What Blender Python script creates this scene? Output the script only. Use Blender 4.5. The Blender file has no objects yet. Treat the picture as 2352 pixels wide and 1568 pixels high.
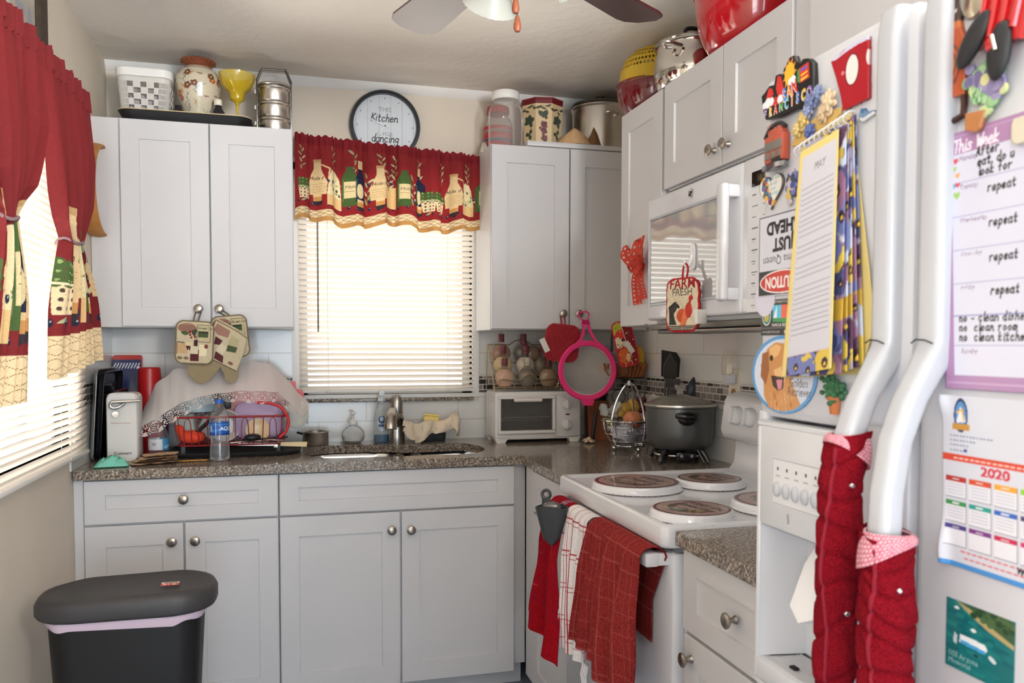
import bpy, bmesh, math, random
import numpy as np
from mathutils import Vector, Matrix
random.seed(7); RNG = np.random.default_rng(7)
SC = bpy.context.scene; COL = SC.collection
PI = math.pi; R = math.radians

# ---------------------------------------------------------------- camera, world, light, exposure
FPX, YAW, PITCH, ROLL = 1864.66, .259, -.04, .0015
CPOS = np.array([.7311, -3.615, 1.3328]); PPY = 868.28
def _rows():
    c, s = math.cos(YAW), math.sin(YAW); A = np.array([[c, -s, 0], [s, c, 0], [0, 0, 1.]])
    c, s = math.cos(PITCH), math.sin(PITCH); B = np.array([[1, 0, 0], [0, c, s], [0, -s, c]])
    c, s = math.cos(ROLL), math.sin(ROLL); D = np.array([[c, 0, s], [0, 1, 0], [-s, 0, c]])
    return D @ B @ A
RW = _rows()
def at(u, v, **k):
    """point of the photo (2352x1568) on a plane x=, y= or z= of the room"""
    d = RW.T @ np.array([(u - 1176) / FPX, 1, -(v - PPY) / FPX])
    ax, val = list(k.items())[0]; i = 'xyz'.index(ax)
    return Vector(CPOS + d * (val - CPOS[i]) / d[i])
cam = bpy.data.cameras.new('camera'); co = bpy.data.objects.new('camera', cam); COL.objects.link(co)
m = Matrix.Identity(4)
for i in range(3):
    m[i][0], m[i][1], m[i][2], m[i][3] = RW[0][i], RW[2][i], -RW[1][i], CPOS[i]
co.matrix_world = m
cam.sensor_width = 36; cam.lens = FPX / 2352 * 36; cam.shift_y = (PPY - 784) / 2352
cam.clip_start = .02; cam.dof.use_dof = True; cam.dof.focus_distance = 2.5; cam.dof.aperture_fstop = 9
SC.camera = co
wd = bpy.data.worlds.new('daylight'); SC.world = wd; wd.use_nodes = True
bg = wd.node_tree.nodes['Background']; bg.inputs[0].default_value = (1, .97, .93, 1); bg.inputs[1].default_value = 1.35
SC.view_settings.view_transform = 'Standard'; SC.view_settings.look = 'None'
SC.view_settings.exposure = 0.48; SC.view_settings.gamma = 1
try: SC.view_settings.use_curve_mapping = False
except Exception: pass
def area(name, loc, target, w, h, power, col):
    l = bpy.data.lights.new(name, 'AREA'); l.shape = 'RECTANGLE'; l.size = w; l.size_y = h; l.energy = power; l.color = col
    o = bpy.data.objects.new(name, l); COL.objects.link(o); o.location = loc
    o.rotation_euler = (Vector(target) - Vector(loc)).to_track_quat('-Z', 'Y').to_euler(); return o
area('daylight_back_window', (1.12, .75, 1.65), (1.12, -1, 1.5), 1.5, 1.5, 7, (1, .93, .84))
area('daylight_left_window', (-.7, -1.35, 1.7), (1, -1.35, 1.5), 1.8, 1.3, 34, (1, .95, .88))
area('sunlit_ground_left', (-1.1, -1.4, .35), (.5, -1.35, 2.2), 2.2, 1.2, 100, (1, .95, .87))
area('sunlit_ground_back', (1.12, 1.0, .45), (1.12, -.6, 2.1), 2.0, .9, 52, (1, .94, .84))
area('daylight_patio_door', (1.3, -7.35, 1.25), (1.3, 0, 1.2), 2.3, 2.0, 92, (.66, .83, 1))
area('daylight_dining_window', (-.5, -5.0, 1.5), (1, -4.8, 1.4), 1.5, 1.2, 46, (.96, .97, 1))
area('ceiling_fill_uplight', (1.9, -4.5, 1.8), (1.8, -3.9, 2.5), .7, .7, 110, (1, .97, .93))  # added fill behind the camera, no lamp stands there; brightens the ceiling
cy = SC.cycles
cy.max_bounces = 10; cy.diffuse_bounces = 5; cy.glossy_bounces = 5; cy.transmission_bounces = 8; cy.transparent_max_bounces = 16
cy.caustics_reflective = False; cy.caustics_refractive = False; cy.sample_clamp_indirect = 6

# ---------------------------------------------------------------- materials
def lin(c):
    c = np.asarray(c, float) / 255.; return np.where(c <= .04045, c / 12.92, ((c + .055) / 1.055) ** 2.4)
_M = {}
def M(name, col=(200, 200, 200), rough=.5, metal=0., spec=.5, trans=0., ior=1.45, alpha=1., coat=0., sss=0., sheen=0.,
      var=None, bump=None, attr=False, transl=0., thin=None, aniso=0., emis=None):
    if name in _M: return _M[name]
    mt = bpy.data.materials.new(name); mt.use_nodes = True; nt = mt.node_tree; N = nt.nodes; L = nt.links
    p = N['Principled BSDF']; c4 = tuple(lin(col)) + (1,)
    I = p.inputs
    I['Base Color'].default_value = c4; I['Roughness'].default_value = rough; I['Metallic'].default_value = metal
    I['Specular IOR Level'].default_value = spec; I['Transmission Weight'].default_value = trans; I['IOR'].default_value = ior
    I['Alpha'].default_value = alpha; I['Coat Weight'].default_value = coat; I['Sheen Weight'].default_value = sheen
    if sss: I['Subsurface Weight'].default_value = sss; I['Subsurface Radius'].default_value = (.01, .01, .01)
    if emis: I['Emission Color'].default_value = c4; I['Emission Strength'].default_value = emis
    src = None
    if attr:
        a = N.new('ShaderNodeAttribute'); a.attribute_name = 'Col'; src = a.outputs['Color']
    tc = N.new('ShaderNodeTexCoord')
    if var:   # (scale, amount): a little unevenness of the thing's own colour
        n = N.new('ShaderNodeTexNoise'); n.inputs['Scale'].default_value = var[0]; n.inputs['Detail'].default_value = 4
        L.new(tc.outputs['Object'], n.inputs['Vector'])
        r = N.new('ShaderNodeMapRange'); r.inputs[1].default_value = .3; r.inputs[2].default_value = .7
        r.inputs[3].default_value = 1 - var[1]; r.inputs[4].default_value = 1 + var[1]
        L.new(n.outputs['Fac'], r.inputs[0])
        mx = N.new('ShaderNodeMix'); mx.data_type = 'RGBA'; mx.blend_type = 'MULTIPLY'; mx.inputs[0].default_value = 1
        mx.inputs[6].default_value = c4
        if src: L.new(src, mx.inputs[6])
        L.new(r.outputs[0], mx.inputs[7]); src = mx.outputs[2]
    if src: L.new(src, I['Base Color'])
    if bump:  # (scale, strength, distance)
        n = N.new('ShaderNodeTexNoise'); n.inputs['Scale'].default_value = bump[0]; n.inputs['Detail'].default_value = 3
        L.new(tc.outputs['Object'], n.inputs['Vector'])
        b = N.new('ShaderNodeBump'); b.inputs['Strength'].default_value = bump[1]; b.inputs['Distance'].default_value = bump[2] if len(bump) > 2 else .002
        L.new(n.outputs['Fac'], b.inputs['Height']); L.new(b.outputs[0], I['Normal'])
    out = N['Material Output']
    if transl:
        t = N.new('ShaderNodeBsdfTranslucent'); t.inputs[0].default_value = c4
        if src: L.new(src, t.inputs[0])
        s = N.new('ShaderNodeMixShader'); s.inputs[0].default_value = transl
        L.new(p.outputs[0], s.inputs[1]); L.new(t.outputs[0], s.inputs[2]); L.new(s.outputs[0], out.inputs[0])
    if thin is not None:   # clear sheet: see-through, tinted, with surface reflections
        t = N.new('ShaderNodeBsdfTransparent'); t.inputs[0].default_value = tuple(.3 * q + .7 for q in c4)
        g = N.new('ShaderNodeBsdfGlossy'); g.inputs['Roughness'].default_value = rough; g.inputs[0].default_value = (1, 1, 1, 1)
        f = N.new('ShaderNodeLayerWeight'); f.inputs[0].default_value = .12
        ml = N.new('ShaderNodeMath'); ml.operation = 'MULTIPLY_ADD'; ml.inputs[1].default_value = .8; ml.inputs[2].default_value = .02
        L.new(f.outputs['Fresnel'], ml.inputs[0])
        s = N.new('ShaderNodeMixShader'); L.new(ml.outputs[0], s.inputs[0]); L.new(t.outputs[0], s.inputs[1]); L.new(g.outputs[0], s.inputs[2])
        last = s
        if thin > 0:   # part of a milky body
            s2 = N.new('ShaderNodeMixShader'); s2.inputs[0].default_value = thin
            L.new(s.outputs[0], s2.inputs[1]); L.new(p.outputs[0], s2.inputs[2]); last = s2
        L.new(last.outputs[0], out.inputs[0])
    _M[name] = mt; return mt
def steel(name='brushed_steel', col=(200, 198, 194), rough=.28): return M(name, col, rough, 1.)

# ---------------------------------------------------------------- mesh building
class MB:
    def __init__(s): s.v = []; s.f = []; s.m = []; s.mi = 0; s.cols = None
    def add(s, vs, fs, T=None):
        o = len(s.v)
        if T is not None: vs = [tuple(T @ Vector(v)) for v in vs]
        s.v += [tuple(v) for v in vs]; s.f += [tuple(i + o for i in f) for f in fs]; s.m += [s.mi] * len(fs); return s
    def box(s, x0, x1, y0, y1, z0, z1, bev=0, seg=2, T=None):
        if x0 > x1: x0, x1 = x1, x0
        if y0 > y1: y0, y1 = y1, y0
        if z0 > z1: z0, z1 = z1, z0
        vs = [(x, y, z) for z in (z0, z1) for y in (y0, y1) for x in (x0, x1)]
        fs = [(0, 2, 3, 1), (4, 5, 7, 6), (0, 1, 5, 4), (2, 6, 7, 3), (0, 4, 6, 2), (1, 3, 7, 5)]
        if bev:
            b = bmesh.new(); q = [b.verts.new(v) for v in vs]
            for f in fs: b.faces.new([q[i] for i in f])
            bmesh.ops.bevel(b, geom=b.edges[:], offset=min(bev, .49 * min(x1 - x0, y1 - y0, z1 - z0)), segments=seg, profile=.5, affect='EDGES')
            b.verts.index_update(); vs = [tuple(v.co) for v in b.verts]; fs = [[v.index for v in f.verts] for f in b.faces]; b.free()
        return s.add(vs, fs, T)
    def lathe(s, prof, n=32, T=None, a0=0, a1=2 * PI):
        full = abs(a1 - a0 - 2 * PI) < 1e-6; k = n if full else n + 1; vs = []; fs = []
        for r, z in prof:
            for i in range(k):
                a = a0 + (a1 - a0) * i / n; vs.append((r * math.cos(a), r * math.sin(a), z))
        for j in range(len(prof) - 1):
            for i in range(n):
                i2 = (i + 1) % k if full else i + 1
                a, b, c, d = j * k + i, j * k + i2, (j + 1) * k + i2, (j + 1) * k + i
                if prof[j][0] < 1e-7: fs.append((a, c, d))
                elif prof[j + 1][0] < 1e-7: fs.append((a, b, d))
                else: fs.append((a, b, c, d))
        return s.add(vs, fs, T)
    def cyl(s, p0, p1, r0, r1=None, n=16, caps=True):
        return s.tube([p0, p1], [r0, r0 if r1 is None else r1], n, caps=caps)
    def tube(s, pts, r, n=8, closed=False, caps=True):
        P = [Vector(p) for p in pts]; k = len(P); rr = r if isinstance(r, (list, tuple)) else [r] * k
        vs = []; fs = []; up = None
        for i in range(k):
            a = P[(i - 1) % k] if (closed or i) else P[0]; b = P[(i + 1) % k] if (closed or i < k - 1) else P[-1]
            t = (b - a); t = t.normalized() if t.length > 1e-9 else Vector((0, 0, 1))
            if up is None:
                up = t.cross(Vector((0, 0, 1))); up = up if up.length > .05 else t.cross(Vector((0, 1, 0)))
            up = (up - t * up.dot(t)); up.normalize(); w = t.cross(up)
            for j in range(n):
                q = 2 * PI * j / n; vs.append(tuple(P[i] + (up * math.cos(q) + w * math.sin(q)) * rr[i]))
        for i in range(k if closed else k - 1):
            for j in range(n):
                a, b = i * n + j, i * n + (j + 1) % n; c, d = ((i + 1) % k) * n + (j + 1) % n, ((i + 1) % k) * n + j
                fs.append((a, b, c, d))
        if caps and not closed:
            fs.append(tuple(reversed(range(n)))); fs.append(tuple((k - 1) * n + j for j in range(n)))
        return s.add(vs, fs)
    def ell(s, c, r, n=16, k=10, T=None):
        if not isinstance(r, (list, tuple)): r = (r, r, r)
        q = [(math.sin(PI * j / k), -math.cos(PI * j / k)) for j in range(k + 1)]; q[0] = (0, -1); q[-1] = (0, 1)
        A = Matrix.Translation(c) @ (T or Matrix.Identity(4)) @ Matrix.Diagonal((r[0], r[1], r[2], 1)); return s.lathe(q, n, A)
    def prism(s, pts, z0, z1, T=None):
        n = len(pts); vs = [(x, y, z0) for x, y in pts] + [(x, y, z1) for x, y in pts]
        ar = sum(pts[i][0] * pts[(i + 1) % n][1] - pts[(i + 1) % n][0] * pts[i][1] for i in range(n))
        fs = [tuple(reversed(range(n))), tuple(range(n, 2 * n))] + [(i, (i + 1) % n, n + (i + 1) % n, n + i) for i in range(n)]
        if ar < 0: fs = [tuple(reversed(f)) for f in fs]
        return s.add(vs, fs, T)
    def grid(s, fn, nu, nv, wrap=False):
        k = nu if wrap else nu + 1
        vs = [fn(i / nu, j / nv) for j in range(nv + 1) for i in range(k)]; fs = []
        for j in range(nv):
            for i in range(nu):
                i2 = (i + 1) % k; fs.append((j * k + i, j * k + i2, (j + 1) * k + i2, (j + 1) * k + i))
        return s.add(vs, fs)
    def loft(s, loops, cap0=True, cap1=True):
        n = len(loops[0]); vs = [p for l in loops for p in l]; fs = []
        for j in range(len(loops) - 1):
            for i in range(n): fs.append((j * n + i, j * n + (i + 1) % n, (j + 1) * n + (i + 1) % n, (j + 1) * n + i))
        if cap0: fs.append(tuple(reversed(range(n))))
        if cap1: fs.append(tuple((len(loops) - 1) * n + i for i in range(n)))
        return s.add(vs, fs)
def rrect(w, h, r, n=6, cx=0, cy=0):
    pts = []
    for sx, sy, a in ((1, 1, 0), (-1, 1, 90), (-1, -1, 180), (1, -1, 270)):
        for i in range(n + 1):
            q = R(a + 90 * i / n); pts.append((cx + sx * (w / 2 - r) + r * math.cos(q), cy + sy * (h / 2 - r) + r * math.sin(q)))
    return pts
def arc(c, r, a0, a1, n=12, z=0): return [(c[0] + r * math.cos(R(a0 + (a1 - a0) * i / n)), c[1] + r * math.sin(R(a0 + (a1 - a0) * i / n)), z) for i in range(n + 1)]
def smooth_path(pts, k=6):
    P = [Vector(p) for p in pts]; out = []
    for i in range(len(P) - 1):
        a, b, c, d = P[max(i - 1, 0)], P[i], P[i + 1], P[min(i + 2, len(P) - 1)]
        for j in range(k):
            t = j / k; out.append(.5 * ((2 * b) + (c - a) * t + (2 * a - 5 * b + 4 * c - d) * t * t + (3 * b - a - 3 * c + d) * t ** 3))
    out.append(P[-1]); return out
def T(loc=(0, 0, 0), rx=0, ry=0, rz=0, s=1):
    m = Matrix.Translation(loc) @ Matrix.Rotation(R(rz), 4, 'Z') @ Matrix.Rotation(R(ry), 4, 'Y') @ Matrix.Rotation(R(rx), 4, 'X')
    return m @ Matrix.Scale(s, 4) if s != 1 else m

def tag(o, label=None, cat=None, group=None, kind=None):
    if label: o['label'] = label
    if cat: o['category'] = cat
    if group: o['group'] = group
    if kind: o['kind'] = kind
    return o
def thing(name, label, cat, loc=(0, 0, 0), rz=0, group=None, mat4=None):
    o = bpy.data.objects.new(name, None); COL.objects.link(o); o.empty_display_size = .03
    if mat4 is not None: o.matrix_world = mat4
    else: o.location = loc; o.rotation_euler = (0, 0, R(rz))
    return tag(o, label, cat, group)
def build(mb, name, mat, parent=None, label=None, cat=None, loc=None, rz=0, group=None, kind=None, ang=38, flat=False, mat4=None, off=None):
    me = bpy.data.meshes.new(name)
    me.from_pydata(mb.v, [], mb.f); me.validate()
    mats = mat if isinstance(mat, (list, tuple)) else [mat]
    for q in mats: me.materials.append(q)
    if len(mats) > 1 and len(me.polygons) == len(mb.m): me.polygons.foreach_set('material_index', mb.m)
    if not flat:
        me.shade_smooth()
        me.set_sharp_from_angle(angle=R(ang))
    b = bmesh.new(); b.from_mesh(me); bmesh.ops.recalc_face_normals(b, faces=b.faces); b.to_mesh(me); b.free()
    o = bpy.data.objects.new(name, me); COL.objects.link(o)
    if parent: o.parent = parent
    if mat4 is not None: o.matrix_world = mat4
    elif loc is not None: o.location = loc; o.rotation_euler = (0, 0, R(rz))
    return tag(o, label, cat, group, kind)
def struct(name, mb, mat, **k): return build(mb, name, mat, kind='structure', **k)
def dup(root, loc=None, rz=None, label=None, mat4=None):
    r = root.copy(); COL.objects.link(r)
    for ch in root.children:
        c = ch.copy(); COL.objects.link(c); c.parent = r; c.matrix_parent_inverse = ch.matrix_parent_inverse.copy()
        for g in ch.children:
            d = g.copy(); COL.objects.link(d); d.parent = c
    if mat4 is not None: r.matrix_world = mat4
    if loc is not None: r.location = loc
    if rz is not None: r.rotation_euler = (0, 0, R(rz))
    if label: r['label'] = label
    return r

# ---------------------------------------------------------------- painted surfaces (prints, lettering): colour per vertex
_txt = {}
def text_tris(s, shear=0., bold=0.):
    k = (s, shear, bold)
    if k in _txt: return _txt[k]
    c = bpy.data.curves.new('t', 'FONT'); c.body = s; c.size = 1; c.resolution_u = 3; c.shear = shear; c.offset = bold
    o = bpy.data.objects.new('t', c); COL.objects.link(o); dg = bpy.context.evaluated_depsgraph_get(); dg.update()
    me = bpy.data.meshes.new_from_object(o.evaluated_get(dg)); me.calc_loop_triangles()
    V = np.array([v.co[:2] for v in me.vertices]) if len(me.vertices) else np.zeros((0, 2)); F = [tuple(t.vertices) for t in me.loop_triangles]
    bpy.data.objects.remove(o); bpy.data.curves.remove(c); bpy.data.meshes.remove(me)
    _txt[k] = (V, F); return _txt[k]
HAND = {  # single stroke letters, x height 1
 'a': [[(.75, .85), (.45, 1), (.1, .7), (.1, .25), (.4, 0), (.75, .3), (.78, .95), (.78, .1), (.95, 0)]], 'b': [[(.15, 1.8), (.15, 0)], [(.15, .7), (.5, 1), (.8, .5), (.5, 0), (.15, .2)]],
 'c': [[(.75, .85), (.4, 1), (.1, .5), (.4, 0), (.8, .15)]], 'd': [[(.75, .8), (.4, 1), (.1, .5), (.4, 0), (.75, .3), (.8, 1.8), (.8, 0), (.95, .05)]],
 'e': [[(.1, .5), (.75, .6), (.5, 1), (.1, .6), (.3, 0), (.8, .15)]], 'f': [[(.7, 1.7), (.45, 1.8), (.35, 1.4), (.35, 0)], [(.05, .95), (.7, .95)]],
 'g': [[(.75, .85), (.4, 1), (.1, .55), (.4, .1), (.75, .4), (.78, .95), (.75, -.5), (.4, -.8), (.1, -.5)]], 'h': [[(.15, 1.8), (.15, 0)], [(.15, .6), (.5, 1), (.75, .7), (.75, .05), (.95, 0)]],
 'i': [[(.3, 1), (.3, .05), (.5, 0)], [(.3, 1.4), (.32, 1.45)]], 'k': [[(.15, 1.8), (.15, 0)], [(.7, 1), (.15, .45), (.75, 0)]], 'l': [[(.3, 1.8), (.3, .1), (.55, 0)]],
 'm': [[(.1, 1), (.1, 0)], [(.1, .7), (.35, 1), (.5, .7), (.5, 0)], [(.5, .7), (.75, 1), (.9, .7), (.9, 0)]], 'n': [[(.12, 1), (.12, 0)], [(.12, .6), (.5, 1), (.75, .7), (.78, .05), (.95, 0)]],
 'o': [[(.45, 1), (.1, .5), (.45, 0), (.8, .5), (.45, 1)]], 'p': [[(.15, 1), (.15, -.8)], [(.15, .7), (.5, 1), (.8, .5), (.5, 0), (.15, .25)]],
 'r': [[(.15, 1), (.15, 0)], [(.15, .6), (.4, .95), (.75, .95)]], 's': [[(.75, .85), (.4, 1), (.2, .75), (.7, .35), (.45, 0), (.1, .15)]],
 't': [[(.4, 1.6), (.4, .2), (.6, 0), (.8, .1)], [(.1, 1.05), (.75, 1.05)]], 'u': [[(.15, 1), (.15, .3), (.4, 0), (.75, .3), (.75, 1), (.78, 0)]],
 'w': [[(.05, 1), (.25, 0), (.5, .8), (.72, 0), (.95, 1)]], 'y': [[(.15, 1), (.2, .4), (.5, .2), (.75, .5)], [(.78, 1), (.7, -.5), (.35, -.8), (.1, -.5)]],
 'K': [[(.2, 1.8), (.2, 0)], [(.9, 1.75), (.2, .85), (.5, .8), (1.0, 0)]], 'A': [[(.05, 0), (.45, 1.8), (.85, 0)], [(.2, .6), (.7, .6)]],
 'T': [[(.5, 1.7), (.45, 0)], [(0, 1.7), (1, 1.75)]], 'W': [[(0, 1.7), (.25, 0), (.5, 1.2), (.75, 0), (1, 1.75)]], 'M': [[(.05, 0), (.15, 1.7), (.5, .5), (.85, 1.7), (.95, 0)]],
 'F': [[(.2, 0), (.2, 1.7), (.85, 1.75)], [(.2, .9), (.7, .95)]], 'S': [[(.8, 1.5), (.4, 1.75), (.15, 1.3), (.75, .6), (.4, 0), (.05, .25)]], '-': [[(.15, .55), (.75, .55)]], ',': [[(.3, .1), (.15, -.3)]], 'v': [[(.1, 1), (.4, 0), (.8, 1)]]}
class Canvas:
    def __init__(s, w, h, res, bgc=(255, 255, 255)):
        s.w, s.h = w, h; s.nx, s.ny = max(2, int(round(w * res))), max(2, int(round(h * res)))
        s.a = np.empty((s.ny, s.nx, 3)); s.a[:] = bgc; s.mask = np.ones((s.ny, s.nx), bool)
        s.xs = np.linspace(0, w, s.nx); s.ys = np.linspace(0, h, s.ny)
    def _win(s, x0, y0, x1, y1):
        i0, i1 = np.searchsorted(s.xs, [x0, x1 + 1e-9]); j0, j1 = np.searchsorted(s.ys, [y0, y1 + 1e-9])
        return max(i0 - 1, 0), min(i1 + 1, s.nx), max(j0 - 1, 0), min(j1 + 1, s.ny)
    def _put(s, w, m, c):
        i0, i1, j0, j1 = w
        if c is None: s.mask[j0:j1, i0:i1] |= m
        elif isinstance(c, str): s.mask[j0:j1, i0:i1] &= ~m
        else: s.a[j0:j1, i0:i1][m] = c
    def clear(s): s.mask[:] = False
    def rect(s, x0, y0, x1, y1, c):
        w = s._win(x0, y0, x1, y1)
        X, Y = np.meshgrid(s.xs[w[0]:w[1]], s.ys[w[2]:w[3]]); s._put(w, (X >= x0) & (X <= x1) & (Y >= y0) & (Y <= y1), c)
    def ell(s, cx, cy, rx, ry, c, rot=0):
        r = max(rx, ry); w = s._win(cx - r, cy - r, cx + r, cy + r); X, Y = np.meshgrid(s.xs[w[0]:w[1]] - cx, s.ys[w[2]:w[3]] - cy)
        q, p = math.cos(R(rot)), math.sin(R(rot)); s._put(w, ((X * q + Y * p) / rx) ** 2 + ((-X * p + Y * q) / ry) ** 2 <= 1, c)
    def poly(s, pts, c):
        P = np.asarray(pts, float); w = s._win(P[:, 0].min(), P[:, 1].min(), P[:, 0].max(), P[:, 1].max())
        if w[1] <= w[0] or w[3] <= w[2]: return
        X, Y = np.meshgrid(s.xs[w[0]:w[1]], s.ys[w[2]:w[3]]); m = np.zeros(X.shape, bool); n = len(P)
        for i in range(n):
            (x0, y0), (x1, y1) = P[i], P[(i + 1) % n]
            if y0 == y1: continue
            m ^= ((y0 > Y) != (y1 > Y)) & (X < (x1 - x0) * (Y - y0) / (y1 - y0) + x0)
        s._put(w, m, c)
    def line(s, pts, wd, c):
        P = np.asarray(pts, float)
        for (x0, y0), (x1, y1) in zip(P[:-1], P[1:]):
            w = s._win(min(x0, x1) - wd, min(y0, y1) - wd, max(x0, x1) + wd, max(y0, y1) + wd)
            if w[1] <= w[0] or w[3] <= w[2]: continue
            X, Y = np.meshgrid(s.xs[w[0]:w[1]] - x0, s.ys[w[2]:w[3]] - y0); dx, dy = x1 - x0, y1 - y0; q = dx * dx + dy * dy
            t = np.clip((X * dx + Y * dy) / (q + 1e-12), 0, 1); s._put(w, (X - t * dx) ** 2 + (Y - t * dy) ** 2 <= (wd / 2) ** 2, c)
    def text(s, t, x, y, size, c, rot=0, shear=0., bold=0., align='l', sx=1.):
        V, F = text_tris(t, shear, bold)
        if not len(V): return
        wdt = V[:, 0].max(); ox = {'l': 0, 'c': -wdt / 2, 'r': -wdt}[align]
        q, p = math.cos(R(rot)), math.sin(R(rot)); A = np.stack([(V[:, 0] + ox) * size * sx, V[:, 1] * size], 1)
        A = np.stack([x + A[:, 0] * q - A[:, 1] * p, y + A[:, 0] * p + A[:, 1] * q], 1)
        for f in F: s.poly(A[list(f)], c)
    def hand(s, t, x, y, size, wd, c, rot=0, adv=1.05, slant=.15):
        q, p = math.cos(R(rot)), math.sin(R(rot)); cx = 0
        for ch in t:
            for st in HAND.get(ch, []):
                pts = smooth_path([(a, b, 0) for a, b in st], 4) if len(st) > 2 else [Vector((a, b, 0)) for a, b in st]
                L = [((cx + v.x + v.y * slant) * size, v.y * size) for v in pts]
                s.line([(x + a * q - b * p, y + a * p + b * q) for a, b in L], wd, c)
            cx += {' ': .8, 'i': .55, 'l': .55, ',': .5, 'm': 1.2}.get(ch, adv)
    def leaf(s, x, y, ln, ang, c, fat=.28):
        q, p = math.cos(R(ang)), math.sin(R(ang)); pts = []
        for t in np.linspace(0, 1, 7): pts.append((t * ln, fat * ln * math.sin(PI * t) ** .8 / 2))
        pts += [(a, -b) for a, b in reversed(pts[1:-1])]
        s.poly([(x + a * q - b * p, y + a * p + b * q) for a, b in pts], c)
    def heart(s, x, y, r, c):
        t = np.linspace(0, 2 * PI, 40); s.poly(np.stack([x + r * np.sin(t) ** 3, y + r * (13 * np.cos(t) - 5 * np.cos(2 * t) - 2 * np.cos(3 * t) - np.cos(4 * t)) / 16], 1), c)
    def speck(s, amt):
        s.a = np.clip(s.a * (1 + amt * RNG.standard_normal((s.ny, s.nx, 1))), 0, 255)
def _mesh(name, V, F, C, mats, parent, smooth=True, sharp=50):
    me = bpy.data.meshes.new(name); me.vertices.add(len(V)); me.vertices.foreach_set('co', V.astype(np.float32).ravel())
    F = np.asarray(F, np.int32); me.loops.add(F.size); me.loops.foreach_set('vertex_index', F.ravel())
    me.polygons.add(len(F)); me.polygons.foreach_set('loop_start', np.arange(0, F.size, 4, dtype=np.int32))
    try: me.polygons.foreach_set('loop_total', np.full(len(F), 4, np.int32))
    except Exception: pass
    me.update(calc_edges=True); me.validate()
    if C is not None:
        at_ = me.attributes.new('Col', 'FLOAT_COLOR', 'POINT'); at_.data.foreach_set('color', np.concatenate([lin(C), np.ones((len(C), 1))], 1).astype(np.float32).ravel())
    for q in (mats if isinstance(mats, (list, tuple)) else [mats]): me.materials.append(q)
    if smooth: me.shade_smooth(); me.set_sharp_from_angle(angle=R(sharp))
    o = bpy.data.objects.new(name, me); COL.objects.link(o)
    if parent: o.parent = parent
    return o
def sheet(cv, fn, name, mat, parent=None, thick=0., back=None, mat4=None, smooth=True, sharp=50, **tg):
    """printed sheet: fn(X, Y) of canvas metres -> x, y, z arrays; masked cells are cut out; thick = depth of the slab behind it"""
    X, Y = np.meshgrid(cv.xs, cv.ys); P = np.stack(fn(X, Y), -1); ny, nx = X.shape
    mk = cv.mask; cell = mk[:-1, :-1] & mk[1:, :-1] & mk[:-1, 1:] & mk[1:, 1:]
    idx = np.arange(nx * ny).reshape(ny, nx)
    F = np.stack([idx[:-1, :-1], idx[:-1, 1:], idx[1:, 1:], idx[1:, :-1]], -1)[cell]
    V = P.reshape(-1, 3); C = cv.a.reshape(-1, 3)
    if thick:
        du = np.gradient(P, axis=1); dv = np.gradient(P, axis=0); n = np.cross(du, dv); n /= np.linalg.norm(n, axis=-1, keepdims=True) + 1e-12
        V2 = (P - n * thick).reshape(-1, 3); C2 = np.tile(np.asarray(back, float), (len(V2), 1)) if back is not None else C
        k = nx * ny; walls = []
        pad = np.zeros((ny + 1, nx + 1), bool); pad[1:ny, 1:nx] = cell   # pad[j+1,i+1] is cell (j,i)
        for (dj, di, e) in ((-1, 0, ((0, 0), (0, 1))), (1, 0, ((1, 1), (1, 0))), (0, -1, ((1, 0), (0, 0))), (0, 1, ((0, 1), (1, 1)))):
            nb = pad[1 + dj:ny + dj, 1 + di:nx + di]; jj, ii = np.nonzero(cell & ~nb)
            p = idx[jj + e[0][0], ii + e[0][1]]; q = idx[jj + e[1][0], ii + e[1][1]]
            walls.append(np.stack([q, p, p + k, q + k], -1))
        F = np.concatenate([F, F[:, ::-1] + k] + walls); V = np.concatenate([V, V2]); C = np.concatenate([C, C2])
    used = np.unique(F); rm = np.full(len(V), -1); rm[used] = np.arange(len(used)); V = V[used]; C = C[used]; F = rm[F]
    o = _mesh(name, V, F, C, mat, parent, smooth, sharp)
    if mat4 is not None: o.matrix_world = mat4
    return tag(o, **tg)
def flatfn(O, U, W): # canvas laid on a plane: origin and the two unit directions
    O, U, W = np.array(O, float), np.array(U, float), np.array(W, float)
    return lambda X, Y: tuple(O[i] + X * U[i] + Y * W[i] for i in range(3))

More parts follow.
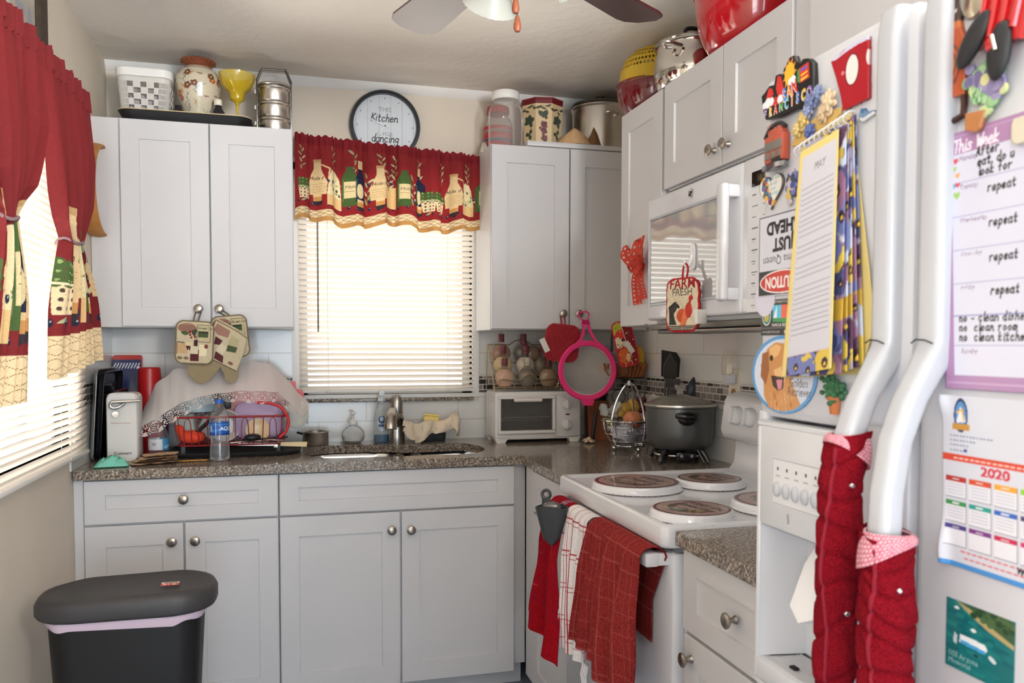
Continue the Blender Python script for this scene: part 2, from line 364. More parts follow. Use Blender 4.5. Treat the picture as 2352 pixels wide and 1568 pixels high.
# ================================================================ THE SETTING
W = 2.23; ZC = 2.47; CT = .914
wall_m = M('wall_paint', (214, 204, 189), .85, var=(3, .03), bump=(28, .25, .006))
ceil_m = M('ceiling_paint', (236, 230, 221), .9, var=(2, .025), bump=(22, .35, .008))
white_m = M('cabinet_white', (205, 204, 206), .38, var=(2, .015), bump=(60, .03, .001))
trim_m = M('trim_white', (232, 231, 228), .4)
appl_m = M('appliance_white', (220, 222, 228), .22, coat=.3)
dark_m = M('dark_gap', (22, 20, 20), .8)
def brick_mat(name, axes, w, h, c1, c2, mortar, ms, rough, bias=0., offz=0.):
    mt = M(name, c1, rough); nt = mt.node_tree; N = nt.nodes; L = nt.links; p = N['Principled BSDF']
    g = N.new('ShaderNodeNewGeometry'); sp = N.new('ShaderNodeSeparateXYZ'); L.new(g.outputs['Position'], sp.inputs[0])
    cb = N.new('ShaderNodeCombineXYZ'); L.new(sp.outputs[axes[0]], cb.inputs[0])
    ad = N.new('ShaderNodeMath'); ad.operation = 'ADD'; ad.inputs[1].default_value = offz; L.new(sp.outputs[axes[1]], ad.inputs[0]); L.new(ad.outputs[0], cb.inputs[1])
    b = N.new('ShaderNodeTexBrick'); L.new(cb.outputs[0], b.inputs['Vector'])
    b.inputs['Color1'].default_value = tuple(lin(c1)) + (1,); b.inputs['Color2'].default_value = tuple(lin(c2)) + (1,); b.inputs['Mortar'].default_value = tuple(lin(mortar)) + (1,)
    b.inputs['Scale'].default_value = 1; b.inputs['Brick Width'].default_value = w; b.inputs['Row Height'].default_value = h
    b.inputs['Mortar Size'].default_value = ms; b.inputs['Bias'].default_value = bias; b.inputs['Mortar Smooth'].default_value = .2
    L.new(b.outputs['Color'], p.inputs['Base Color'])
    bp = N.new('ShaderNodeBump'); bp.inputs['Strength'].default_value = .4; bp.inputs['Distance'].default_value = .002; bp.invert = True
    L.new(b.outputs['Fac'], bp.inputs['Height']); L.new(bp.outputs[0], p.inputs['Normal']); return mt
tile_xz = brick_mat('white_tile', ('X', 'Z'), .41, .1, (228, 228, 226), (224, 224, 222), (205, 200, 190), .0022, .12)
tile_yz = brick_mat('white_tile_side', ('Y', 'Z'), .41, .1, (228, 228, 226), (224, 224, 222), (205, 200, 190), .0022, .12)
mos_xz = brick_mat('mosaic', ('X', 'Z'), .05, .0243, (52, 50, 50), (176, 168, 162), (214, 211, 205), .0022, .2, -.1, .0095)
mos_yz = brick_mat('mosaic_side', ('Y', 'Z'), .05, .0243, (52, 50, 50), (176, 168, 162), (214, 211, 205), .0022, .2, -.1, .0095)
def granite():
    mt = M('granite_laminate', (120, 112, 104), .12); nt = mt.node_tree; N = nt.nodes; L = nt.links; p = N['Principled BSDF']
    tc = N.new('ShaderNodeTexCoord'); n = N.new('ShaderNodeTexNoise'); n.inputs['Scale'].default_value = 150; n.inputs['Detail'].default_value = 5; n.inputs['Roughness'].default_value = .65
    v = N.new('ShaderNodeTexVoronoi'); v.inputs['Scale'].default_value = 210
    L.new(tc.outputs['Object'], n.inputs['Vector']); L.new(tc.outputs['Object'], v.inputs['Vector'])
    r = N.new('ShaderNodeValToRGB'); e = r.color_ramp.elements
    e[0].position = .33; e[0].color = tuple(lin((54, 48, 46))) + (1,); e[1].position = .68; e[1].color = tuple(lin((216, 208, 195))) + (1,)
    q = e.new(.46); q.color = tuple(lin((112, 103, 95))) + (1,); q = e.new(.55); q.color = tuple(lin((150, 139, 128))) + (1,)
    L.new(n.outputs['Fac'], r.inputs[0])
    r2 = N.new('ShaderNodeValToRGB'); r2.color_ramp.elements[0].color = (.75, .72, .7, 1); r2.color_ramp.elements[1].color = (1.1, 1.08, 1.05, 1)
    L.new(v.outputs['Color'], r2.inputs[0]); mx = N.new('ShaderNodeMix'); mx.data_type = 'RGBA'; mx.blend_type = 'MULTIPLY'; mx.inputs[0].default_value = 1
    L.new(r.outputs[0], mx.inputs[6]); L.new(r2.outputs[0], mx.inputs[7]); L.new(mx.outputs[2], p.inputs['Base Color']); return mt
gran_m = granite()
b = MB(); b.box(-.12, 4.3, -7.3, .12, -.06, 0); struct('floor', b, M('floor_vinyl', (138, 147, 162), .35, var=(5, .06)))
b = MB(); b.box(-.12, 4.3, -7.3, .12, ZC, ZC + .06); struct('ceiling', b, ceil_m)
# back wall with its window hole
WX0, WX1, WZ0, WZ1 = .742, 1.500, 1.118, 2.08
b = MB(); b.box(-.12, WX0, 0, .12, 0, ZC); b.box(WX1, W + .12, 0, .12, 0, ZC); b.box(WX0, WX1, 0, .12, 0, WZ0); b.box(WX0, WX1, 0, .12, WZ1, ZC); struct('wall_back', b, wall_m)
LY0, LY1, LZ0, LZ1 = -2.05, -.63, .99, 2.06
b = MB(); b.box(-.12, 0, LY1, 0, 0, ZC); b.box(-.12, 0, LY0, LY1, 0, LZ0); b.box(-.12, 0, LY0, LY1, LZ1, ZC); b.box(-.12, 0, -4.1, LY0, 0, ZC)
b.box(-.12, 0, -5.8, -4.1, 0, .8); b.box(-.12, 0, -5.8, -4.1, 2.1, ZC); b.box(-.12, 0, -7.2, -5.8, 0, ZC); struct('wall_left', b, wall_m)
b = MB(); b.box(W, W + .12, -3.7, 0, 0, ZC); b.box(W, 4.3, -3.82, -3.7, 0, ZC); b.box(4.18, 4.3, -7.2, -3.82, 0, ZC); struct('wall_right', b, wall_m)
b = MB(); b.box(-.12, .15, -7.3, -7.2, 0, ZC); b.box(2.55, 4.3, -7.3, -7.2, 0, ZC); b.box(.15, 2.55, -7.3, -7.2, 2.1, ZC); struct('wall_rear', b, wall_m)
# crown strip, tile and mosaic
b = MB(); b.prism([(0, ZC), (-.028, ZC), (-.022, ZC - .012), (-.008, ZC - .032), (0, ZC - .036)], 0, W, T(rx=90, rz=90) if False else Matrix(((0, 0, 1, 0), (1, 0, 0, 0), (0, 1, 0, 0), (0, 0, 0, 1)))); struct('trim_1', b, trim_m)
b = MB(); b.box(.001, WX0 - .03, -.006, 0, CT, 1.40); b.box(WX0 - .03, WX1 + .03, -.006, 0, CT, 1.085); b.box(WX1 + .03, W - .001, -.006, 0, CT, 1.40); struct('trim_2', b, tile_xz)
b = MB(); b.box(0, .006, -.655, -.007, CT, 1.40); struct('trim_3', b, tile_yz)
b = MB(); b.box(W - .006, W, -2.62, -.007, CT, 1.40); struct('trim_4', b, tile_yz)
b = MB(); b.box(.007, WX0 - .03, -.0075, -.0061, 1.1205, 1.1935); b.box(WX1 + .03, W - .007, -.0075, -.0061, 1.1205, 1.1935); struct('trim_5', b, mos_xz)
b = MB(); b.box(.0061, .0075, -.655, -.009, 1.1205, 1.1935); struct('trim_6', b, mos_yz)
b = MB(); b.box(W - .0075, W - .0061, -2.6, -.009, 1.1205, 1.1935); struct('trim_7', b, mos_yz)
b = MB(); b.box(WX0 + .012, WX1 + .004, -.03, .0, 1.086, 1.101, .003); struct('trim_8', b, gran_m)
# windows: frame, sash, panes
glass_m = M('window_glass', (250, 252, 252), .02, thin=0.)
def window(nm, wmat, u0, u1, z0, z1, axis):
    def bx(mb, a0, a1, d0, d1, c0, c1):
        if axis == 'y': mb.box(a0, a1, d0, d1, c0, c1)
        else: mb.box(-d1, -d0, a0, a1, c0, c1)
    r = struct(nm, MB().box(0, .0001, 0, .0001, 0, .0001), trim_m) if False else None
    fr = MB(); t = .035
    for (a0, a1, c0, c1) in ((u0, u0 + t, z0, z1), (u1 - t, u1, z0, z1), (u0, u1, z0, z0 + t), (u0, u1, z1 - t, z1)) + (() if axis == 'y' else ((u0, u1, (z0 + z1) / 2 - .02, (z0 + z1) / 2 + .02),)): bx(fr, a0, a1, .05, .1, c0, c1)
    f = struct(nm, fr, wmat); g = MB(); bx(g, u0 + .02, u1 - .02, .074, .078, z0 + .02, z1 - .02); build(g, 'window_pane', glass_m, f)
    cs = MB()
    for (a0, a1, c0, c1) in ((u0 - .03, u0, z0, z1 + .03), (u1, u1 + .03, z0, z1 + .03), (u0 - .03, u1 + .03, z1, z1 + .05), (u0 - .03, u1 + .03, z0 - .016, z0)): bx(cs, a0, a1, -.0135, .05, c0, c1)
    build(cs, 'window_casing', wmat, f); return f
window('window_1', trim_m, WX0, WX1, WZ0, WZ1, 'y')
window('window_2', trim_m, LY0, LY1, LZ0, LZ1, 'x')
window('window_3', trim_m, -5.8, -4.1, .8, 2.1, 'x')
b = MB()
for a0, a1 in ((.15, .2), (1.3, 1.4), (2.5, 2.55)): b.box(a0, a1, -7.28, -7.22, 0, 2.1)
b.box(.15, 2.55, -7.28, -7.22, 2.04, 2.1); b.box(.15, 2.55, -7.28, -7.22, 0, .06); dr = struct('door_1', b, trim_m)
build(MB().box(.2, 1.3, -7.252, -7.248, .06, 2.04), 'glass_panel', glass_m, dr); build(MB().box(1.4, 2.5, -7.252, -7.248, .06, 2.04), 'glass_panel', glass_m, dr)
# soffit panel over the refrigerator
b = MB(); b.box(1.875, W, -3.6, -1.962, 1.74, ZC); struct('trim_9', b, white_m)

# ---------------------------------------------------------------- blinds
slat_m = M('blind_slat', (243, 235, 224), .45, transl=.2)
cord_m = M('blind_cord', (225, 222, 215), .7)
def blind(label, w, z0, z1, loc, rz, pitch, tilt, wand=None, seed=1):
    t = thing('window_blind', label, 'blind', loc, rz); rr = random.Random(seed)
    build(MB().box(0, w, -.02, .02, z1, z1 + .035, .003), 'headrail', trim_m, t)
    sl = MB(); n = int((z1 - z0 - .02) / pitch); hw = .0125
    for i in range(n):
        z = z0 + .022 + i * pitch; dz0, dz1 = rr.uniform(-.0012, .0012), rr.uniform(-.0012, .0012)
        def fn(u, v, z=z, dz0=dz0, dz1=dz1):
            y = (v - .5) * 2 * hw; c = .0022 * (1 - (2 * v - 1) ** 2)
            yy = y * math.cos(R(tilt)) + c * math.sin(R(tilt)); zz = -y * math.sin(R(tilt)) + c * math.cos(R(tilt)) if False else y * math.sin(R(tilt)) + c * math.cos(R(tilt))
            return (.004 + u * (w - .008), yy, z + zz + dz0 + (dz1 - dz0) * u)
        sl.grid(fn, 1, 5)
    build(sl, 'slats', slat_m, t)
    build(MB().box(0, w, -.013, .013, z0, z0 + .014, .004), 'bottom_rail', trim_m, t)
    for q in (.16, .84):
        c = MB()
        for yy in (-.0135, .0135): c.tube([(w * q, yy, z0 + .008), (w * q, yy, z1 + .005)], .0008, 5)
        c.ell((w * q, -.016, z0 + .006), (.012, .006, .007), 10, 6); build(c, 'ladder_cord', cord_m, t)
    if wand: build(MB().tube([(wand[0], -.028, z1), (wand[0], -.03, wand[1])], .0035, 8), 'tilt_wand', M('wand_grey', (120, 117, 112), .4), t)
    return t
blind('white slatted blind on the window above the sink, under the printed valance', WX1 - WX0 + .008, 1.128, 2.03, (WX0 - .004, -.0345, 0), 0, .0236, -38, (.082, 1.39), 1)
blind('wide white slatted blind on the left wall behind the tied red curtains', 1.5, .965, 2.03, (.032, -.575, 0), 0, .0212, 62, None, 2).rotation_euler = (0, 0, R(-90))

# ================================================================ CABINETS
knob_m = M('brushed_nickel', (168, 160, 150), .32, 1.)
def knob_mesh(mb, x, z, y0=-.0195):
    mb.lathe([(.0, 0), (.0095, 0), (.0085, .003), (.0055, .008), (.006, .014), (.0135, .0185), (.0165, .0215), (.0165, .0245), (.0125, .0275), (.006, .0285), (0, .0287)], 20, T((x, y0, z), rx=90))
def shaker(mb, x0, x1, z0, z1, st=.068, rail=None, t=.019, rec=.007):
    rl = rail or st; y0, y1 = -t, -.0015
    xs, zs = (x0, x0 + st, x1 - st, x1), (z0, z0 + rl, z1 - rl, z1); e = .0015
    v = []; f = []
    o = [(x0, z0), (x1, z0), (x1, z1), (x0, z1)]; i = [(xs[1], zs[1]), (xs[2], zs[1]), (xs[2], zs[2]), (xs[1], zs[2])]
    oe = [(x0 + e, z0 + e), (x1 - e, z0 + e), (x1 - e, z1 - e), (x0 + e, z1 - e)]
    L = [[(a, y1, c) for a, c in o], [(a, y0 + e, c) for a, c in o], [(a, y0, c) for a, c in oe], [(a, y0, c) for a, c in i], [(a, y0 + rec, c) for a, c in [(i[0][0] + .001, i[0][1] + .001), (i[1][0] - .001, i[1][1] + .001), (i[2][0] - .001, i[2][1] - .001), (i[3][0] + .001, i[3][1] - .001)]]]
    mb.loft(L); g = .0006   # stile and rail joints
    return mb
def cabinet(name, label, loc, rz, depth, z0, z1, x0, x1, fronts, group=None, kick=False, cat='cabinet'):
    t = thing(name, label, cat, loc, rz, group)
    body = MB()
    if 'sink' in label: body.box(x0, x0 + .016, .001, depth, .1, z1); body.box(x1 - .016, x1, .001, depth, .1, z1); body.box(x0, x1, .001, depth, .1, .116); body.box(x0, x1, 0, .016, .1, z1); body.box(x0, x1, .06, depth, .001, .1)
    elif kick: body.box(x0, x1, 0, depth, .1, z1); body.box(x0, x1, .06, depth, .001, .1)
    else: body.box(x0, x1, 0, depth, z0, z1)
    build(body, 'body', white_m, t, flat=True)
    for kind, a, c, e, f, kx, kz in fronts:
        g = .0017; d = MB(); shaker(d, a + g, c - g, e + g, f - g, .066, .05 if kind == 'drawer' else .072)
        if kind == 'panel': d = MB().box(a, c, -.012, -.001, e, f)
        o = build(d, kind, white_m, t, flat=True)
        if kx is not None: q = MB(); knob_mesh(q, kx, kz); build(q, 'knob', knob_m, o)
    return t
YU = -.305
cabinet('wall_cabinet', 'white two-door wall cabinet left of the window, black tray on top', (0, YU, 0), 0, .303, 1.40, 2.172, .002, .722, [('door', .105, .417, 1.402, 2.17, .374, 1.471), ('door', .419, .722, 1.402, 2.17, .448, 1.471)])
cabinet('wall_cabinet', 'white two-door wall cabinet right of the window, pink strainer hung on its knob', (0, YU, 0), 0, .303, 1.40, 2.168, 1.514, 2.222, [('door', 1.514, 1.855, 1.402, 2.166, 1.823, 1.469), ('door', 1.857, 2.2, 1.402, 2.166, 1.894, 1.469)])
cabinet('wall_cabinet', 'narrow white corner wall cabinet with a red ribbon bow on its door', (1.9, -.326, 0), -90, .32, 1.402, 2.168, .50, .842, [('door', .5, .842, 1.402, 2.166, None, None)])
cabinet('wall_cabinet', 'short white two-door cabinet above the microwave, pots on top', (1.899, -1.186, 0), -90, .32, 1.832, 2.17, 0, .765, [('door', .0, .369, 1.834, 2.168, .332, 1.885), ('door', .371, .70, 1.834, 2.168, .408, 1.885), ('panel', .702, .764, 1.834, 2.168, None, None)])
cabinet('base_cabinet', 'white base cabinet with one wide drawer over two doors, behind the trash can', (0, -.61, 0), 0, .6, 0, .88, .0315, .663, [('drawer', .033, .663, .725, .876, .35, .803), ('door', .033, .347, .075, .721, .311, .658), ('door', .35, .663, .075, .721, .386, .657)], kick=True)
cabinet('base_cabinet', 'white sink base cabinet with plain drawer front over two doors', (0, -.61, 0), 0, .6, 0, .88, .665, 1.58, [('drawer', .666, 1.534, .725, .876, None, None), ('door', .666, 1.096, .075, .721, 1.063, .655), ('door', 1.099, 1.534, .075, .721, 1.134, .652)], kick=True)
cabinet('base_cabinet', 'narrow white base cabinet between corner and range, mostly behind the towels', (1.583, -.66, 0), -90, .62, 0, .88, .0, .512, [('drawer', .11, .51, .725, .876, .335, .80), ('door', .11, .51, .075, .721, None, None), ('panel', 0, .107, .075, .876, None, None)], kick=True)
cabinet('base_cabinet', 'white base cabinet with drawer over door, between range and refrigerator', (1.594, -1.945, 0), -90, .62, 0, .88, .0, .66, [('drawer', .004, .49, .69, .876, .236, .786), ('door', .012, .49, .075, .685, .05, .636)], kick=True)
b = MB(); b.box(.001, .0305, -.614, -.01, .075, .88); build(b, 'filler_strip', white_m, label='narrow white filler strip between left wall and base cabinet', cat='filler', flat=True)

# ---------------------------------------------------------------- counters, sink, faucet
def slab_with_hole(outer, hole, z0, z1):
    bm = bmesh.new(); ed = []
    for loop in [outer] + ([hole] if hole else []):
        vs = [bm.verts.new((x, y, z1)) for x, y in loop]; ed += [bm.edges.new((vs[i], vs[(i + 1) % len(vs)])) for i in range(len(vs))]
    bmesh.ops.triangle_fill(bm, use_beauty=True, edges=ed)
    r = bmesh.ops.extrude_face_region(bm, geom=bm.faces[:]); bmesh.ops.translate(bm, verts=[g for g in r['geom'] if isinstance(g, bmesh.types.BMVert)], vec=(0, 0, z0 - z1))
    bmesh.ops.recalc_face_normals(bm, faces=bm.faces); bm.verts.index_update(); mb = MB(); mb.add([tuple(v.co) for v in bm.verts], [[v.index for v in f.verts] for f in bm.faces]); bm.free(); return mb
def bowl_loop(k=0.):   # two-lobed outline of the undermount sink
    pts = []
    def add(cx, cy, rx, ry, a0, a1, n=10):
        for i in range(n + 1):
            a = R(a0 + (a1 - a0) * i / n); pts.append((cx + (rx - k) * math.cos(a), cy + (ry - k) * math.sin(a)))
    add(.865, -.345, .115, .195, 90, 270); add(1.345, -.36, .125, .19, -90, 60, 14); add(1.2, -.24, .06, .03, 80, 110, 3); add(1.0, -.2, .07, .05, 50, 90, 4); return pts
b = slab_with_hole([(.0075, -.0065), (.0075, -.648), (1.557, -.648), (1.557, -1.17), (W - .0075, -1.17), (W - .0075, -.0065)], bowl_loop(), CT - .033, CT)
build(b, 'worktop', gran_m, label='brown speckled granite-look corner worktop holding the sink', cat='worktop', flat=True)
b = MB(); b.box(1.557, W - .0075, -2.608, -1.944, CT - .033, CT, .002)
build(b, 'worktop', gran_m, label='short granite-look worktop between range and refrigerator', cat='worktop', flat=True)
sk = thing('sink', 'stainless double-bowl sink sunk into the worktop under the window', 'sink', (1.1, -.35, CT - .04))
def bowl(cx, cy, w, h, d):
    mb = MB(); L = []
    for s, z in ((1.03, .006), (1, 0), (.985, -.02), (.96, -d + .03), (.9, -d + .006), (.1, -d), (.05, -d - .003)): L.append([(x * s + cx, y * s + cy, z) for x, y in rrect(w, h, .1 * min(1, s * 1.2), 6)])
    mb.loft(L, cap0=False); return mb
st_m = M('sink_steel', (196, 196, 198), .22, 1.)
build(bowl(-.155, -.01, .4, .42, .18), 'bowl', st_m, sk); build(bowl(.245, -.01, .37, .42, .16), 'bowl', st_m, sk)
dv = MB(); dv.box(.034, .066, -.2, .17, -.03, -.002, .01); build(dv, 'divider', st_m, sk)
fa = thing('faucet', 'brushed nickel single-lever faucet behind the sink', 'faucet', (1.145, -.122, CT))
fm = M('faucet_nickel', (172, 168, 162), .3, 1.)
b = MB(); b.lathe([(0, 0), (.033, 0), (.034, .006), (.032, .03), (.029, .09), (.026, .125), (.0255, .13)], 28); build(b, 'body', fm, fa)
b = MB(); b.lathe([(.0255, .132), (.0262, .136), (.025, .17), (.021, .195), (.012, .208), (0, .21)], 28); build(b, 'lever', fm, fa)
b = MB(); b.tube(smooth_path([(0, -.01, .075), (-.014, -.045, .115), (-.028, -.085, .138), (-.038, -.125, .132), (-.044, -.148, .105), (-.045, -.155, .075)], 5), [.019] * 5 + [.02] * 6 + [.022] * 6 + [.025] * 5 + [.027] * 3 + [.028], 18); build(b, 'spout', fm, fa)

# ================================================================ RANGE
RX, RY = 1.56, -1.177
rg = thing('range', 'white electric range with painted burner covers and towels on its oven handle', 'stove', (RX, RY, 0), -90)
b = MB(); b.box(0, .764, .03, .655, .02, .868, .004); build(b, 'body', appl_m, rg)
b = MB()   # cooktop pan with rolled lip
L = []
for ins, z in ((0.004, .872), (0, .88), (0, .918), (.006, .925), (.018, .925), (.026, .918), (.034, .917)):
    L.append([(x, y, z) for x, y in rrect(.764 - 2 * ins, .64 - 2 * ins, max(.02 - ins * .5, .004), 4, .382, .29)])
b.loft(L); build(b, 'cooktop', appl_m, rg, ang=60)
b = MB(); b.box(.004, .76, -.004, .03, .2, .858, .008); build(b, 'oven_door', appl_m, rg)
b = MB(); b.box(.006, .758, .0, .03, .03, .19, .006); build(b, 'storage_drawer', appl_m, rg)
b = MB(); b.box(.01, .754, .006, .03, .859, .871); build(b, 'vent_gap', M('vent_grey', (130, 132, 136), .4), rg)
b = MB(); b.box(.0, .745, -.064, -.03, .826, .86, .006); b.box(.006, .036, -.034, -.003, .828, .858, .003); b.box(.71, .742, -.034, -.003, .828, .858, .003); build(b, 'oven_handle', appl_m, rg)
b = MB(); P = [(.535, .92), (.565, .925), (.583, .945), (.59, .99), (.59, 1.02), (.64, 1.02), (.64, .91), (.54, .91)]
b.prism(P, .012, .752, Matrix(((0, 0, 1, 0), (1, 0, 0, 0), (0, 1, 0, 0), (0, 0, 0, 1))))
P = [(.552, 1.03), (.54, 1.055), (.553, 1.15), (.566, 1.172), (.6, 1.18), (.655, 1.18), (.655, 1.022), (.565, 1.022)]
b.prism(P, 0, .764, Matrix(((0, 0, 1, 0), (1, 0, 0, 0), (0, 1, 0, 0), (0, 0, 0, 1)))); build(b, 'backguard', appl_m, rg, ang=50)
kn = M('knob_white', (226, 228, 232), .35)
for x in (.095, .175, .59, .67):
    b = MB(); A = T((x, .547, 1.108), rx=82); b.lathe([(0, 0), (.029, 0), (.031, .004), (.029, .016), (.025, .02), (0, .021)], 28, A); b.box(-.0055, .0055, -.027, .027, .018, .032, .004, 2, A); build(b, 'control_knob', kn, rg)
b = MB(); b.box(.3, .46, .544, .549, 1.085, 1.13, .001, 1); build(b, 'clock_panel', M('black_glass', (18, 18, 20), .1), rg)

# ================================================================ MICROWAVE
mw = thing('microwave', 'white over-the-range microwave with a striped window reflection and hanging potholder', 'microwave', (1.822, -1.19, 1.402), -90)
b = MB(); b.box(0, .764, .035, .405, .0, .4, .004); build(b, 'body', appl_m, mw)
b = MB(); b.box(.001, .576, 0, .034, .012, .396, .01, 3); build(b, 'door', appl_m, mw)
mg = M('microwave_window', (172, 175, 180), .05, spec=.8, coat=1.)
b = MB(); b.box(.035, .49, -.003, .004, .065, .325, .002, 1); build(b, 'door_window', mg, mw)
fm2 = MB()
for q in ((.03, .495, .325, .333), (.03, .495, .057, .065), (.028, .036, .06, .33)): fm2.box(q[0], q[1], -.0045, .004, q[2], q[3], .001, 1)
build(fm2, 'window_frame', M('grey_line', (178, 183, 192), .3), mw)
b = MB(); b.box(.578, .763, 0, .034, .012, .396, .008, 3); cp = build(b, 'control_panel', appl_m, mw)
b = MB(); b.box(.622, .74, -.0015, .002, .322, .358); build(b, 'display', M('display_black', (22, 20, 14), .12), cp)
cv = Canvas(.15, .30, 900, (226, 228, 232))
for j in range(11):
    for i in range(3):
        x = .02 + i * .048; y = .285 - j * .027
        cv.rect(x, y, x + .018 + .008 * ((i + j) % 2), y + .0028, (105, 108, 112))
        if j > 3: cv.rect(x + .003, y - .006, x + .016, y - .0045, (150, 152, 156))
sheet(cv, flatfn((.605, -.0012, .015), (1, 0, 0), (0, 0, 1)), 'keypad_legend', M('print_gloss', (200, 200, 200), .3, attr=True), cp, smooth=False)
cv = Canvas(.08, .02, 1500, (22, 20, 14)); cv.text('10:21', .004, .003, .018, (150, 130, 40)); sheet(cv, flatfn((.645, -.0018, .33), (1, 0, 0), (0, 0, 1)), 'clock_digits', _M['print_gloss'], cp, smooth=False)
b = MB(); b.tube(smooth_path([(.548, .002, .325), (.548, -.03, .32), (.548, -.04, .29), (.548, -.043, .19), (.548, -.04, .09), (.548, -.03, .058), (.548, .002, .052)], 4), .014, 12)
b2 = MB(); b2.box(.53, .568, -.05, -.028, .045, .345, .009, 3); b2.box(.535, .563, -.03, .002, .048, .08, .004); b2.box(.535, .563, -.03, .002, .31, .342, .004); build(b2, 'door_handle', appl_m, mw)
b = MB(); b.lathe([(0, 0), (.013, 0), (.013, .003), (.011, .004), (.0095, .0032), (0, .0036)], 28, T((.3, .0, .365), rx=90)); bd = build(b, 'round_badge', M('badge_chrome', (190, 188, 186), .25, 1.), mw)
b = MB()
for a in range(0, 360, 90): b.tube([(.3 + .003 * math.cos(R(a)), -.0042, .365 + .003 * math.sin(R(a))), (.3 + .008 * math.cos(R(a + 50)), -.0042, .365 + .008 * math.sin(R(a + 50)))], .0009, 6)
b.tube(arc((0, 0), .006, 0, 330, 14), .0008, 6); 
build(b, 'monogram', dark_m, bd)
b = MB(); b.box(.004, .76, .012, .4, -.018, -.001, .003); b.box(.02, .745, .03, .2, -.03, -.018, .003); build(b, 'vent_base', M('vent_steel', (120, 117, 110), .4, .8), mw)
b = MB(); b.tube([(.25, .02, -.026), (.76, .02, -.026)], .006, 8); build(b, 'grease_rail', steel(), mw)

# ================================================================ PRINTED CURTAINS
cloth_m = M('printed_cotton', (170, 50, 50), .85, attr=True, transl=.1, bump=(900, .1, .0005))
RED, CREAM, OCHRE, GREEN, DKG, NAVY, SAGE = (124, 33, 37), (232, 212, 172), (186, 140, 84), (72, 98, 52), (40, 58, 40), (32, 36, 62), (176, 182, 140)
def olive(cv, x, y, r, c=NAVY):
    cv.ell(x, y, r, r * 1.15, c); cv.ell(x + r * .35, y + r * .4, r * .25, r * .3, (190, 190, 200) if c == NAVY else (170, 190, 120))
def branch(cv, x, y, h, rr, sz=.03, fruit=True):
    cv.line([(x, y), (x + .1 * h, y + h * .5), (x - .02 * h, y + h)], .002, (92, 84, 50))
    for k in range(7):
        t = k / 7 * h; a = 50 if k % 2 else 130
        cv.leaf(x + .06 * h, y + t, sz * rr.uniform(.8, 1.2), a + rr.uniform(-20, 20), rr.choice([SAGE, (150, 160, 110), (206, 200, 160)]))
    if fruit:
        for k in range(3): olive(cv, x + rr.uniform(-.02, .03), y + rr.uniform(.1, .7) * h, .006)
def bottle(cv, x, y, h, c, lab=True, txt='Huile', neck=RED):
    w = h * .17
    cv.poly([(x - w, y), (x + w, y), (x + w, y + h * .58), (x + w * .35, y + h * .72), (x + w * .35, y + h), (x - w * .35, y + h), (x - w * .35, y + h * .72), (x - w, y + h * .58)], c)
    cv.rect(x - w * .38, y + h * .8, x + w * .38, y + h, neck); cv.line([(x - w * .7, y + h * .1), (x - w * .7, y + h * .55)], .0025, (118, 140, 100))
    if lab:
        cv.rect(x - w * .62, y + h * .16, x + w * .72, y + h * .5, (226, 208, 160)); cv.text(txt, x - w * .5, y + h * .36, w * .6, (60, 50, 40), shear=.2)
        cv.line([(x - w * .5, y + h * .3), (x + w * .5, y + h * .3)], .002, (120, 100, 70))
def pot(cv, x, y, w, c2=CREAM):
    cv.poly([(x - w * .38, y), (x + w * .38, y), (x + w * .5, y + w * .75), (x - w * .5, y + w * .75)], c2)
    for i in range(3):
        for j in range(3): cv.ell(x + (i - 1) * w * .26, y + w * (.14 + .22 * j), w * .055, w * .055, (70, 60, 52))
    for i in range(11): cv.ell(x + (i % 4 - 1.5) * w * .27, y + w * (.8 + .2 * (i // 4)), w * .15, w * .15, GREEN); cv.ell(x + (i % 4 - 1.45) * w * .27, y + w * (.85 + .2 * (i // 4)), w * .05, w * .05, (150, 176, 110))
    cv.line([(x - w * .5, y + w * .75), (x + w * .5, y + w * .75)], w * .06, (238, 224, 186))
def jug(cv, x, y, h, c=(222, 196, 150), txt='Huile d'):
    w = h * .28
    cv.poly([(x - w * .9, y), (x + w * .9, y), (x + w, y + h * .35), (x + w * .4, y + h * .72), (x + w * .36, y + h), (x - w * .36, y + h), (x - w * .4, y + h * .72), (x - w, y + h * .35)], c)
    cv.rect(x - w * .42, y + h * .92, x + w * .42, y + h, (196, 160, 110)); cv.line([(x + w * .4, y + h * .85), (x + w * 1.2, y + h * .75), (x + w * 1.1, y + h * .4)], .006, c)
    cv.text(txt, x - w * .85, y + h * .42, h * .14, (50, 42, 36), shear=.3, bold=.01)
    for k in range(4): cv.line([(x - w * .8, y + h * (.08 + .07 * k)), (x + w * .8, y + h * (.1 + .07 * k))], .0015, (176, 140, 92))
def tumbler(cv, x, y, s): cv.ell(x, y + s * .3, s * .5, s * .42, (52, 46, 54)); cv.rect(x - s * .42, y + s * .3, x + s * .42, y + s * .9, (202, 150, 90)); cv.rect(x - s * .42, y + s * .72, x + s * .42, y + s * .95, (232, 200, 150))
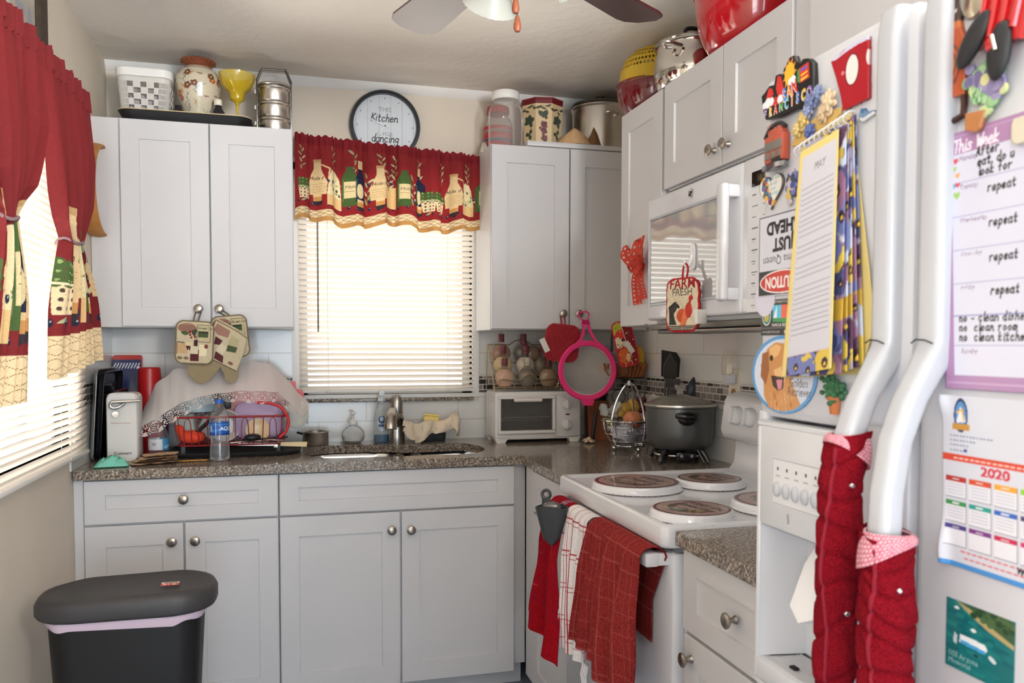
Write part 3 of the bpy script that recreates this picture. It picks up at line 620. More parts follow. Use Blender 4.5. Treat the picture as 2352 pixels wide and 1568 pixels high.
def wine_print(cv, seed, k=1., band=.085, sprigs=False):
    """kitchen still life border: ochre net hem, red strip with olives, bottles and jars above"""
    rr = random.Random(seed); w = cv.w
    cv.rect(0, 0, w, cv.h, RED)
    cv.rect(0, 0, w, band * k, CREAM)
    for j in range(6):
        y = band * k * (j + .5) / 6
        cv.line([(x, y + (.004 if (i + j) % 2 else -.004) * k) for i, x in enumerate(np.arange(0, w + .02, .022 * k))], .0016, (126, 88, 48))
    y0 = band * k + .012
    x = .01
    while x < w:
        olive(cv, x + rr.uniform(0, .01), y0 + .012 * k + rr.uniform(-.003, .01), .0065 * k); x += .035 * k
    x = .03; i = 0; y1 = y0 + .03 * k
    seq = ['pot', 'jug', 'jar', 'bottle', 'dark', 'branch', 'jug', 'basket', 'bottle', 'branch', 'dark', 'pot']
    if sprigs:
        for xx in np.arange(.05, w, .125): branch(cv, xx + rr.uniform(-.02, .02), y1 + .12, .1, rr, .026, False)
    while x < w:
        q = seq[i % len(seq)]; i += 1
        if q == 'pot': pot(cv, x + .02 * k, y1, .075 * k); cv.leaf(x, y1 - .015 * k, .03 * k, 20, SAGE); x += .07 * k
        elif q == 'jug': tumbler(cv, x + .04 * k, y1 - .015 * k, .05 * k); jug(cv, x + .04 * k, y1 + .03 * k, .17 * k); x += .085 * k
        elif q == 'jar':
            cv.poly([(x, y1 + .03 * k), (x + .1 * k, y1 + .03 * k), (x + .085 * k, y1 + .12 * k), (x + .06 * k, y1 + .15 * k), (x + .02 * k, y1 + .15 * k), (x + .01 * k, y1 + .12 * k)], (228, 214, 172))
            for _ in range(26): cv.leaf(x + rr.uniform(0, .1) * k, y1 + rr.uniform(.03, .11) * k, .018 * k, rr.uniform(0, 360), rr.choice([SAGE, (120, 136, 84), (210, 206, 160)])); 
            for _ in range(7): olive(cv, x + rr.uniform(0, .1) * k, y1 + rr.uniform(.03, .11) * k, .006 * k)
            cv.rect(x, y1 - .02 * k, x + .1 * k, y1 + .03 * k, (222, 190, 136)); x += .115 * k
        elif q == 'bottle': bottle(cv, x + .03 * k, y1, .23 * k, GREEN); x += .06 * k
        elif q == 'dark': bottle(cv, x + .03 * k, y1 + .015 * k, .2 * k, NAVY, False, neck=(222, 196, 150)); cv.ell(x + .03 * k, y1 + .07 * k, .022 * k, .035 * k, (226, 210, 166)); tumbler(cv, x + .03 * k, y1 - .02 * k, .05 * k); x += .065 * k
        elif q == 'branch': branch(cv, x + .02 * k, y1 + .01 * k, .15 * k, rr, .036 * k); x += .045 * k
        else:
            cv.rect(x, y1 - .01 * k, x + .07 * k, y1 + .1 * k, (218, 184, 130)); branch(cv, x + .03 * k, y1 + .08 * k, .1 * k, rr, .03 * k); x += .085 * k
def tabfn(tab):
    t = np.array(tab, float); t = t[np.argsort(t[:, 0])]; return lambda z: [np.interp(z, t[:, 0], t[:, i]) for i in range(1, t.shape[1])]
def curtain(label, tab, zlo, ztop, tie, seed, folds, bslope, xo):
    t = thing('curtain', label, 'curtain', (0, 0, 0)); Wf, H = .8, ztop - zlo + .02
    cv = Canvas(Wf, H, 430); wine_print(cv, seed, 1.55, .075); cv.speck(.03); f = tabfn(tab)
    ph = seed * 1.7
    def fn(X, Y):
        v = Y / H; z0 = zlo + v * (ztop - zlo); u = X / Wf; u2 = u + .035 * np.sin(2 * PI * folds * u + ph) / folds * 2
        z = z0 + bslope * (1 - v) ** 2 * (u - .5); yl, yr = f(z0)
        near = np.exp(-((z0 - tie) / .1) ** 2)
        A = (.013 + .011 * np.sin(PI * v)) * (1 - .25 * near)
        fl = .35 + np.sin(2 * PI * folds * u + ph + .9 * np.sin(3 * v + ph)) + .35 * np.sin(2 * PI * folds * 2.3 * u + ph * 2 + 2 * v)
        ruff = np.where(z0 > ztop - .06, .005 * np.sin(2 * PI * 34 * u), 0)
        y = yl + (yr - yl) * u2; sag = .012 * near * np.cos(2 * PI * folds * u)
        return (xo + A * fl + ruff * 1.2, y, z + sag + np.where(v > .97, .0025 * np.sin(2 * PI * 31 * u), 0))
    sheet(cv, fn, 'fabric_panel', cloth_m, t)
    yl, yr = f(tie); b = MB(); c = (yl + yr) / 2; ry = (yr - yl) / 2 + .006
    b.tube([(xo + .034 * math.cos(a), c + ry * math.sin(a), tie + .006 * math.sin(3 * a)) for a in np.linspace(0, 2 * PI, 24, endpoint=False)], .0045, 8, closed=True)
    build(b, 'tie_back', M('tie_grey', (146, 120, 124), .8), t); return t
far = curtain('red curtain panel with bottle print hem, tied at the waist beside the woven tray', [(2.13, -1.2, -.72), (1.91, -1.16, -.67), (1.76, -1.10, -.745), (1.69, -1.06, -.83), (1.636, -1.0, -.89), (1.58, -1.03, -.83), (1.53, -1.055, -.78), (1.447, -1.10, -.71), (1.28, -1.15, -.61), (1.2, -1.155, -.59)], 1.262, 2.128, 1.636, 3, 5, .05, .085)
cv = Canvas(.05, .4, 200, (226, 220, 220)); sheet(cv, lambda X, Y: (.066 + .006 * np.sin(60 * X) + 0 * Y, -1.10 + X * 1.0 + .10 * (Y / .4) ** 2, 1.235 + Y), 'lining', M('lining_white', (226, 218, 218), .8, transl=.3), far)
curtain('red curtain panel with olive print hem, nearest the camera at the left edge', [(2.13, -1.76, -1.255), (1.904, -1.8, -1.235), (1.722, -1.72, -1.355), (1.67, -1.64, -1.43), (1.62, -1.58, -1.485), (1.577, -1.58, -1.47), (1.432, -1.66, -1.42), (1.2, -1.74, -1.42)], 1.195, 2.125, 1.62, 8, 5, 0, .085)
iron = M('black_iron', (38, 36, 36), .5, .6)
for nm, a0, a1, fin in (('black curtain rod over the far red curtain panel', -1.19, -.70, (0, 1)), ('black curtain rod with finial above the near red curtain panel', -1.9, -1.235, (1,))):
    t = thing('curtain_rod', nm, 'curtain rod', (.058, a0, 2.103)); L = a1 - a0
    build(MB().tube([(0, 0, 0), (0, L, 0)], .008, 10), 'rod', iron, t)
    for k in (1,):
        b = MB(); b.lathe([(0, 0), (.01, .002), (.011, .008), (.008, .012), (.018, .024), (.021, .036), (.016, .05), (.006, .062), (0, .065)], 18, T((0, L, 0), rx=-90)); build(b, 'finial', iron, t)
    b = MB()
    b.tube([(-.056, L * .9, 0), (0, L * .9, 0)], .006, 8); b.cyl((-.0565, L * .9, 0), (-.052, L * .9, 0), .02); build(b, 'bracket', iron, t)

# valance over the sink window
va = thing('valance', 'red valance printed with bottles and olives above the sink window', 'valance', (0, 0, 0))
cv = Canvas(1.0, .355, 620); wine_print(cv, 5, .86, .055, True); cv.a[(np.abs(cv.a - np.array(RED)).sum(-1) < 1)] = (142, 36, 40); cv.rect(0, 0, 1.0, .018, OCHRE); cv.rect(0, .315, 1.0, .355, (132, 30, 38)); cv.speck(.03)  # curtain red lightened here: the sunlit look is put into the valance colour
def vfn(X, Y):
    u = X / 1.0; v = Y / .355; zt = 2.212 - .047 * u; zb = 1.848 - .018 * u + .012 * np.sin(2 * PI * 2.2 * u + .5) + .006 * np.sin(2 * PI * 7 * u)
    x = .727 + .784 * (u + .008 * np.sin(2 * PI * 7 * u) + .004 * np.sin(2 * PI * 17 * u + 1) + .012 * np.exp(-((u - .47) / .05) ** 2) * np.sin(60 * u))
    A = .014 + .016 * (1 - v)
    y = -.1 - A * (np.sin(2 * PI * 7 * u + .6 * np.sin(2.5 * v)) * .7 + .45 * np.sin(2 * PI * 12.5 * u + 1) * np.exp(-((u - .5) / .16) ** 2)) - .004 * np.sin(2 * PI * 38 * u) * np.exp(-((v - .92) / .07) ** 2)
    return (x, y, zb + (zt - zb) * v + .004 * np.sin(2 * PI * 33 * u) * (v > .96))
sheet(cv, vfn, 'fabric', M('printed_cotton_sheer', (170, 50, 50), .85, attr=True, transl=.4, bump=(900, .1, .0005)), va)
b = MB(); b.tube([(.7235, -.06, 2.192), (1.5125, -.06, 2.146)], .006, 10); build(b, 'rod', M('rod_white', (220, 215, 208), .4), va)

# ================================================================ LEFT WALL: picture, woven tray
pf = thing('picture_frame', 'dark framed picture hanging high on the left wall over the curtains', 'picture', (.003, -1.25, 2.13))
b = MB(); prof = [(0, 0), (.022, 0), (.028, .01), (.024, .03), (.02, .05), (.012, .058), (.004, .058)]
ring = []
for d, q in [(p[0], p[1]) for p in prof]: ring.append([(d, -.345 + q, q), (d, .345 - q, q), (d, .345 - q, .33 - q), (d, -.345 + q, .33 - q)])
b.loft(ring, cap0=True, cap1=False); build(b, 'frame', M('dark_wood', (62, 50, 42), .5, var=(40, .3)), pf, ang=25)
ring = [[(.0125, -.345 + q, q), (.0125, .345 - q, q), (.0125, .345 - q, .33 - q), (.0125, -.345 + q, .33 - q)] for q in (.057, .063)]
build(MB().loft(ring, False, False), 'gilt_edge', M('gilt', (176, 140, 80), .4, .5), pf)
cv = Canvas(.57, .21, 160, (168, 166, 158))
for k in range(60): cv.ell(RNG.uniform(0, .57), RNG.uniform(0, .21), RNG.uniform(.01, .05), RNG.uniform(.005, .03), [(150, 152, 160), (178, 170, 150), (160, 158, 140), (186, 182, 172)][k % 4])
sheet(cv, flatfn((.008, -.285, .06), (0, 1, 0), (0, 0, 1)), 'print', M('paper_print', (200, 200, 200), .6, attr=True), pf, smooth=False)
wt = thing('woven_tray', 'round woven tan and black basket tray hung on the wall behind the curtain', 'basket', (.002, -.315, 1.9))
wv = M('cane', (176, 122, 62), .6, var=(30, .15)); 
cv = Canvas(.3, .3, 420, (190, 140, 80)); cv.clear(); cv.ell(.15, .15, .149, .149, None)
for i in range(60):
    for j in range(30):
        if (i + 2 * j) % 4 < 2: cv.a[int(j * cv.ny / 30):int((j + 1) * cv.ny / 30 - 1), int(i * cv.nx / 60):int((i + 1) * cv.nx / 60)] = (34, 28, 24)
sheet(cv, lambda X, Y: (.006 + .012 * (((X - .15) ** 2 + (Y - .15) ** 2) / .0225), X - .15, Y - .15), 'woven_base', M('cane_weave', (180, 130, 70), .7, attr=True, bump=(200, .3, .001)), wt, thick=.004)
b = MB(); b.lathe([(.148, .004), (.166, .002), (.17, .03), (.165, .052), (.158, .054), (.155, .045), (.15, .02)], 48, T(ry=90)); build(b, 'rim', wv, wt)

# ================================================================ TRASH CAN
tc = thing('trash_can', 'black plastic trash can with grey lid and white liner, by the left wall', 'trash can', (.29, -1.26, 0))
blk = M('black_plastic', (17, 17, 19), .55, bump=(700, .2, .0006)); lidm = M('charcoal_plastic', (56, 55, 57), .5, bump=(900, .15, .0004))
L = []
for s, z in ((.76, 0.001), (.78, .01), (.9, .4), (.965, .63)): L.append([(x * s, y * s, z) for x, y in rrect(.39, .225, .07, 6)])
build(MB().loft(L), 'bin', blk, tc)
L = []
for w, d, z in ((.40, .232, .628), (.437, .252, .632), (.446, .258, .64), (.446, .258, .662), (.43, .244, .677), (.40, .214, .681), (.385, .2, .6785)): L.append([(x, y, z + .012 * max(0, 1 - (x / .22 - .2) ** 2) * (z > .66)) for x, y in rrect(w, d, .42 * d, 8)])
build(MB().loft(L), 'lid', lidm, tc, ang=50)
b = MB(); L = []
for s, z in ((.978, .612), (1.0, .618), (1.01, .63), (.98, .634)):
    L.append([(x * s, y * s, z - (.02 * (1 - abs(x) / .2) * (z < .62)) + .004 * math.sin(x * 90)) for x, y in rrect(.39, .225, .07, 10)])
build(MB().loft(L, False, False), 'liner_bag', M('liner', (226, 204, 222), .45, transl=.2), tc)
b = MB(); b.prism(rrect(.07, .045, .02, 6), 0, .006, T((.178, .01, .675), ry=6)); build(b, 'latch', M('latch_grey', (150, 156, 156), .3, .4), tc)
cv = Canvas(.045, .03, 1400, (228, 226, 222)); cv.rect(0, 0, .045, .019, (214, 84, 60)); cv.rect(.006, .004, .013, .016, (230, 230, 235)); cv.rect(.03, .003, .036, .016, (232, 230, 235)); cv.rect(.018, .003, .02, .016, (240, 200, 190)); cv.rect(.006, .021, .04, .027, (60, 60, 60)); cv.line([(.03, .012), (.04, .012)], .002, (60, 60, 120))
sheet(cv, flatfn((.085, -.055, .6945), (1, 0, 0), (0, .98, .02)), 'price_sticker', M('sticker', (220, 220, 220), .35, attr=True), tc, smooth=False, thick=.0004)

# ================================================================ ON THE LEFT WALL CABINET
ZT = 2.1725
tr = thing('serving_tray', 'long black tray with cream rim on top of the left wall cabinet', 'tray', (.33, -.19, ZT))
L = []
for w, d, z in ((.43, .19, 0), (.44, .2, .002), (.475, .232, .034), (.478, .235, .036), (.47, .227, .035), (.43, .19, .006)): L.append([(x, y, z) for x, y in rrect(w, d, .05, 6)])
build(MB().loft(L), 'tray_body', M('tray_black', (34, 34, 36), .5), tr)
L = []
for w, d, z in ((.479, .236, .0365), (.478, .235, .04), (.47, .227, .0405), (.466, .223, .037)): L.append([(x, y, z) for x, y in rrect(w, d, .05, 6)])
build(MB().loft(L, False, False), 'rim', M('tray_cream', (206, 186, 146), .5), tr)
ZY = ZT + .0068
bk = thing('storage_basket', 'white slotted plastic basket with a white lid rim, on the black tray', 'basket', (.178, -.175, ZY))
cv = Canvas(1.0, .15, 760); 
def bfn(o):
    def fn(X, Y):
        v = Y / .15; w = .16 + .03 * v; d = .13 + .028 * v; P = rrect(1, 1, .2, 8); P = np.array(P + [P[0]]); s = np.linspace(0, 1, len(P)); u = X / 1.0
        return (np.interp(u, s, P[:, 0]) * (w + o), np.interp(u, s, P[:, 1]) * (d + o), v * .165)
    return fn
for i in range(80):
    for j in range(6):
        x = i / 80 * 1.0 + (.006 if j % 2 else 0); y = .02 + j * .0195
        cv.rect(x + .0035, y, x + .0078, y + .0155, 'cut')
cv.a[:] = (226, 222, 216)
sheet(cv, bfn(0), 'slotted_wall', M('basket_plastic', (226, 222, 216), .4, attr=True, transl=.2), bk, thick=.0025)
b = MB(); b.prism(rrect(.158, .128, .03, 6), .0, .004); build(b, 'base', _M['basket_plastic'] if False else M('basket_white', (228, 225, 220), .4), bk)
L = []
for w, d, z in ((.19, .158, .166), (.2, .168, .168), (.203, .171, .196), (.196, .164, .2), (.186, .154, .2), (.183, .151, .17)): L.append([(x, y, z) for x, y in rrect(w, d, .04, 8)])
build(MB().loft(L, False, False), 'lid_rim', M('lid_white', (238, 236, 232), .35), bk)
b = MB(); b.box(-.06, .06, -.045, .045, .006, .12, .02); build(b, 'folded_cloth', M('basket_cloth', (176, 168, 168), .9), None, label='grey folded cloth inside the white slotted basket', cat='cloth', loc=(.178, -.175, ZY))
# vase
vs = thing('vase', 'cream oriental porcelain vase painted with flowers and brown scalloped mouth', 'vase', (.368, -.185, ZY))
cv = Canvas(.45, .26, 420, (206, 196, 172))
for k in range(130):
    x, y = RNG.uniform(0, .45), RNG.uniform(.01, .2); c = [(176, 96, 64), (150, 120, 110), (104, 112, 92), (110, 70, 56), (196, 150, 90), (120, 134, 140)][k % 6]
    if k % 3 == 0:
        for a in range(5): cv.ell(x + .007 * math.cos(a * 1.256), y + .007 * math.sin(a * 1.256), .006, .005, c)
        cv.ell(x, y, .003, .003, (220, 190, 120))
    elif k % 3 == 1: cv.leaf(x, y, .025, RNG.uniform(0, 360), c)
    else: cv.line([(x, y), (x + RNG.uniform(-.02, .02), y + .015), (x + RNG.uniform(-.02, .02), y + .03)], .0022, c)
cv.rect(0, .232, .45, .26, (134, 74, 46)); cv.rect(0, .0, .45, .012, (170, 130, 90))
vp = np.array([(0, .048), (.02, .047), (.06, .058), (.11, .074), (.16, .084), (.195, .083), (.218, .07), (.23, .054), (.24, .048), (.25, .05), (.26, .056)])
sheet(cv, lambda X, Y: (np.interp(Y, vp[:, 0], vp[:, 1]) * np.cos(X / .45 * 2 * PI + .3), np.interp(Y, vp[:, 0], vp[:, 1]) * np.sin(X / .45 * 2 * PI + .3), Y), 'body', M('porcelain', (210, 200, 180), .12, attr=True, coat=.5), vs, thick=.004)
b = MB()
for i in range(18):
    a = 2 * PI * i / 18; b.ell((.056 * math.cos(a), .056 * math.sin(a), .257), (.0115, .0115, .008), 8, 6)
b.lathe([(.046, .24), (.056, .248), (.062, .256), (.06, .262), (.05, .258), (.043, .24)], 36); build(b, 'mouth', M('vase_brown', (132, 70, 42), .25, coat=.4), vs)
b = MB(); b.lathe([(0, 0), (.05, 0), (.05, .004), (0, .004)], 24); build(b, 'base', _M['vase_brown'], vs)
# small jars on the tray
jd = M('dark_glass', (24, 20, 30), .1, coat=.5)
j = thing('small_jar', 'small dark jar with silver band between the basket and the vase', 'jar', (.3, -.245, ZY))
build(MB().lathe([(0, 0), (.02, 0), (.022, .004), (.022, .045), (.016, .055), (.016, .068), (0, .07)], 20), 'jar_body', jd, j); build(MB().lathe([(.0225, .02), (.0228, .021), (.0228, .04), (.0225, .041)], 20), 'label_band', M('label_blue', (150, 165, 185), .4), j)
j = thing('small_bottle', 'small dark bottle with white cap behind the yellow glass', 'bottle', (.446, -.262, ZY))
build(MB().lathe([(0, 0), (.022, 0), (.024, .005), (.024, .05), (.014, .066), (.013, .075), (0, .076)], 20), 'bottle_body', jd, j); build(MB().lathe([(.0145, .0745), (.0155, .076), (.0155, .094), (.013, .098), (0, .0985)], 20), 'cap', M('cap_white', (220, 214, 196), .4), j)
b = MB()
for k in range(5): b.ell((.012 * math.cos(k * 1.3), .012 * math.sin(k * 1.3), .012 + .003 * (k % 2)), (.014, .012, .011), 10, 7)
build(b, 'pink_trinket', M('trinket_pink', (220, 90, 140), .5), label='small pink trinket lying on the tray beside the yellow glass foot', cat='trinket', loc=(.487, -.25, ZY))
yg = thing('margarita_glass', 'yellow margarita glass standing on the black tray', 'glass', (.515, -.24, ZY))
ym = M('yellow_glass', (232, 204, 30), .05, thin=.35)
build(MB().lathe([(.068, .205), (.066, .205), (.06, .18), (.046, .155), (.03, .142), (.026, .13), (.022, .112), (.008, .1), (0, .099), (0, .092), (.006, .088), (.012, .098), (.026, .108), (.0295, .132), (.034, .14), (.05, .152), (.064, .178), (.07, .205), (.068, .205)], 36), 'bowl', ym, yg)
build(MB().lathe([(0, 0), (.036, 0), (.036, .003), (.01, .007), (.0055, .02), (.005, .06), (.007, .09), (0, .091)], 30), 'stem', ym, yg)
# tiffin carrier
tf = thing('tiffin_carrier', 'three-tier stainless tiffin carrier with latch handle, beside the black tray', 'tiffin carrier', (.652, -.19, ZT))
sst = M('stainless', (222, 218, 212), .28, 1.)
for k in range(3):
    z = k * .062 + .001; b = MB(); b.lathe([(0, z), (.058, z), (.0605, z + .004), (.0605, z + .046), (.064, z + .05), (.064, z + .056), (.0605, z + .06), (0, z + .06)], 40); build(b, 'tier', sst, tf)
b = MB(); b.lathe([(.0, .187), (.062, .187), (.064, .19), (.062, .196), (.05, .2), (0, .202)], 40); build(b, 'lid', sst, tf)
b = MB()
for s in (-1, 1):
    for k in range(7): pass
    b.box(s * .0655 - .003, s * .0655 + .003, -.012, .012, .002, .215, .0015)
    b.tube([(s * .066, 0, .21), (s * .05, 0, .25), (s * .042, 0, .262)], [.006, .005, .005], 8)
b.tube([(-.044, 0, .26), (.044, 0, .26)], .0045, 8); build(b, 'carry_frame', M('steel_dark', (120, 116, 110), .35, 1.), tf)
for k in range(3): build(MB().box(-.075, -.069, -.008, .008, .035 + k * .062, .05 + k * .062, .001), 'latch_clip', M('clip_white', (226, 224, 220), .4), tf)

# ================================================================ CLOCK
ck = thing('wall_clock', 'round black-rimmed wall clock reading This Kitchen is for dancing', 'clock', (1.111, -.002, 2.287))
r_ = .152
b = MB(); b.lathe([(.135, .0), (.15, .0), (.152, .004), (.152, .03), (.148, .037), (.141, .038), (.137, .034), (.136, .012)], 64, T(rx=90)); build(b, 'rim', M('clock_black', (40, 42, 48), .4), ck)
cv = Canvas(.276, .276, 1300, (216, 222, 228)); cv.clear(); cv.ell(.138, .138, .1375, .1375, None)
for k in range(6): cv.rect(k * .05 + .012, 0, k * .05 + .0138, .276, (168, 172, 180)); 
for k in range(40): x = RNG.uniform(0, .276); y = RNG.uniform(0, .276); cv.line([(x, y), (x + .0006, y + RNG.uniform(.02, .06))], .0008, (200, 206, 214))
for k in range(12): a = R(30 * k); cv.ell(.138 + .12 * math.sin(a), .138 + .12 * math.cos(a), .0024, .0024, (70, 76, 86))
cv.text('THIS', .138, .2, .028, (140, 146, 152), align='c'); cv.text('IS FOR', .138, .096, .024, (140, 146, 152), align='c')
cv.hand('Kitchen', .075, .158, .0185, .0042, (48, 50, 58), adv=.98, slant=.2); cv.hand('dancing', .078, .07, .0185, .0042, (48, 50, 58), adv=.98, slant=.2)
sheet(cv, flatfn((-.138, -.012, -.138), (1, 0, 0), (0, 0, 1)), 'dial', M('dial_print', (220, 220, 225), .5, attr=True), ck, smooth=False)
for nm, ln, a, w in (('hour_hand', .05, 215, .005), ('minute_hand', .085, 292, .0035)):
    a = R(a); d = (math.sin(a), math.cos(a)); n_ = (d[1], -d[0]); z = -.016 if nm == 'hour_hand' else -.018
    P = [(d[0] * t * ln + n_[0] * s * w, d[1] * t * ln + n_[1] * s * w) for t, s in ((-.2, .6), (0, 1), (.7, .8), (1, 0), (.7, -.8), (0, -1), (-.2, -.6))]
    build(MB().prism(P, 0, .001, Matrix(((1, 0, 0, 0), (0, 0, -1, z), (0, 1, 0, 0), (0, 0, 0, 1)))), nm, M('hand_silver', (222, 226, 230), .3, .3), ck)
build(MB().lathe([(.138, 0), (.07, .003), (0, .004)], 48, T((0, -.024, 0), rx=90)), 'glass_cover', glass_m, ck)
build(MB().cyl((0, -.012, 0), (0, -.021, 0), .003, n=12), 'centre_pin', dark_m, ck)

# ================================================================ ON THE RIGHT WALL CABINET
ZR = 2.169
sb = thing('shelf_board', 'white board lying on top of the right wall cabinet under the steel pot', 'board', (1.94, -.165, ZR))
build(MB().box(-.27, .27, -.155, .155, 0, .021, .002), 'board', white_m, sb)
pj = thing('plastic_jar', 'tall clear plastic jar with white screw lid on the right wall cabinet', 'jar', (1.602, -.217, ZR))
clear_m = M('clear_plastic', (232, 226, 222), .08, thin=.14)
build(MB().lathe([(0, .001), (.066, .001), (.074, .008), (.075, .02), (.075, .155), (.068, .178), (.052, .198), (.051, .21)], 40), 'jar_body', clear_m, pj)
build(MB().lathe([(.05, .205), (.056, .206), (.0585, .21), (.0585, .236), (.055, .241), (0, .242)], 40), 'lid', M('lid_white', (238, 236, 232), .35), pj)
rj = thing('red_jar', 'striped glass jar with red lid standing behind the clear plastic jar', 'jar', (1.605, -.068, ZR))
build(MB().lathe([(0, .001), (.058, .001), (.065, .006), (.065, .14), (.055, .165), (.046, .175), (.046, .19)], 36), 'jar_body', clear_m, rj)
rb = M('jar_red', (176, 34, 44), .4)
for z0, z1, mm in ((.03, .06, rb), (.075, .1, rb), (.112, .128, rb), (.064, .07, M('jar_blue', (60, 70, 130), .4))): build(MB().lathe([(.0652, z0), (.0658, z0 + .001), (.0658, z1 - .001), (.0652, z1)], 36), 'colour_band', mm, rj)
build(MB().lathe([(.047, .188), (.05, .19), (.05, .215), (.046, .22), (0, .221)], 36), 'lid', rb, rj)
b = MB()
def crumple(w, d, h, seed, n=14, amp=.3):
    rr = np.random.default_rng(seed); q = rr.uniform(-1, 1, (n + 1, n + 1))
    def fn(u, v):
        i, j_ = int(round(u * n)), int(round(v * n)); e = math.sin(PI * u) * math.sin(PI * v)
        return ((u - .5) * w + q[i][j_] * w * .03, (v - .5) * d + q[j_][i] * d * .03, max(.0015, h * (e ** .6) * (1 + amp * q[i][j_])) + .0015)
    m_ = MB(); m_.grid(fn, n, n); o = len(m_.v)
    m_.grid(lambda u, v: ((u - .5) * w * .96, (v - .5) * d * .96, .0005), 2, 2); return m_
build(crumple(.035, .06, .05, 3), 'crumpled_paper', M('paper_white', (226, 220, 210), .8), label='small crumpled white paper at the left edge of the right wall cabinet', cat='paper', loc=(1.533, -.1, ZR), ang=180)
# octagonal canister
oc = thing('canister', 'octagonal cream canister painted with grape vines and a dark red rim', 'canister', (1.787, -.135, ZR + .0215))
cv = Canvas(.56, .205, 480, (214, 190, 148))
for k in range(8):
    x0 = k * .07
    if k % 2 == 0:
        for _ in range(34): cv.ell(x0 + .035 + RNG.normal(0, .009), .075 + RNG.normal(0, .032), .0065, .0065, (96, 34, 46) if _ % 3 else (124, 52, 60))
        cv.leaf(x0 + .03, .125, .04, 60, (52, 66, 52), .6); cv.leaf(x0 + .035, .13, .035, 130, (60, 74, 58), .6)
    else:
        for a in (20, 80, 140, 200, 300): cv.leaf(x0 + .035, .115, .03, a, (54, 70, 56), .7)
        cv.line([(x0 + .035, .11), (x0 + .045, .08), (x0 + .03, .06), (x0 + .04, .035)], .003, (70, 84, 62))
        for a in (60, 180, 280): cv.leaf(x0 + .035, .06, .024, a, (58, 72, 56), .7)
for k in range(28): cv.leaf(k * .02, .165 + .008 * math.sin(k), .03, 20 * (-1) ** k, (60, 66, 48), .3)
cv.line([(x, .17 + .008 * math.sin(x * 50)) for x in np.arange(0, .56, .004)], .0025, (80, 70, 46)); cv.rect(0, .188, .56, .205, (110, 26, 34)); cv.rect(0, 0, .56, .006, (150, 100, 70))
def octfn(X, Y):
    t = X / .07; k = np.floor(np.minimum(t, 7.9999)); f = t - k; a0 = (k - .5) * PI / 4 - 1.75; a1 = a0 + PI / 4; r = .088 * (1 + .1 * Y / .2)
    return (r * (np.cos(a0) * (1 - f) + np.cos(a1) * f), r * (np.sin(a0) * (1 - f) + np.sin(a1) * f), Y)
sheet(cv, octfn, 'body', M('canister_glaze', (214, 190, 150), .3, attr=True), oc, thick=.004, sharp=25)
build(MB().prism([(.085 * math.cos(k * PI / 4 - PI / 8 - 1.75), .085 * math.sin(k * PI / 4 - PI / 8 - 1.75)) for k in range(8)], 0, .005), 'base', M('canister_red', (120, 30, 38), .3), oc)
build(MB().prism([(.098 * math.cos(k * PI / 4 - PI / 8 - 1.75), .098 * math.sin(k * PI / 4 - PI / 8 - 1.75)) for k in range(8)], .2055, .213), 'lid', _M['canister_red'], oc)
# wooden shell piece
def shell_mesh(w, d, h, ridges=9):
    m_ = MB()
    def fn(u, v):
        a = (u - .5) * PI * .95; r = v; k = 1 + .05 * math.cos(ridges * 2 * a)
        return (w * r * math.sin(a) * k, -d * .1 + d * (1 - r * math.cos(a)) * .9, h * math.sin(PI * (1 - v) * .5) * math.cos(a * .6) + .001)
    m_.grid(fn, 36, 12); m_.grid(lambda u, v: tuple(np.array(fn(u, v)) * np.array([.95, .95, .88]) ), 36, 12); return m_
shm = M('shell_tan', (206, 168, 124), .5, var=(60, .12))
build(shell_mesh(.092, .07, .08), 'seashell', shm, label='large tan scallop shell leaning in front of the steel pot on the cabinet', cat='seashell', mat4=T((1.885, -.312, ZR + .0215), rz=-12), ang=60)
build(shell_mesh(.036, .03, .08, 4), 'seashell', M('shell_brown', (120, 84, 54), .5), label='small brown shell against the side of the steel pot', cat='seashell', mat4=T((1.972, -.317, ZR + .0215), rz=0), ang=60)
sp = thing('stock_pot', 'tall stainless stock pot with glass lid in the corner on top of the cabinet', 'pot', (2.06, -.145, ZR + .0215))
build(MB().lathe([(0, 0), (.122, 0), (.126, .004), (.126, .188), (.133, .196), (.133, .2), (.123, .198), (.123, .006), (0, .005)], 48), 'pot_body', sst, sp)
build(MB().lathe([(.134, .2), (.138, .203), (.136, .212), (.128, .217), (.07, .228), (.0, .232)], 48), 'lid', M('lid_dark', (110, 106, 102), .15, .9), sp)
build(MB().lathe([(.01, .231), (.009, .245), (.02, .25), (.022, .256), (0, .26)], 20), 'lid_knob', M('black_knob', (26, 26, 28), .3), sp)
for s in (-1, 1): build(MB().tube(smooth_path([(s * .125, -.04, .15), (s * .15, -.03, .153), (s * .16, 0, .154), (s * .15, .03, .153), (s * .125, .04, .15)], 4), .005, 8), 'handle', sst, sp) if False else None
build(MB().tube(smooth_path([(-.03, -.126, .15), (-.025, -.148, .152), (0, -.153, .153), (.025, -.148, .152), (.03, -.126, .15)], 4), .005, 8), 'handle', sst, sp)

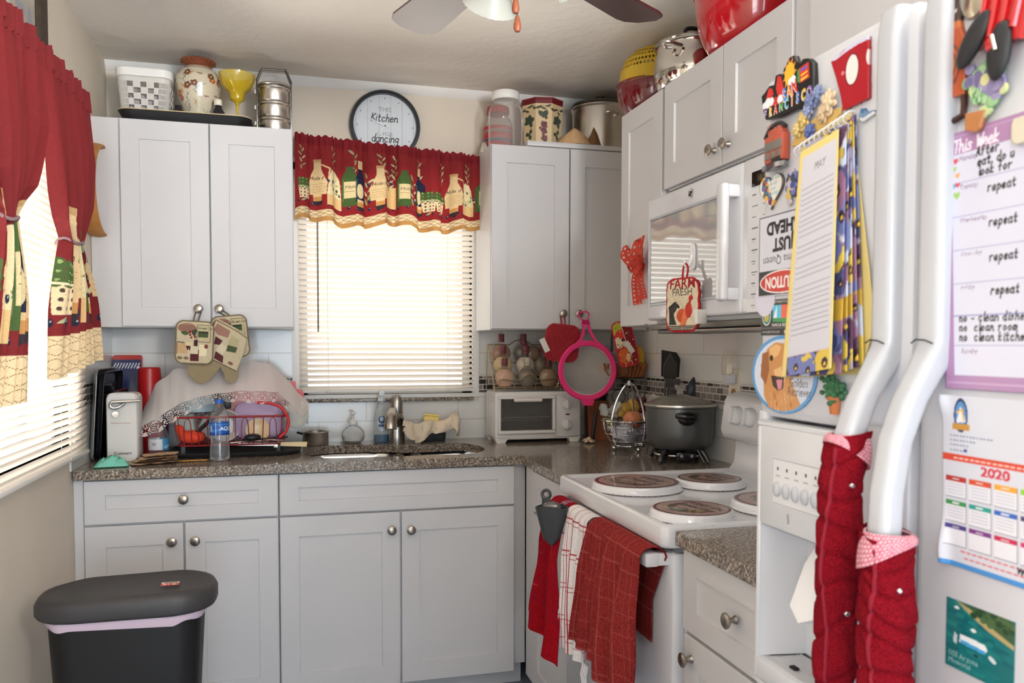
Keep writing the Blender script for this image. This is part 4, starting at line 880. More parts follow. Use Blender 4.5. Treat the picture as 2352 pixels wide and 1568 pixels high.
# ================================================================ ON THE MICROWAVE CABINET
ZM = 2.171
def bowl_prof(r0, r1, h, t=.003):
    o = []
    for k in range(11):
        q = k / 10; o.append((r0 + (r1 - r0) * math.sin(q * PI / 2) ** .8, h * (1 - math.cos(q * PI / 2)) ** .9))
    return [(0, 0)] + o + [(r1 + .005, h + .001), (r1 + .005, h + .006), (r1 - t, h + .006)] + [(max(r - t, 0), z + t) for r, z in reversed(o)] + [(0, t)]
mb_ = thing('mixing_bowl', 'maroon mixing bowl holding an upturned yellow colander', 'bowl', (2.028, -.775, ZM)); build(MB().lathe(bowl_prof(.055, .135, .125), 48), 'bowl', M('maroon_enamel', (112, 22, 30), .14, coat=.6), mb_)
yc = thing('colander', 'yellow plastic colander turned over on the maroon bowl', 'colander', mat4=T((2.03, -.78, ZM + .142), rx=3, ry=-4))
cv = Canvas(.8, .13, 420, (226, 190, 60))
for i in range(54):
    for j_ in range(5):
        if j_ < 4: cv.ell(i * .015 + .004 * (j_ % 2), .045 + j_ * .018, .0034, .0034, 'cut')
cvp = [(0, .132), (.02, .131), (.05, .122), (.09, .092), (.115, .055), (.13, .02)]
sheet(cv, lambda X, Y: (np.interp(Y / .13, [0, .3, .6, .85, 1], [.13, .124, .105, .07, .03]) * np.cos(X / .8 * 2 * PI), np.interp(Y / .13, [0, .3, .6, .85, 1], [.13, .124, .105, .07, .03]) * np.sin(X / .8 * 2 * PI), np.interp(Y / .13, [0, .3, .6, .85, 1], [0, .045, .085, .115, .125])), 'perforated_bowl', M('yellow_plastic', (226, 190, 60), .4, attr=True, transl=.25), yc, thick=.0025)
build(MB().lathe([(.0, .124), (.032, .124), (.034, .127), (.03, .13), (0, .13)], 28), 'foot', M('yellow_solid', (226, 190, 60), .4, transl=.2), yc); build(MB().lathe([(.126, -.004), (.136, -.006), (.138, -.002), (.136, .004), (.127, .003)], 48), 'rim', _M['yellow_solid'], yc)
bp_ = thing('cooking_pot', 'rounded stainless pot with glass lid between the maroon and red bowls', 'pot', (2.03, -1.085, ZM))
build(MB().lathe([(0, 0), (.085, 0), (.108, .012), (.126, .045), (.131, .08), (.127, .12), (.118, .15), (.12, .158), (.126, .16), (.126, .164), (.116, .163), (.114, .15), (.122, .12), (.126, .08), (.12, .045), (.1, .016), (0, .005)], 56), 'pot_body', M('pot_mirror', (208, 202, 194), .1, 1.), bp_)
build(MB().lathe([(.127, .164), (.129, .168), (.125, .173), (.115, .174), (.05, .192), (0, .196)], 56), 'lid', M('pot_lid_glass', (170, 166, 160), .08, .7), bp_)
build(MB().tube(smooth_path([(-.03, 0, .192), (-.026, 0, .222), (0, 0, .23), (.026, 0, .222), (.03, 0, .192)], 4), .007, 10), 'lid_handle', _M['black_knob'], bp_)
for s in (-1, 1):
    build(MB().tube(smooth_path([(-.105, s * .03 - .05, .135), (-.142, s * .0 - .066, .14), (-.142, -.0 - .066, .142)], 4), .005, 8), 'handle_stub', sst, bp_) if False else None
build(MB().tube(smooth_path([(-.112, -.075, .13), (-.135, -.07, .132), (-.15, -.09, .134), (-.142, -.11, .134), (-.09, -.1, .13)], 4), .006, 8), 'handle', sst, bp_)
rbw = M('red_enamel', (178, 20, 32), .12, coat=.7)
t = thing('mixing_bowl', 'large bright red mixing bowl at the camera end of the microwave cabinet', 'bowl', (2.03, -1.475, ZM)); build(MB().lathe(bowl_prof(.09, .175, .19), 56), 'bowl', rbw, t)
t = thing('mixing_bowl', 'low dark red bowl tucked behind the steel pot and the red bowl', 'bowl', (2.15, -1.24, ZM)); build(MB().lathe(bowl_prof(.035, .052, .07), 40), 'bowl', M('dark_red_enamel', (120, 18, 30), .15, coat=.6), t)

# ================================================================ CEILING FAN
FX, FY, FZ = 1.215, -1.78, 2.21
fn_ = thing('ceiling_fan', 'ceiling fan with dark wood blades and frosted bell light shades', 'ceiling fan', (FX, FY, FZ))
bm_ = M('blade_wood', (72, 40, 38), .35, var=(12, .2)); bz = M('fan_bronze', (150, 146, 140), .35, .9)
build(MB().lathe([(0, .258), (.065, .258), (.065, .24), (.03, .215), (.014, .21), (.014, .15), (.06, .14), (.1, .12), (.115, .08), (.115, .05), (.09, .03), (.05, .02), (.045, -.01), (.06, -.02), (.055, -.045), (0, -.05)], 40), 'motor', bz, fn_)
blades = (33, 105, 177, 249, 321)
for a in (34, 106, 178, 250, 322):
    P = [(.17, -.042), (.2, -.056), (.53, -.072), (.56, -.064), (.582, -.03), (.582, .03), (.56, .064), (.53, .072), (.2, .056), (.17, .042)]
    A = T((0, 0, .042), rz=a) @ T(rx=9)
    build(MB().prism(P, -.0035, .0035, A), 'blade', bm_ if True else bm_, fn_)
    build(MB().box(.08, .24, -.016, .016, .0045, .011, .002, T=A), 'blade_arm', bz, fn_)
sh_m = M('frosted_glass', (214, 216, 208), .35, transl=.3)
for k, a in enumerate((96, 216, 336)):
    ca = R(a); A = T((.075 * math.cos(ca), .075 * math.sin(ca), .03), rz=a) @ T(ry=-48)
    b = MB(); pr_ = [(.02, -.0), (.026, -.01), (.03, -.03), (.038, -.06), (.052, -.085), (.066, -.1), (.069, -.104), (.066, -.104), (.05, -.084), (.035, -.06), (.027, -.03)]
    vs_ = MB(); vs_.lathe(pr_, 48)
    b.add([(x * (1 + .02 * math.cos(24 * math.atan2(y, x))), y * (1 + .02 * math.cos(24 * math.atan2(y, x))), z) for x, y, z in vs_.v], vs_.f, A); build(b, 'light_shade', sh_m, fn_, ang=80)
    build(MB().tube([tuple(A @ Vector((0, 0, .0))), tuple(A @ Vector((-.02, 0, .03)))], [.022, .014], 14), 'shade_holder', bz, fn_)
pw = M('pull_wood', (150, 84, 56), .45, var=(60, .15))
for dx, dz, lb in ((0, -.139, 0), (-.004, -.099, 1)):
    y0 = -.05
    build(MB().tube([(dx, y0, -.04), (dx, y0, dz + .0)], .0014, 6), 'pull_chain', M('chain_dark', (52, 44, 38), .4, .7), fn_)
    build(MB().lathe([(0, -.036), (.006, -.035), (.0085, -.028), (.0085, -.02), (.005, -.004), (.003, 0), (0, 0)], 16, T((dx, y0, dz))), 'pull_knob', pw, fn_)

# ================================================================ COUNTER, LEFT END
slab_m = M('printed_cloth', (200, 190, 160), .9, attr=True, bump=(1200, .25, .0006))
gloss_m = M('printed_enamel', (200, 200, 200), .25, attr=True, coat=.3)
paper_m = M('printed_paper', (220, 220, 220), .55, attr=True)
def tray_sheet(name, label, loc, tilt, w, h, t, mat, rimmat=None, cat='baking tray', group=None):
    """rectangular pan standing on edge: local x thickness, y width, z height"""
    th = thing(name, label, cat, mat4=T(loc, ry=tilt)); L = []
    for s, x in ((0.0, t), (0.0, t - .002), (.012, .002), (.014, 0), (.02, 0), (.026, .004), (.016, t)): pass
    def lp(i, x): return [(x, a, b) for a, b in rrect(w - 2 * i, h - 2 * i, max(.03 - i * .4, .008), 5, 0, h / 2)]
    b = MB(); b.loft([lp(.016, .0), lp(.012, .001), lp(.001, t), lp(0, t), lp(0, t + .0018), lp(.004, t + .0018), lp(.014, .003), lp(.018, .0022)]); build(b, 'pan', mat, th)
    if rimmat: build(MB().tube([(t + .001, a, c) for _, a, c in lp(.002, 0)], .0022, 6, closed=True), 'rim', rimmat, th)
    return th
alum = M('aluminium', (186, 186, 188), .35, 1.); tray_sheet('baking_sheet', 'silver baking sheet standing on edge against the left wall tiles', (.011, -.285, CT + .001), 3.5, .33, .335, .012, alum)
bt = tray_sheet('broiler_pan', 'black broiler pan on edge between the silver sheet and the can opener', (.026, -.27, CT + .001), 3.5, .33, .325, .018, M('enamel_black', (22, 22, 25), .25, coat=.4))
b = MB()
for k in range(6): b.box(.0035, .007, -.13, .13, .06 + k * .04, .075 + k * .04, .0015)
build(b, 'ribs', _M['enamel_black'], bt)
tray_sheet('baking_tray', 'dark tray with red rim and pale edge right behind the can opener', (.05, -.215, CT + .001), 3.5, .26, .25, .012, M('tray_dark', (58, 48, 50), .4), M('tray_red_rim', (176, 44, 44), .4))
cv = Canvas(.115, .385, 520, (34, 44, 92)); cv.clear(); cv.poly(rrect(.115, .385, .015, 6, .0575, .1925), None)
cv.rect(0, .365, .115, .385, (190, 52, 48)); cv.rect(.109, .2, .115, .385, (180, 46, 46))
for k in range(9): cv.line([(.005 + k * .011, .33), (.014 + k * .011, .35)], .004, (220, 222, 228))
P = [(.098 + .009 * (1 if i % 2 == 0 else .42) * math.sin(i * PI / 5), .333 + .009 * (1 if i % 2 == 0 else .42) * math.cos(i * PI / 5)) for i in range(10)]; cv.poly(P, (228, 230, 236))
sheet(cv, flatfn((0, 0, 0), (1, 0, 0), (0, 0, 1)), 'cutting_mat', gloss_m, thick=.004, mat4=T((-.003 + .012, -.085, CT), rx=-9), label='blue cutting mat with white stripes and star, red border, behind the black pan', cat='cutting board')
# can opener
co_ = thing('can_opener', 'white electric can opener with a chrome lever at the left end of the worktop', 'can opener', (.122, -.40, CT))
L = []
for s, y in ((.9, -.05), (.97, -.046), (1, -.04), (1, .045), (.96, .05)): L.append([(x * s, y, .001 + (z) * (s if s > .95 else .985)) for x, z in rrect(.106, .246, .022, 6, 0, .123)])
oc_ = M('opener_white', (214, 213, 210), .35); build(MB().loft(L), 'housing', oc_, co_)
b = MB(); b.tube(smooth_path([(-.03, -.06, .215), (-.034, -.066, .205), (-.028, -.066, .196), (-.012, -.064, .196), (.0, -.062, .202), (.012, -.062, .21)], 4), .006, 10); b.tube([(-.03, -.06, .216), (.02, -.062, .218), (.066, -.066, .22)], [.007, .006, .0045], 10); build(b, 'cutting_lever', M('chrome', (214, 216, 220), .08, 1.), co_)
b = MB(); b.cyl((-.018, -.048, .172), (-.018, -.064, .172), .011, n=20); b.cyl((-.018, -.064, .172), (-.018, -.067, .172), .003); build(b, 'drive_wheel', _M['chrome'], co_)
build(MB().box(-.036, .03, -.0525, -.049, .138, .1425, .001), 'trim_line', M('opener_line', (206, 186, 180), .4), co_)
cv = Canvas(.05, .014, 2200, (214, 213, 210)); cv.clear(); cv.text('Cuisinart', .002, .0025, .0115, (36, 36, 44), bold=.012); cv.mask[:] = np.abs(cv.a - np.array([214, 213, 210])).sum(-1) < 0; 
def lettering(t, size, col, M4, mat=None, parent=None, name='lettering', **k):
    V, F = text_tris(t, k.get('shear', 0.), k.get('bold', 0.)); b = MB(); ox = {'l': 0, 'c': -V[:, 0].max() / 2}[k.get('align', 'l')]
    b.add([((x + ox) * size * k.get('sx', 1), y * size, 0) for x, y in V], F, M4); return build(b, name, mat or M('ink_%d_%d_%d' % tuple(col), col, .5), parent, flat=True)
FRONT = Matrix(((1, 0, 0, 0), (0, 0, -1, 0), (0, 1, 0, 0), (0, 0, 0, 1)))
lettering('Cuisinart', .0145, (36, 36, 44), Matrix.Translation((-.028, -.0506, .026)) @ FRONT, None, co_, bold=.015, sx=1.1)
# teal cloth and brown paper
def rag(n, pts_h, seed, fold=.01):
    pass
b = crumple(.105, .07, .03, 11, 12, .5); build(b, 'cleaning_cloth', M('teal_cloth', (120, 196, 176), .9), label='small teal cloth in front of the can opener', cat='cloth', mat4=T((.11, -.565, CT + .0005), rz=8), ang=180)
pb = thing('paper_bag', 'flattened brown paper on the worktop beside the teal cloth', 'paper', (.235, -.52, CT), 14)
pm = M('kraft_paper', (188, 160, 130), .8, var=(30, .08))
for k in range(4):
    w, d = .15 - .012 * k, .1 - .008 * k; rr = np.random.default_rng(k + 4); q = rr.uniform(-1, 1, (9, 9))
    b = MB(); b.grid(lambda u, v: ((u - .5) * w + .008 * k + .004 * q[int(u * 8)][int(v * 8)], (v - .5) * d + .006 * (k % 2) + .003 * q[int(v * 8)][int(u * 8)], .003 + .0085 * k + .0055 * u + .0022 * q[int(u * 8)][int(v * 8)]), 8, 8); build(b, 'paper_layer', pm, pb, ang=20)
# red tumbler, purple pitcher
rt = M('red_plastic', (178, 30, 34), .3, transl=.15)
b = MB(); b.lathe([(0, 0), (.047, 0), (.047, .01), (.041, .3), (.0395, .327), (.036, .331), (.033, .3285), (0, .327)], 40, T(rx=0)); vs_ = []
for x, y, z in b.v:
    a = math.atan2(y, x); s = 1 + .012 * math.cos(20 * a) * (1 if .02 < z < .31 else 0); vs_.append((x * s, y * s, z))
b.v = vs_; build(b, 'tumbler', rt, label='upturned tall red plastic tumbler behind the lace cloth', cat='cup', loc=(.176, -.2, CT + .001))
b = MB(); b.lathe([(0, 0), (.04, 0), (.043, .004), (.05, .2), (.055, .262), (.052, .262), (.046, .2), (.038, .006), (0, .004)], 32); build(b, 'pitcher', M('purple_plastic', (112, 22, 92), .15, trans=.35), label='translucent purple plastic pitcher left of the red tumbler', cat='pitcher', loc=(.178, -.066, CT + .001))

# ---------------------------------------------------------------- dish rack and its dishes
dt = thing('drip_tray', 'black oval drip tray under the red dish rack', 'tray', (.5, -.27, CT))
L = []
for s, z in ((.95, .001), (.96, .002), (1, .014), (1.005, .017), (.995, .0185), (.97, .012), (.93, .005)): L.append([(x * s, y * s, z) for x, y in rrect(.49, .33, .1, 8)])
build(MB().loft(L), 'tray_body', M('tray_black', (34, 34, 36), .5), dt)
RKX0, RKX1, RKY0, RKY1, RKZ0, RKZ1 = .285, .695, -.425, -.12, CT + .045, CT + .152
rk = thing('dish_rack', 'red wire dish rack full of dishes under a lace cloth', 'dish rack', (.49, -.2725, CT))
rw = M('red_wire', (140, 24, 34), .35, coat=.4)
def L_(x, y, z): return (x - .49, y + .2725, z - CT)
b = MB(); b.tube([L_(x, y, RKZ1) for x, y in rrect(RKX1 - RKX0, RKY1 - RKY0, .03, 5, .49, -.2725)], .0042, 8, closed=True); build(b, 'top_rail', rw, rk)
b = MB(); b.tube([L_(x, y, RKZ0) for x, y in rrect(RKX1 - RKX0 - .03, RKY1 - RKY0 - .03, .03, 5, .49, -.2725)], .003, 8, closed=True); build(b, 'bottom_rail', rw, rk)
def wire(pts): build(MB().tube(pts, .0019, 6), 'wire', rw, rk)
xs = np.linspace(RKX0 + .02, RKX1 - .02, 12)
for i, x in enumerate(xs):
    for y, y2 in ((RKY0, RKY0 + .013), (RKY1, RKY1 - .013)):
        if i % 3 == 1: continue
        wire([L_(x, y, RKZ1), L_(x + (.49 - x) * .05, y2, RKZ0)])
for i in (1, 4, 7, 10):
    x = xs[i]
    for y, y2 in ((RKY0, RKY0 + .012), (RKY1, RKY1 - .012)): wire(smooth_path([L_(x - .013, y2, RKZ0), L_(x - .011, y, RKZ1 - .025), L_(x, y, RKZ1 - .006), L_(x + .011, y, RKZ1 - .025), L_(x + .013, y2, RKZ0)], 4))
for k in range(6): 
    y = RKY0 + .04 + k * .045
    wire([L_(RKX0, y, RKZ1), L_(RKX0 + .015, y, RKZ0), L_(RKX1 - .015, y, RKZ0), L_(RKX1, y, RKZ1)])
for x in (RKX0 + .035, RKX1 - .035):
    for y in (RKY0 + .025, RKY1 - .025): build(MB().box(x - .49 - .008, x - .49 + .008, y + .2725 - .008, y + .2725 + .008, .0125, .045, .002), 'foot', M('foot_grey', (60, 62, 64), .6), rk)
build(MB().tube(smooth_path([L_(.585, RKY0 - .006, 1.118), L_(.63, RKY0 - .006, 1.115), L_(.675, RKY0 - .006, 1.095), L_(.698, RKY0 - .006, 1.05), L_(.69, RKY0 - .006, 1.01), L_(.665, RKY0 - .006, .985)], 6), .0055, 10), 'hoop_handle', M('red_hoop', (196, 26, 34), .3), rk)
ZB = RKZ0 + .005
def dish(label, name, cat, mat, prof, mat4, n=40): return build(MB().lathe(prof, n), name, mat, label=label, cat=cat, mat4=mat4, group=None)
plate = [(0, 0), (.05, .001), (.062, .006), (.085, .012), (.086, .014), (.06, .009), (.05, .004), (0, .003)]
dish('cream round plate leaning inside the front of the dish rack', 'plate', 'plate', M('cream_ceramic', (214, 190, 150), .3), [(r * .52 / 1, z * .6) for r, z in plate], T((.585, -.385, ZB + .046), rx=78))
dish('white bowl on its side behind the water bottle, in the rack', 'bowl', 'bowl', M('white_ceramic', (206, 200, 196), .2), [(0, 0), (.03, 0), (.045, .012), (.058, .04), (.06, .05), (.057, .05), (.042, .014), (0, .004)], T((.45, -.34, ZB + .062), rx=84, rz=20))
lav = M('lavender_plastic', (206, 184, 222), .25, thin=.5)
b = MB(); L = []
for s, y in ((.8, .0), (.94, .006), (1, .03), (1.03, .075), (1.06, .078), (1.03, .08), (.97, .03), (.8, .006)): L.append([(x * s, y, z * s) for x, z in rrect(.185, .15, .045, 7)])
b.loft(L); build(b, 'food_container', lav, label='large translucent lavender food box on its side in the dish rack', cat='container', mat4=T((.585, -.37, ZB + .083), rx=-6))
b = MB()
for a in (-1, 1): b.tube([(-.05 * a, 0, -.05), (.035 * a, 0, .06)], .005, 8)
b.box(-.06, .06, -.002, .002, -.065, -.058); build(b, 'dish_brush', M('lilac_plastic', (186, 140, 214), .4), label='crossed lilac plastic tongs inside the lavender food box', cat='tongs', mat4=T((.565, -.335, ZB + .075)))
cl2 = M('cool_clear_plastic', (196, 214, 208), .2, thin=.45)
b = MB(); L = []
for s, y in ((.85, 0), (1, .01), (1.06, .055), (1.02, .055), (.95, .01)): L.append([(x * s, y, z * s) for x, z in rrect(.07, .085, .015, 5)])
b.loft(L); build(b, 'food_container', cl2, label='small greenish clear food box at the left end of the dish rack', cat='container', mat4=T((.325, -.375, ZB + .062), ry=-8))
b = MB(); L = []
for s, y in ((.85, 0), (1, .01), (1.06, .05), (1.02, .05), (.95, .01)): L.append([(x * s, y, z * s) for x, z in rrect(.075, .075, .012, 5)])
b.loft(L); build(b, 'food_container', M('grey_clear_plastic', (200, 204, 208), .2, thin=.5), label='tilted square clear box right of the orange mitt in the rack', cat='container', mat4=T((.405, -.36, ZB + .055), ry=32))
b = MB(); b.ell((0, 0, 0), (.048, .03, .026), 18, 12); b.ell((-.038, .0, .02), (.016, .018, .03), 12, 8, T(ry=-25)); build(b, 'pot_scrubber', M('orange_cloth', (206, 62, 34), .8, bump=(120, .4, .003)), label='orange red scrubber cloth at the left bottom of the dish rack', cat='scrubber', loc=(.35, -.385, ZB + .026))
b = MB(); b.tube([(.33, -.395, ZB + .01), (.445, -.395, ZB + .115), (.47, -.39, ZB + .15)], [.007, .008, .01], 8); b.box(.45, .49, -.4, -.385, ZB + .13, ZB + .18, .006); build(b, 'spatula', M('black_nylon', (24, 24, 26), .4), label='black nylon spatula standing diagonally in the dish rack', cat='spatula')
b = MB(); b.prism([(0, 0), (.11, -.006), (.112, .012), (0, .014)], -.006, .006); kb = thing('kitchen_knife', 'cream-handled knife sticking out of the right end of the rack', 'knife', mat4=T((.655, -.4, CT + .036), rz=-3) @ T(rx=90)); build(b, 'handle', M('knife_cream', (222, 200, 152), .4), kb)
b = MB(); b.prism([(-.15, .004), (0, .0), (0, .012), (-.14, .014)], -.0012, .0012); build(b, 'blade', sst, kb); build(MB().box(-.012, .004, -.007, .007, -.001, .015, .002), 'bolster', sst, kb)
for k, (x, y, rz, lb) in enumerate(((.545, -.405, 12, 'steel spoon lying at the bottom front of the dish rack'), (.6, -.41, -20, 'steel fork lying across the bottom of the dish rack'), (.64, -.405, 15, 'black handled ladle resting at the right end of the dish rack'))):
    b = MB(); b.tube([(-.06, 0, 0), (.02, 0, .004), (.055, 0, .002)], [.003, .002, .004], 8)
    if k == 2: b.ell((-.075, 0, .008), (.032, .022, .014), 14, 8)
    else: b.ell((.068, 0, .001), (.02, .013, .004), 12, 6)
    build(b, ('spoon', 'fork', 'ladle')[k], (sst, sst, _M['black_nylon'])[k], label=lb, cat=('spoon', 'fork', 'ladle')[k], loc=(x, y, ZB + .003 + .006 * k), rz=rz)
# things under the cloth
pk = M('pink_plastic', (234, 176, 182), .35, transl=.25)
b = MB(); b.lathe([(0, .12), (.05, .12), (.085, .105), (.108, .06), (.115, 0), (.111, 0), (.104, .058), (.08, .1), (0, .115)], 40); build(b, 'pink_bowl', pk, label='upturned pink plastic bowl under the lace cloth', cat='bowl', loc=(.575, -.245, RKZ1 + .012))
b = MB(); b.prism([(-.02, -.06), (.03, -.06), (.045, -.035), (.04, -.01), (.012, .0), (.01, .03), (-.02, .03)], -.004, .004, FRONT); build(b, 'coral_cutting_mat', M('coral_plastic', (226, 104, 112), .4), label='coral plastic piece poking out right of the lace cloth', cat='plastic sheet', loc=(.715, -.16, 1.155))
b = MB(); b.lathe([(0, .095), (.04, .095), (.07, .08), (.08, .0), (.077, 0), (.066, .078), (0, .09)], 36); build(b, 'blue_bowl', M('pale_blue_plastic', (170, 196, 206), .35, transl=.2), label='upturned pale blue bowl under the left of the lace cloth', cat='bowl', loc=(.355, -.25, RKZ1 + .012))
b = MB(); b.ell((0, 0, 0), (.07, .05, .03), 16, 10); build(b, 'orange_bowl', M('orange_plastic', (226, 120, 60), .4), label='orange bowl under the lace cloth behind the oven mitt', cat='bowl', loc=(.45, -.22, RKZ1 + .034))
b = MB(); b.ell((0, 0, 0), (.05, .006, .055), 16, 10); build(b, 'flowered_plate', M('leafy_white', (206, 208, 196), .3), label='white plate edge with green pattern right of the rack', cat='plate', loc=(.725, -.3, RKZ0 + .1)) 
# lace cloth
lw, lh = .72, .56; cv = Canvas(lw, lh, 560, (247, 242, 240))
def scallop(x): return .010 + .013 * np.abs(np.sin(PI * x / .06))
Xc, Yc = np.meshgrid(cv.xs, cv.ys); cv.mask &= Yc > (.03 - scallop(Xc)); 
for i in range(int(lw / .06)):
    cx = (i + .5) * .06
    for a in range(-60, 241, 20):
        for r in (.02, .0265, .033):
            x, y = cx + r * math.cos(R(a)), .038 + r * math.sin(R(a))
            if y > .006: cv.ell(x, y, .0022, .0022, 'cut')
    for a in (45, 135, 225, 315): cv.ell(cx + .0085 * math.cos(R(a)), .038 + .0085 * math.sin(R(a)), .006, .0036, 'cut', rot=a)
for k in range(int(lw / .008)): cv.ell(k * .008, .075, .0018, .0024, 'cut')
zb_t = np.array([(.0, .993), (.055, .998), (.14, 1.056), (.2, 1.082), (.27, 1.112), (.34, 1.118), (.43, 1.106), (.5, 1.12), (.56, 1.07), (.585, 1.03), (.61, 1.085)])
zt_t = np.array([(0, 1.10), (.04, 1.18), (.1, 1.235), (.17, 1.25), (.23, 1.245), (.3, 1.235), (.36, 1.262), (.44, 1.27), (.49, 1.235), (.55, 1.17), (.61, 1.1)])
def lacefn(X, Y):
    u = X / lw * .61; v = Y / lh; zb = np.interp(u, zb_t[:, 0], zb_t[:, 1]); zt = np.interp(u, zt_t[:, 0], zt_t[:, 1])
    k = np.clip(v / .5, 0, 1); top = np.clip((v - .5) / .5, 0, 1)
    fold = .007 * np.sin(u * 62 + 2 * v) * (1 - k * .7) + .003 * np.sin(u * 140 + 5 * v)
    y = -.457 + .20 * k ** .85 + top * .17 + fold * (.4 + .6 * (1 - k))
    z = zb + (zt - zb) * k ** .92 - .10 * top ** 2.2 + .004 * np.sin(u * 90 + 7 * v) * k
    return (.165 + u + .01 * (1 - k) * np.sin(u * 20), y, z)
lace_m = M('lace_cotton', (246, 242, 240), .9, attr=True, transl=.35)
nt = lace_m.node_tree; o_ = nt.nodes['Material Output']; last = o_.inputs[0].links[0].from_socket
tr_ = nt.nodes.new('ShaderNodeBsdfTransparent'); mx_ = nt.nodes.new('ShaderNodeMixShader'); mx_.inputs[0].default_value = .08   # loosely woven: threads with open holes between
nt.links.new(last, mx_.inputs[1]); nt.links.new(tr_.outputs[0], mx_.inputs[2]); nt.links.new(mx_.outputs[0], o_.inputs[0])
sheet(cv, lacefn, 'lace_cloth', lace_m, label='white lace-edged cloth draped over the dish rack', cat='cloth')
# ---------------------------------------------------------------- bottles, pots and soap round the sink
clearb = M('bottle_pet', (245, 247, 250), .03, thin=.06)
waterm = M('water', (244, 248, 252), .02, thin=.03)
bo = thing('water_bottle', 'clear water bottle with blue cap and blue label at the worktop edge', 'bottle', (.457, -.5, CT))
pb_ = [(0, .008), (.012, .004), (.026, .0015), (.0325, .004), (.035, .012), (.034, .05), (.031, .075), (.034, .092), (.0345, .096), (.0345, .138), (.034, .142), (.034, .15), (.03, .17), (.02, .192), (.0135, .202), (.0125, .21), (.0125, .216)]
build(MB().lathe(pb_, 36), 'bottle_body', clearb, bo)
build(MB().lathe([(0, .0085), (.024, .0035), (.033, .012), (.0325, .05), (.0295, .075), (.0322, .092), (.0322, .11), (0, .11)], 32), 'drinking_water', waterm, bo)
cap_b = M('cap_blue', (36, 90, 176), .35); build(MB().lathe([(.0135, .207), (.0155, .208), (.0155, .222), (.0135, .2235), (0, .2235)], 28), 'cap', cap_b, bo)
cv = Canvas(.2199, .046, 1500, (34, 88, 170)); cv.rect(0, .036, .2199, .04, (60, 130, 200)); cv.rect(0, 0, .2199, .006, (24, 60, 130)); cv.line([(0, .012), (.06, .022), (.11, .012), (.2199, .02)], .006, (60, 130, 206))
cv.text('AQUAFINA', .05, .018, .019, (236, 242, 248), bold=.02, shear=.12); cv.rect(.035, 0, .037, .046, (210, 226, 240)); cv.rect(.0125, .012, .021, .034, (150, 190, 214)); cv.text('AQUAFINA', .16, .018, .015, (236, 242, 248), bold=.02, shear=.12)
def wrapfn(r, w, z0, a0): return lambda X, Y: (r * np.cos(a0 + X / w * 2 * PI), r * np.sin(a0 + X / w * 2 * PI), z0 + Y)
sheet(cv, wrapfn(.0349, .2199, .095, -PI / 2 - 1.32), 'label', M('print_gloss', (200, 200, 200), .3, attr=True), bo)
bo2 = thing('water_bottle', 'second clear water bottle with a pale label, half hidden under the lace cloth', 'bottle', (.228, -.35, CT))
build(MB().lathe([(0, .006), (.03, .002), (.036, .01), (.036, .07), (.034, .085), (.02, .12), (.0125, .135), (.0125, .142)], 32), 'bottle_body', clearb, bo2); build(MB().lathe([(.0135, .136), (.015, .137), (.015, .152), (0, .153)], 24), 'cap', M('cap_clear', (220, 222, 226), .4), bo2)
cv = Canvas(.23, .04, 1000, (206, 206, 212)); cv.rect(.06, 0, .16, .04, (66, 140, 190)); cv.text('90', .02, .016, .016, (60, 60, 66)); cv.line([(.07, .01), (.15, .03)], .01, (150, 200, 220)); sheet(cv, wrapfn(.0364, .23, .03, -PI / 2 - 1.1), 'label', _M['print_gloss'], bo2)
b = MB(); b.tube(smooth_path([(-.07, 0, .003), (-.045, .004, .004), (-.02, -.003, .004), (.07, 0, .004)], 4), .0024, 8); b.ell((-.072, 0, .004), (.016, .008, .003), 12, 6); build(b, 'gold_spoon', M('gold', (196, 146, 66), .25, 1.), label='thin gold spoon lying beside the water bottle', cat='spoon', loc=(.345, -.515, CT + .0005), rz=4)
ss = thing('saucepan', 'small straight-sided steel pan between the dish rack and the sink', 'pan', (.805, -.1, CT)); build(MB().lathe([(0, .001), (.052, .001), (.054, .004), (.054, .052), (.057, .056), (.055, .057), (.0515, .054), (.0515, .006), (0, .005)], 44), 'pan_body', sst, ss)
build(MB().tube([(-.05, .01, .045), (-.075, .03, .05)], .005, 8), 'handle', _M['black_nylon'], ss)
sd = thing('soap_dispenser', 'clear glass soap dispenser with white pump against the tile', 'soap dispenser', (.962, -.075, CT))
build(MB().lathe([(0, .002), (.03, .001), (.046, .012), (.05, .03), (.046, .05), (.03, .068), (.016, .076), (.0145, .085)], 36), 'bottle_body', M('soap_glass', (246, 247, 247), .04, thin=.06), sd)
build(MB().lathe([(0, .003), (.03, .002), (.045, .013), (.0485, .03), (.0485, .031), (0, .031)], 32), 'liquid_soap', M('soap_white', (240, 240, 238), .2, transl=.3), sd)
b = MB(); b.lathe([(.017, .08), (.018, .084), (.018, .096), (.006, .1), (.0055, .122), (.012, .123), (.012, .132), (0, .134)], 20); b.tube([(0, 0, .128), (.0, -.03, .129), (.0, -.036, .123)], .0045, 8); build(b, 'pump', M('pump_white', (240, 240, 238), .35), sd)
sy = thing('spray_bottle', 'clear spray bottle with blue liquid and oval label left of the faucet', 'spray bottle', (1.082, -.085, CT))
def ovl(prof, n=32, k=.62):
    q = MB().lathe(prof, n); q.v = [(x, y * k, z) for x, y, z in q.v]; return q
build(ovl([(0, .001), (.03, .001), (.033, .006), (.033, .1), (.027, .135), (.018, .16), (.014, .175), (.013, .182)]), 'bottle_body', M('spray_clear', (226, 236, 242), .05, thin=.12), sy)
build(ovl([(0, .002), (.029, .002), (.0318, .007), (.0318, .034), (0, .034)]), 'blue_liquid', M('blue_soap', (30, 120, 176), .1, trans=.5), sy)
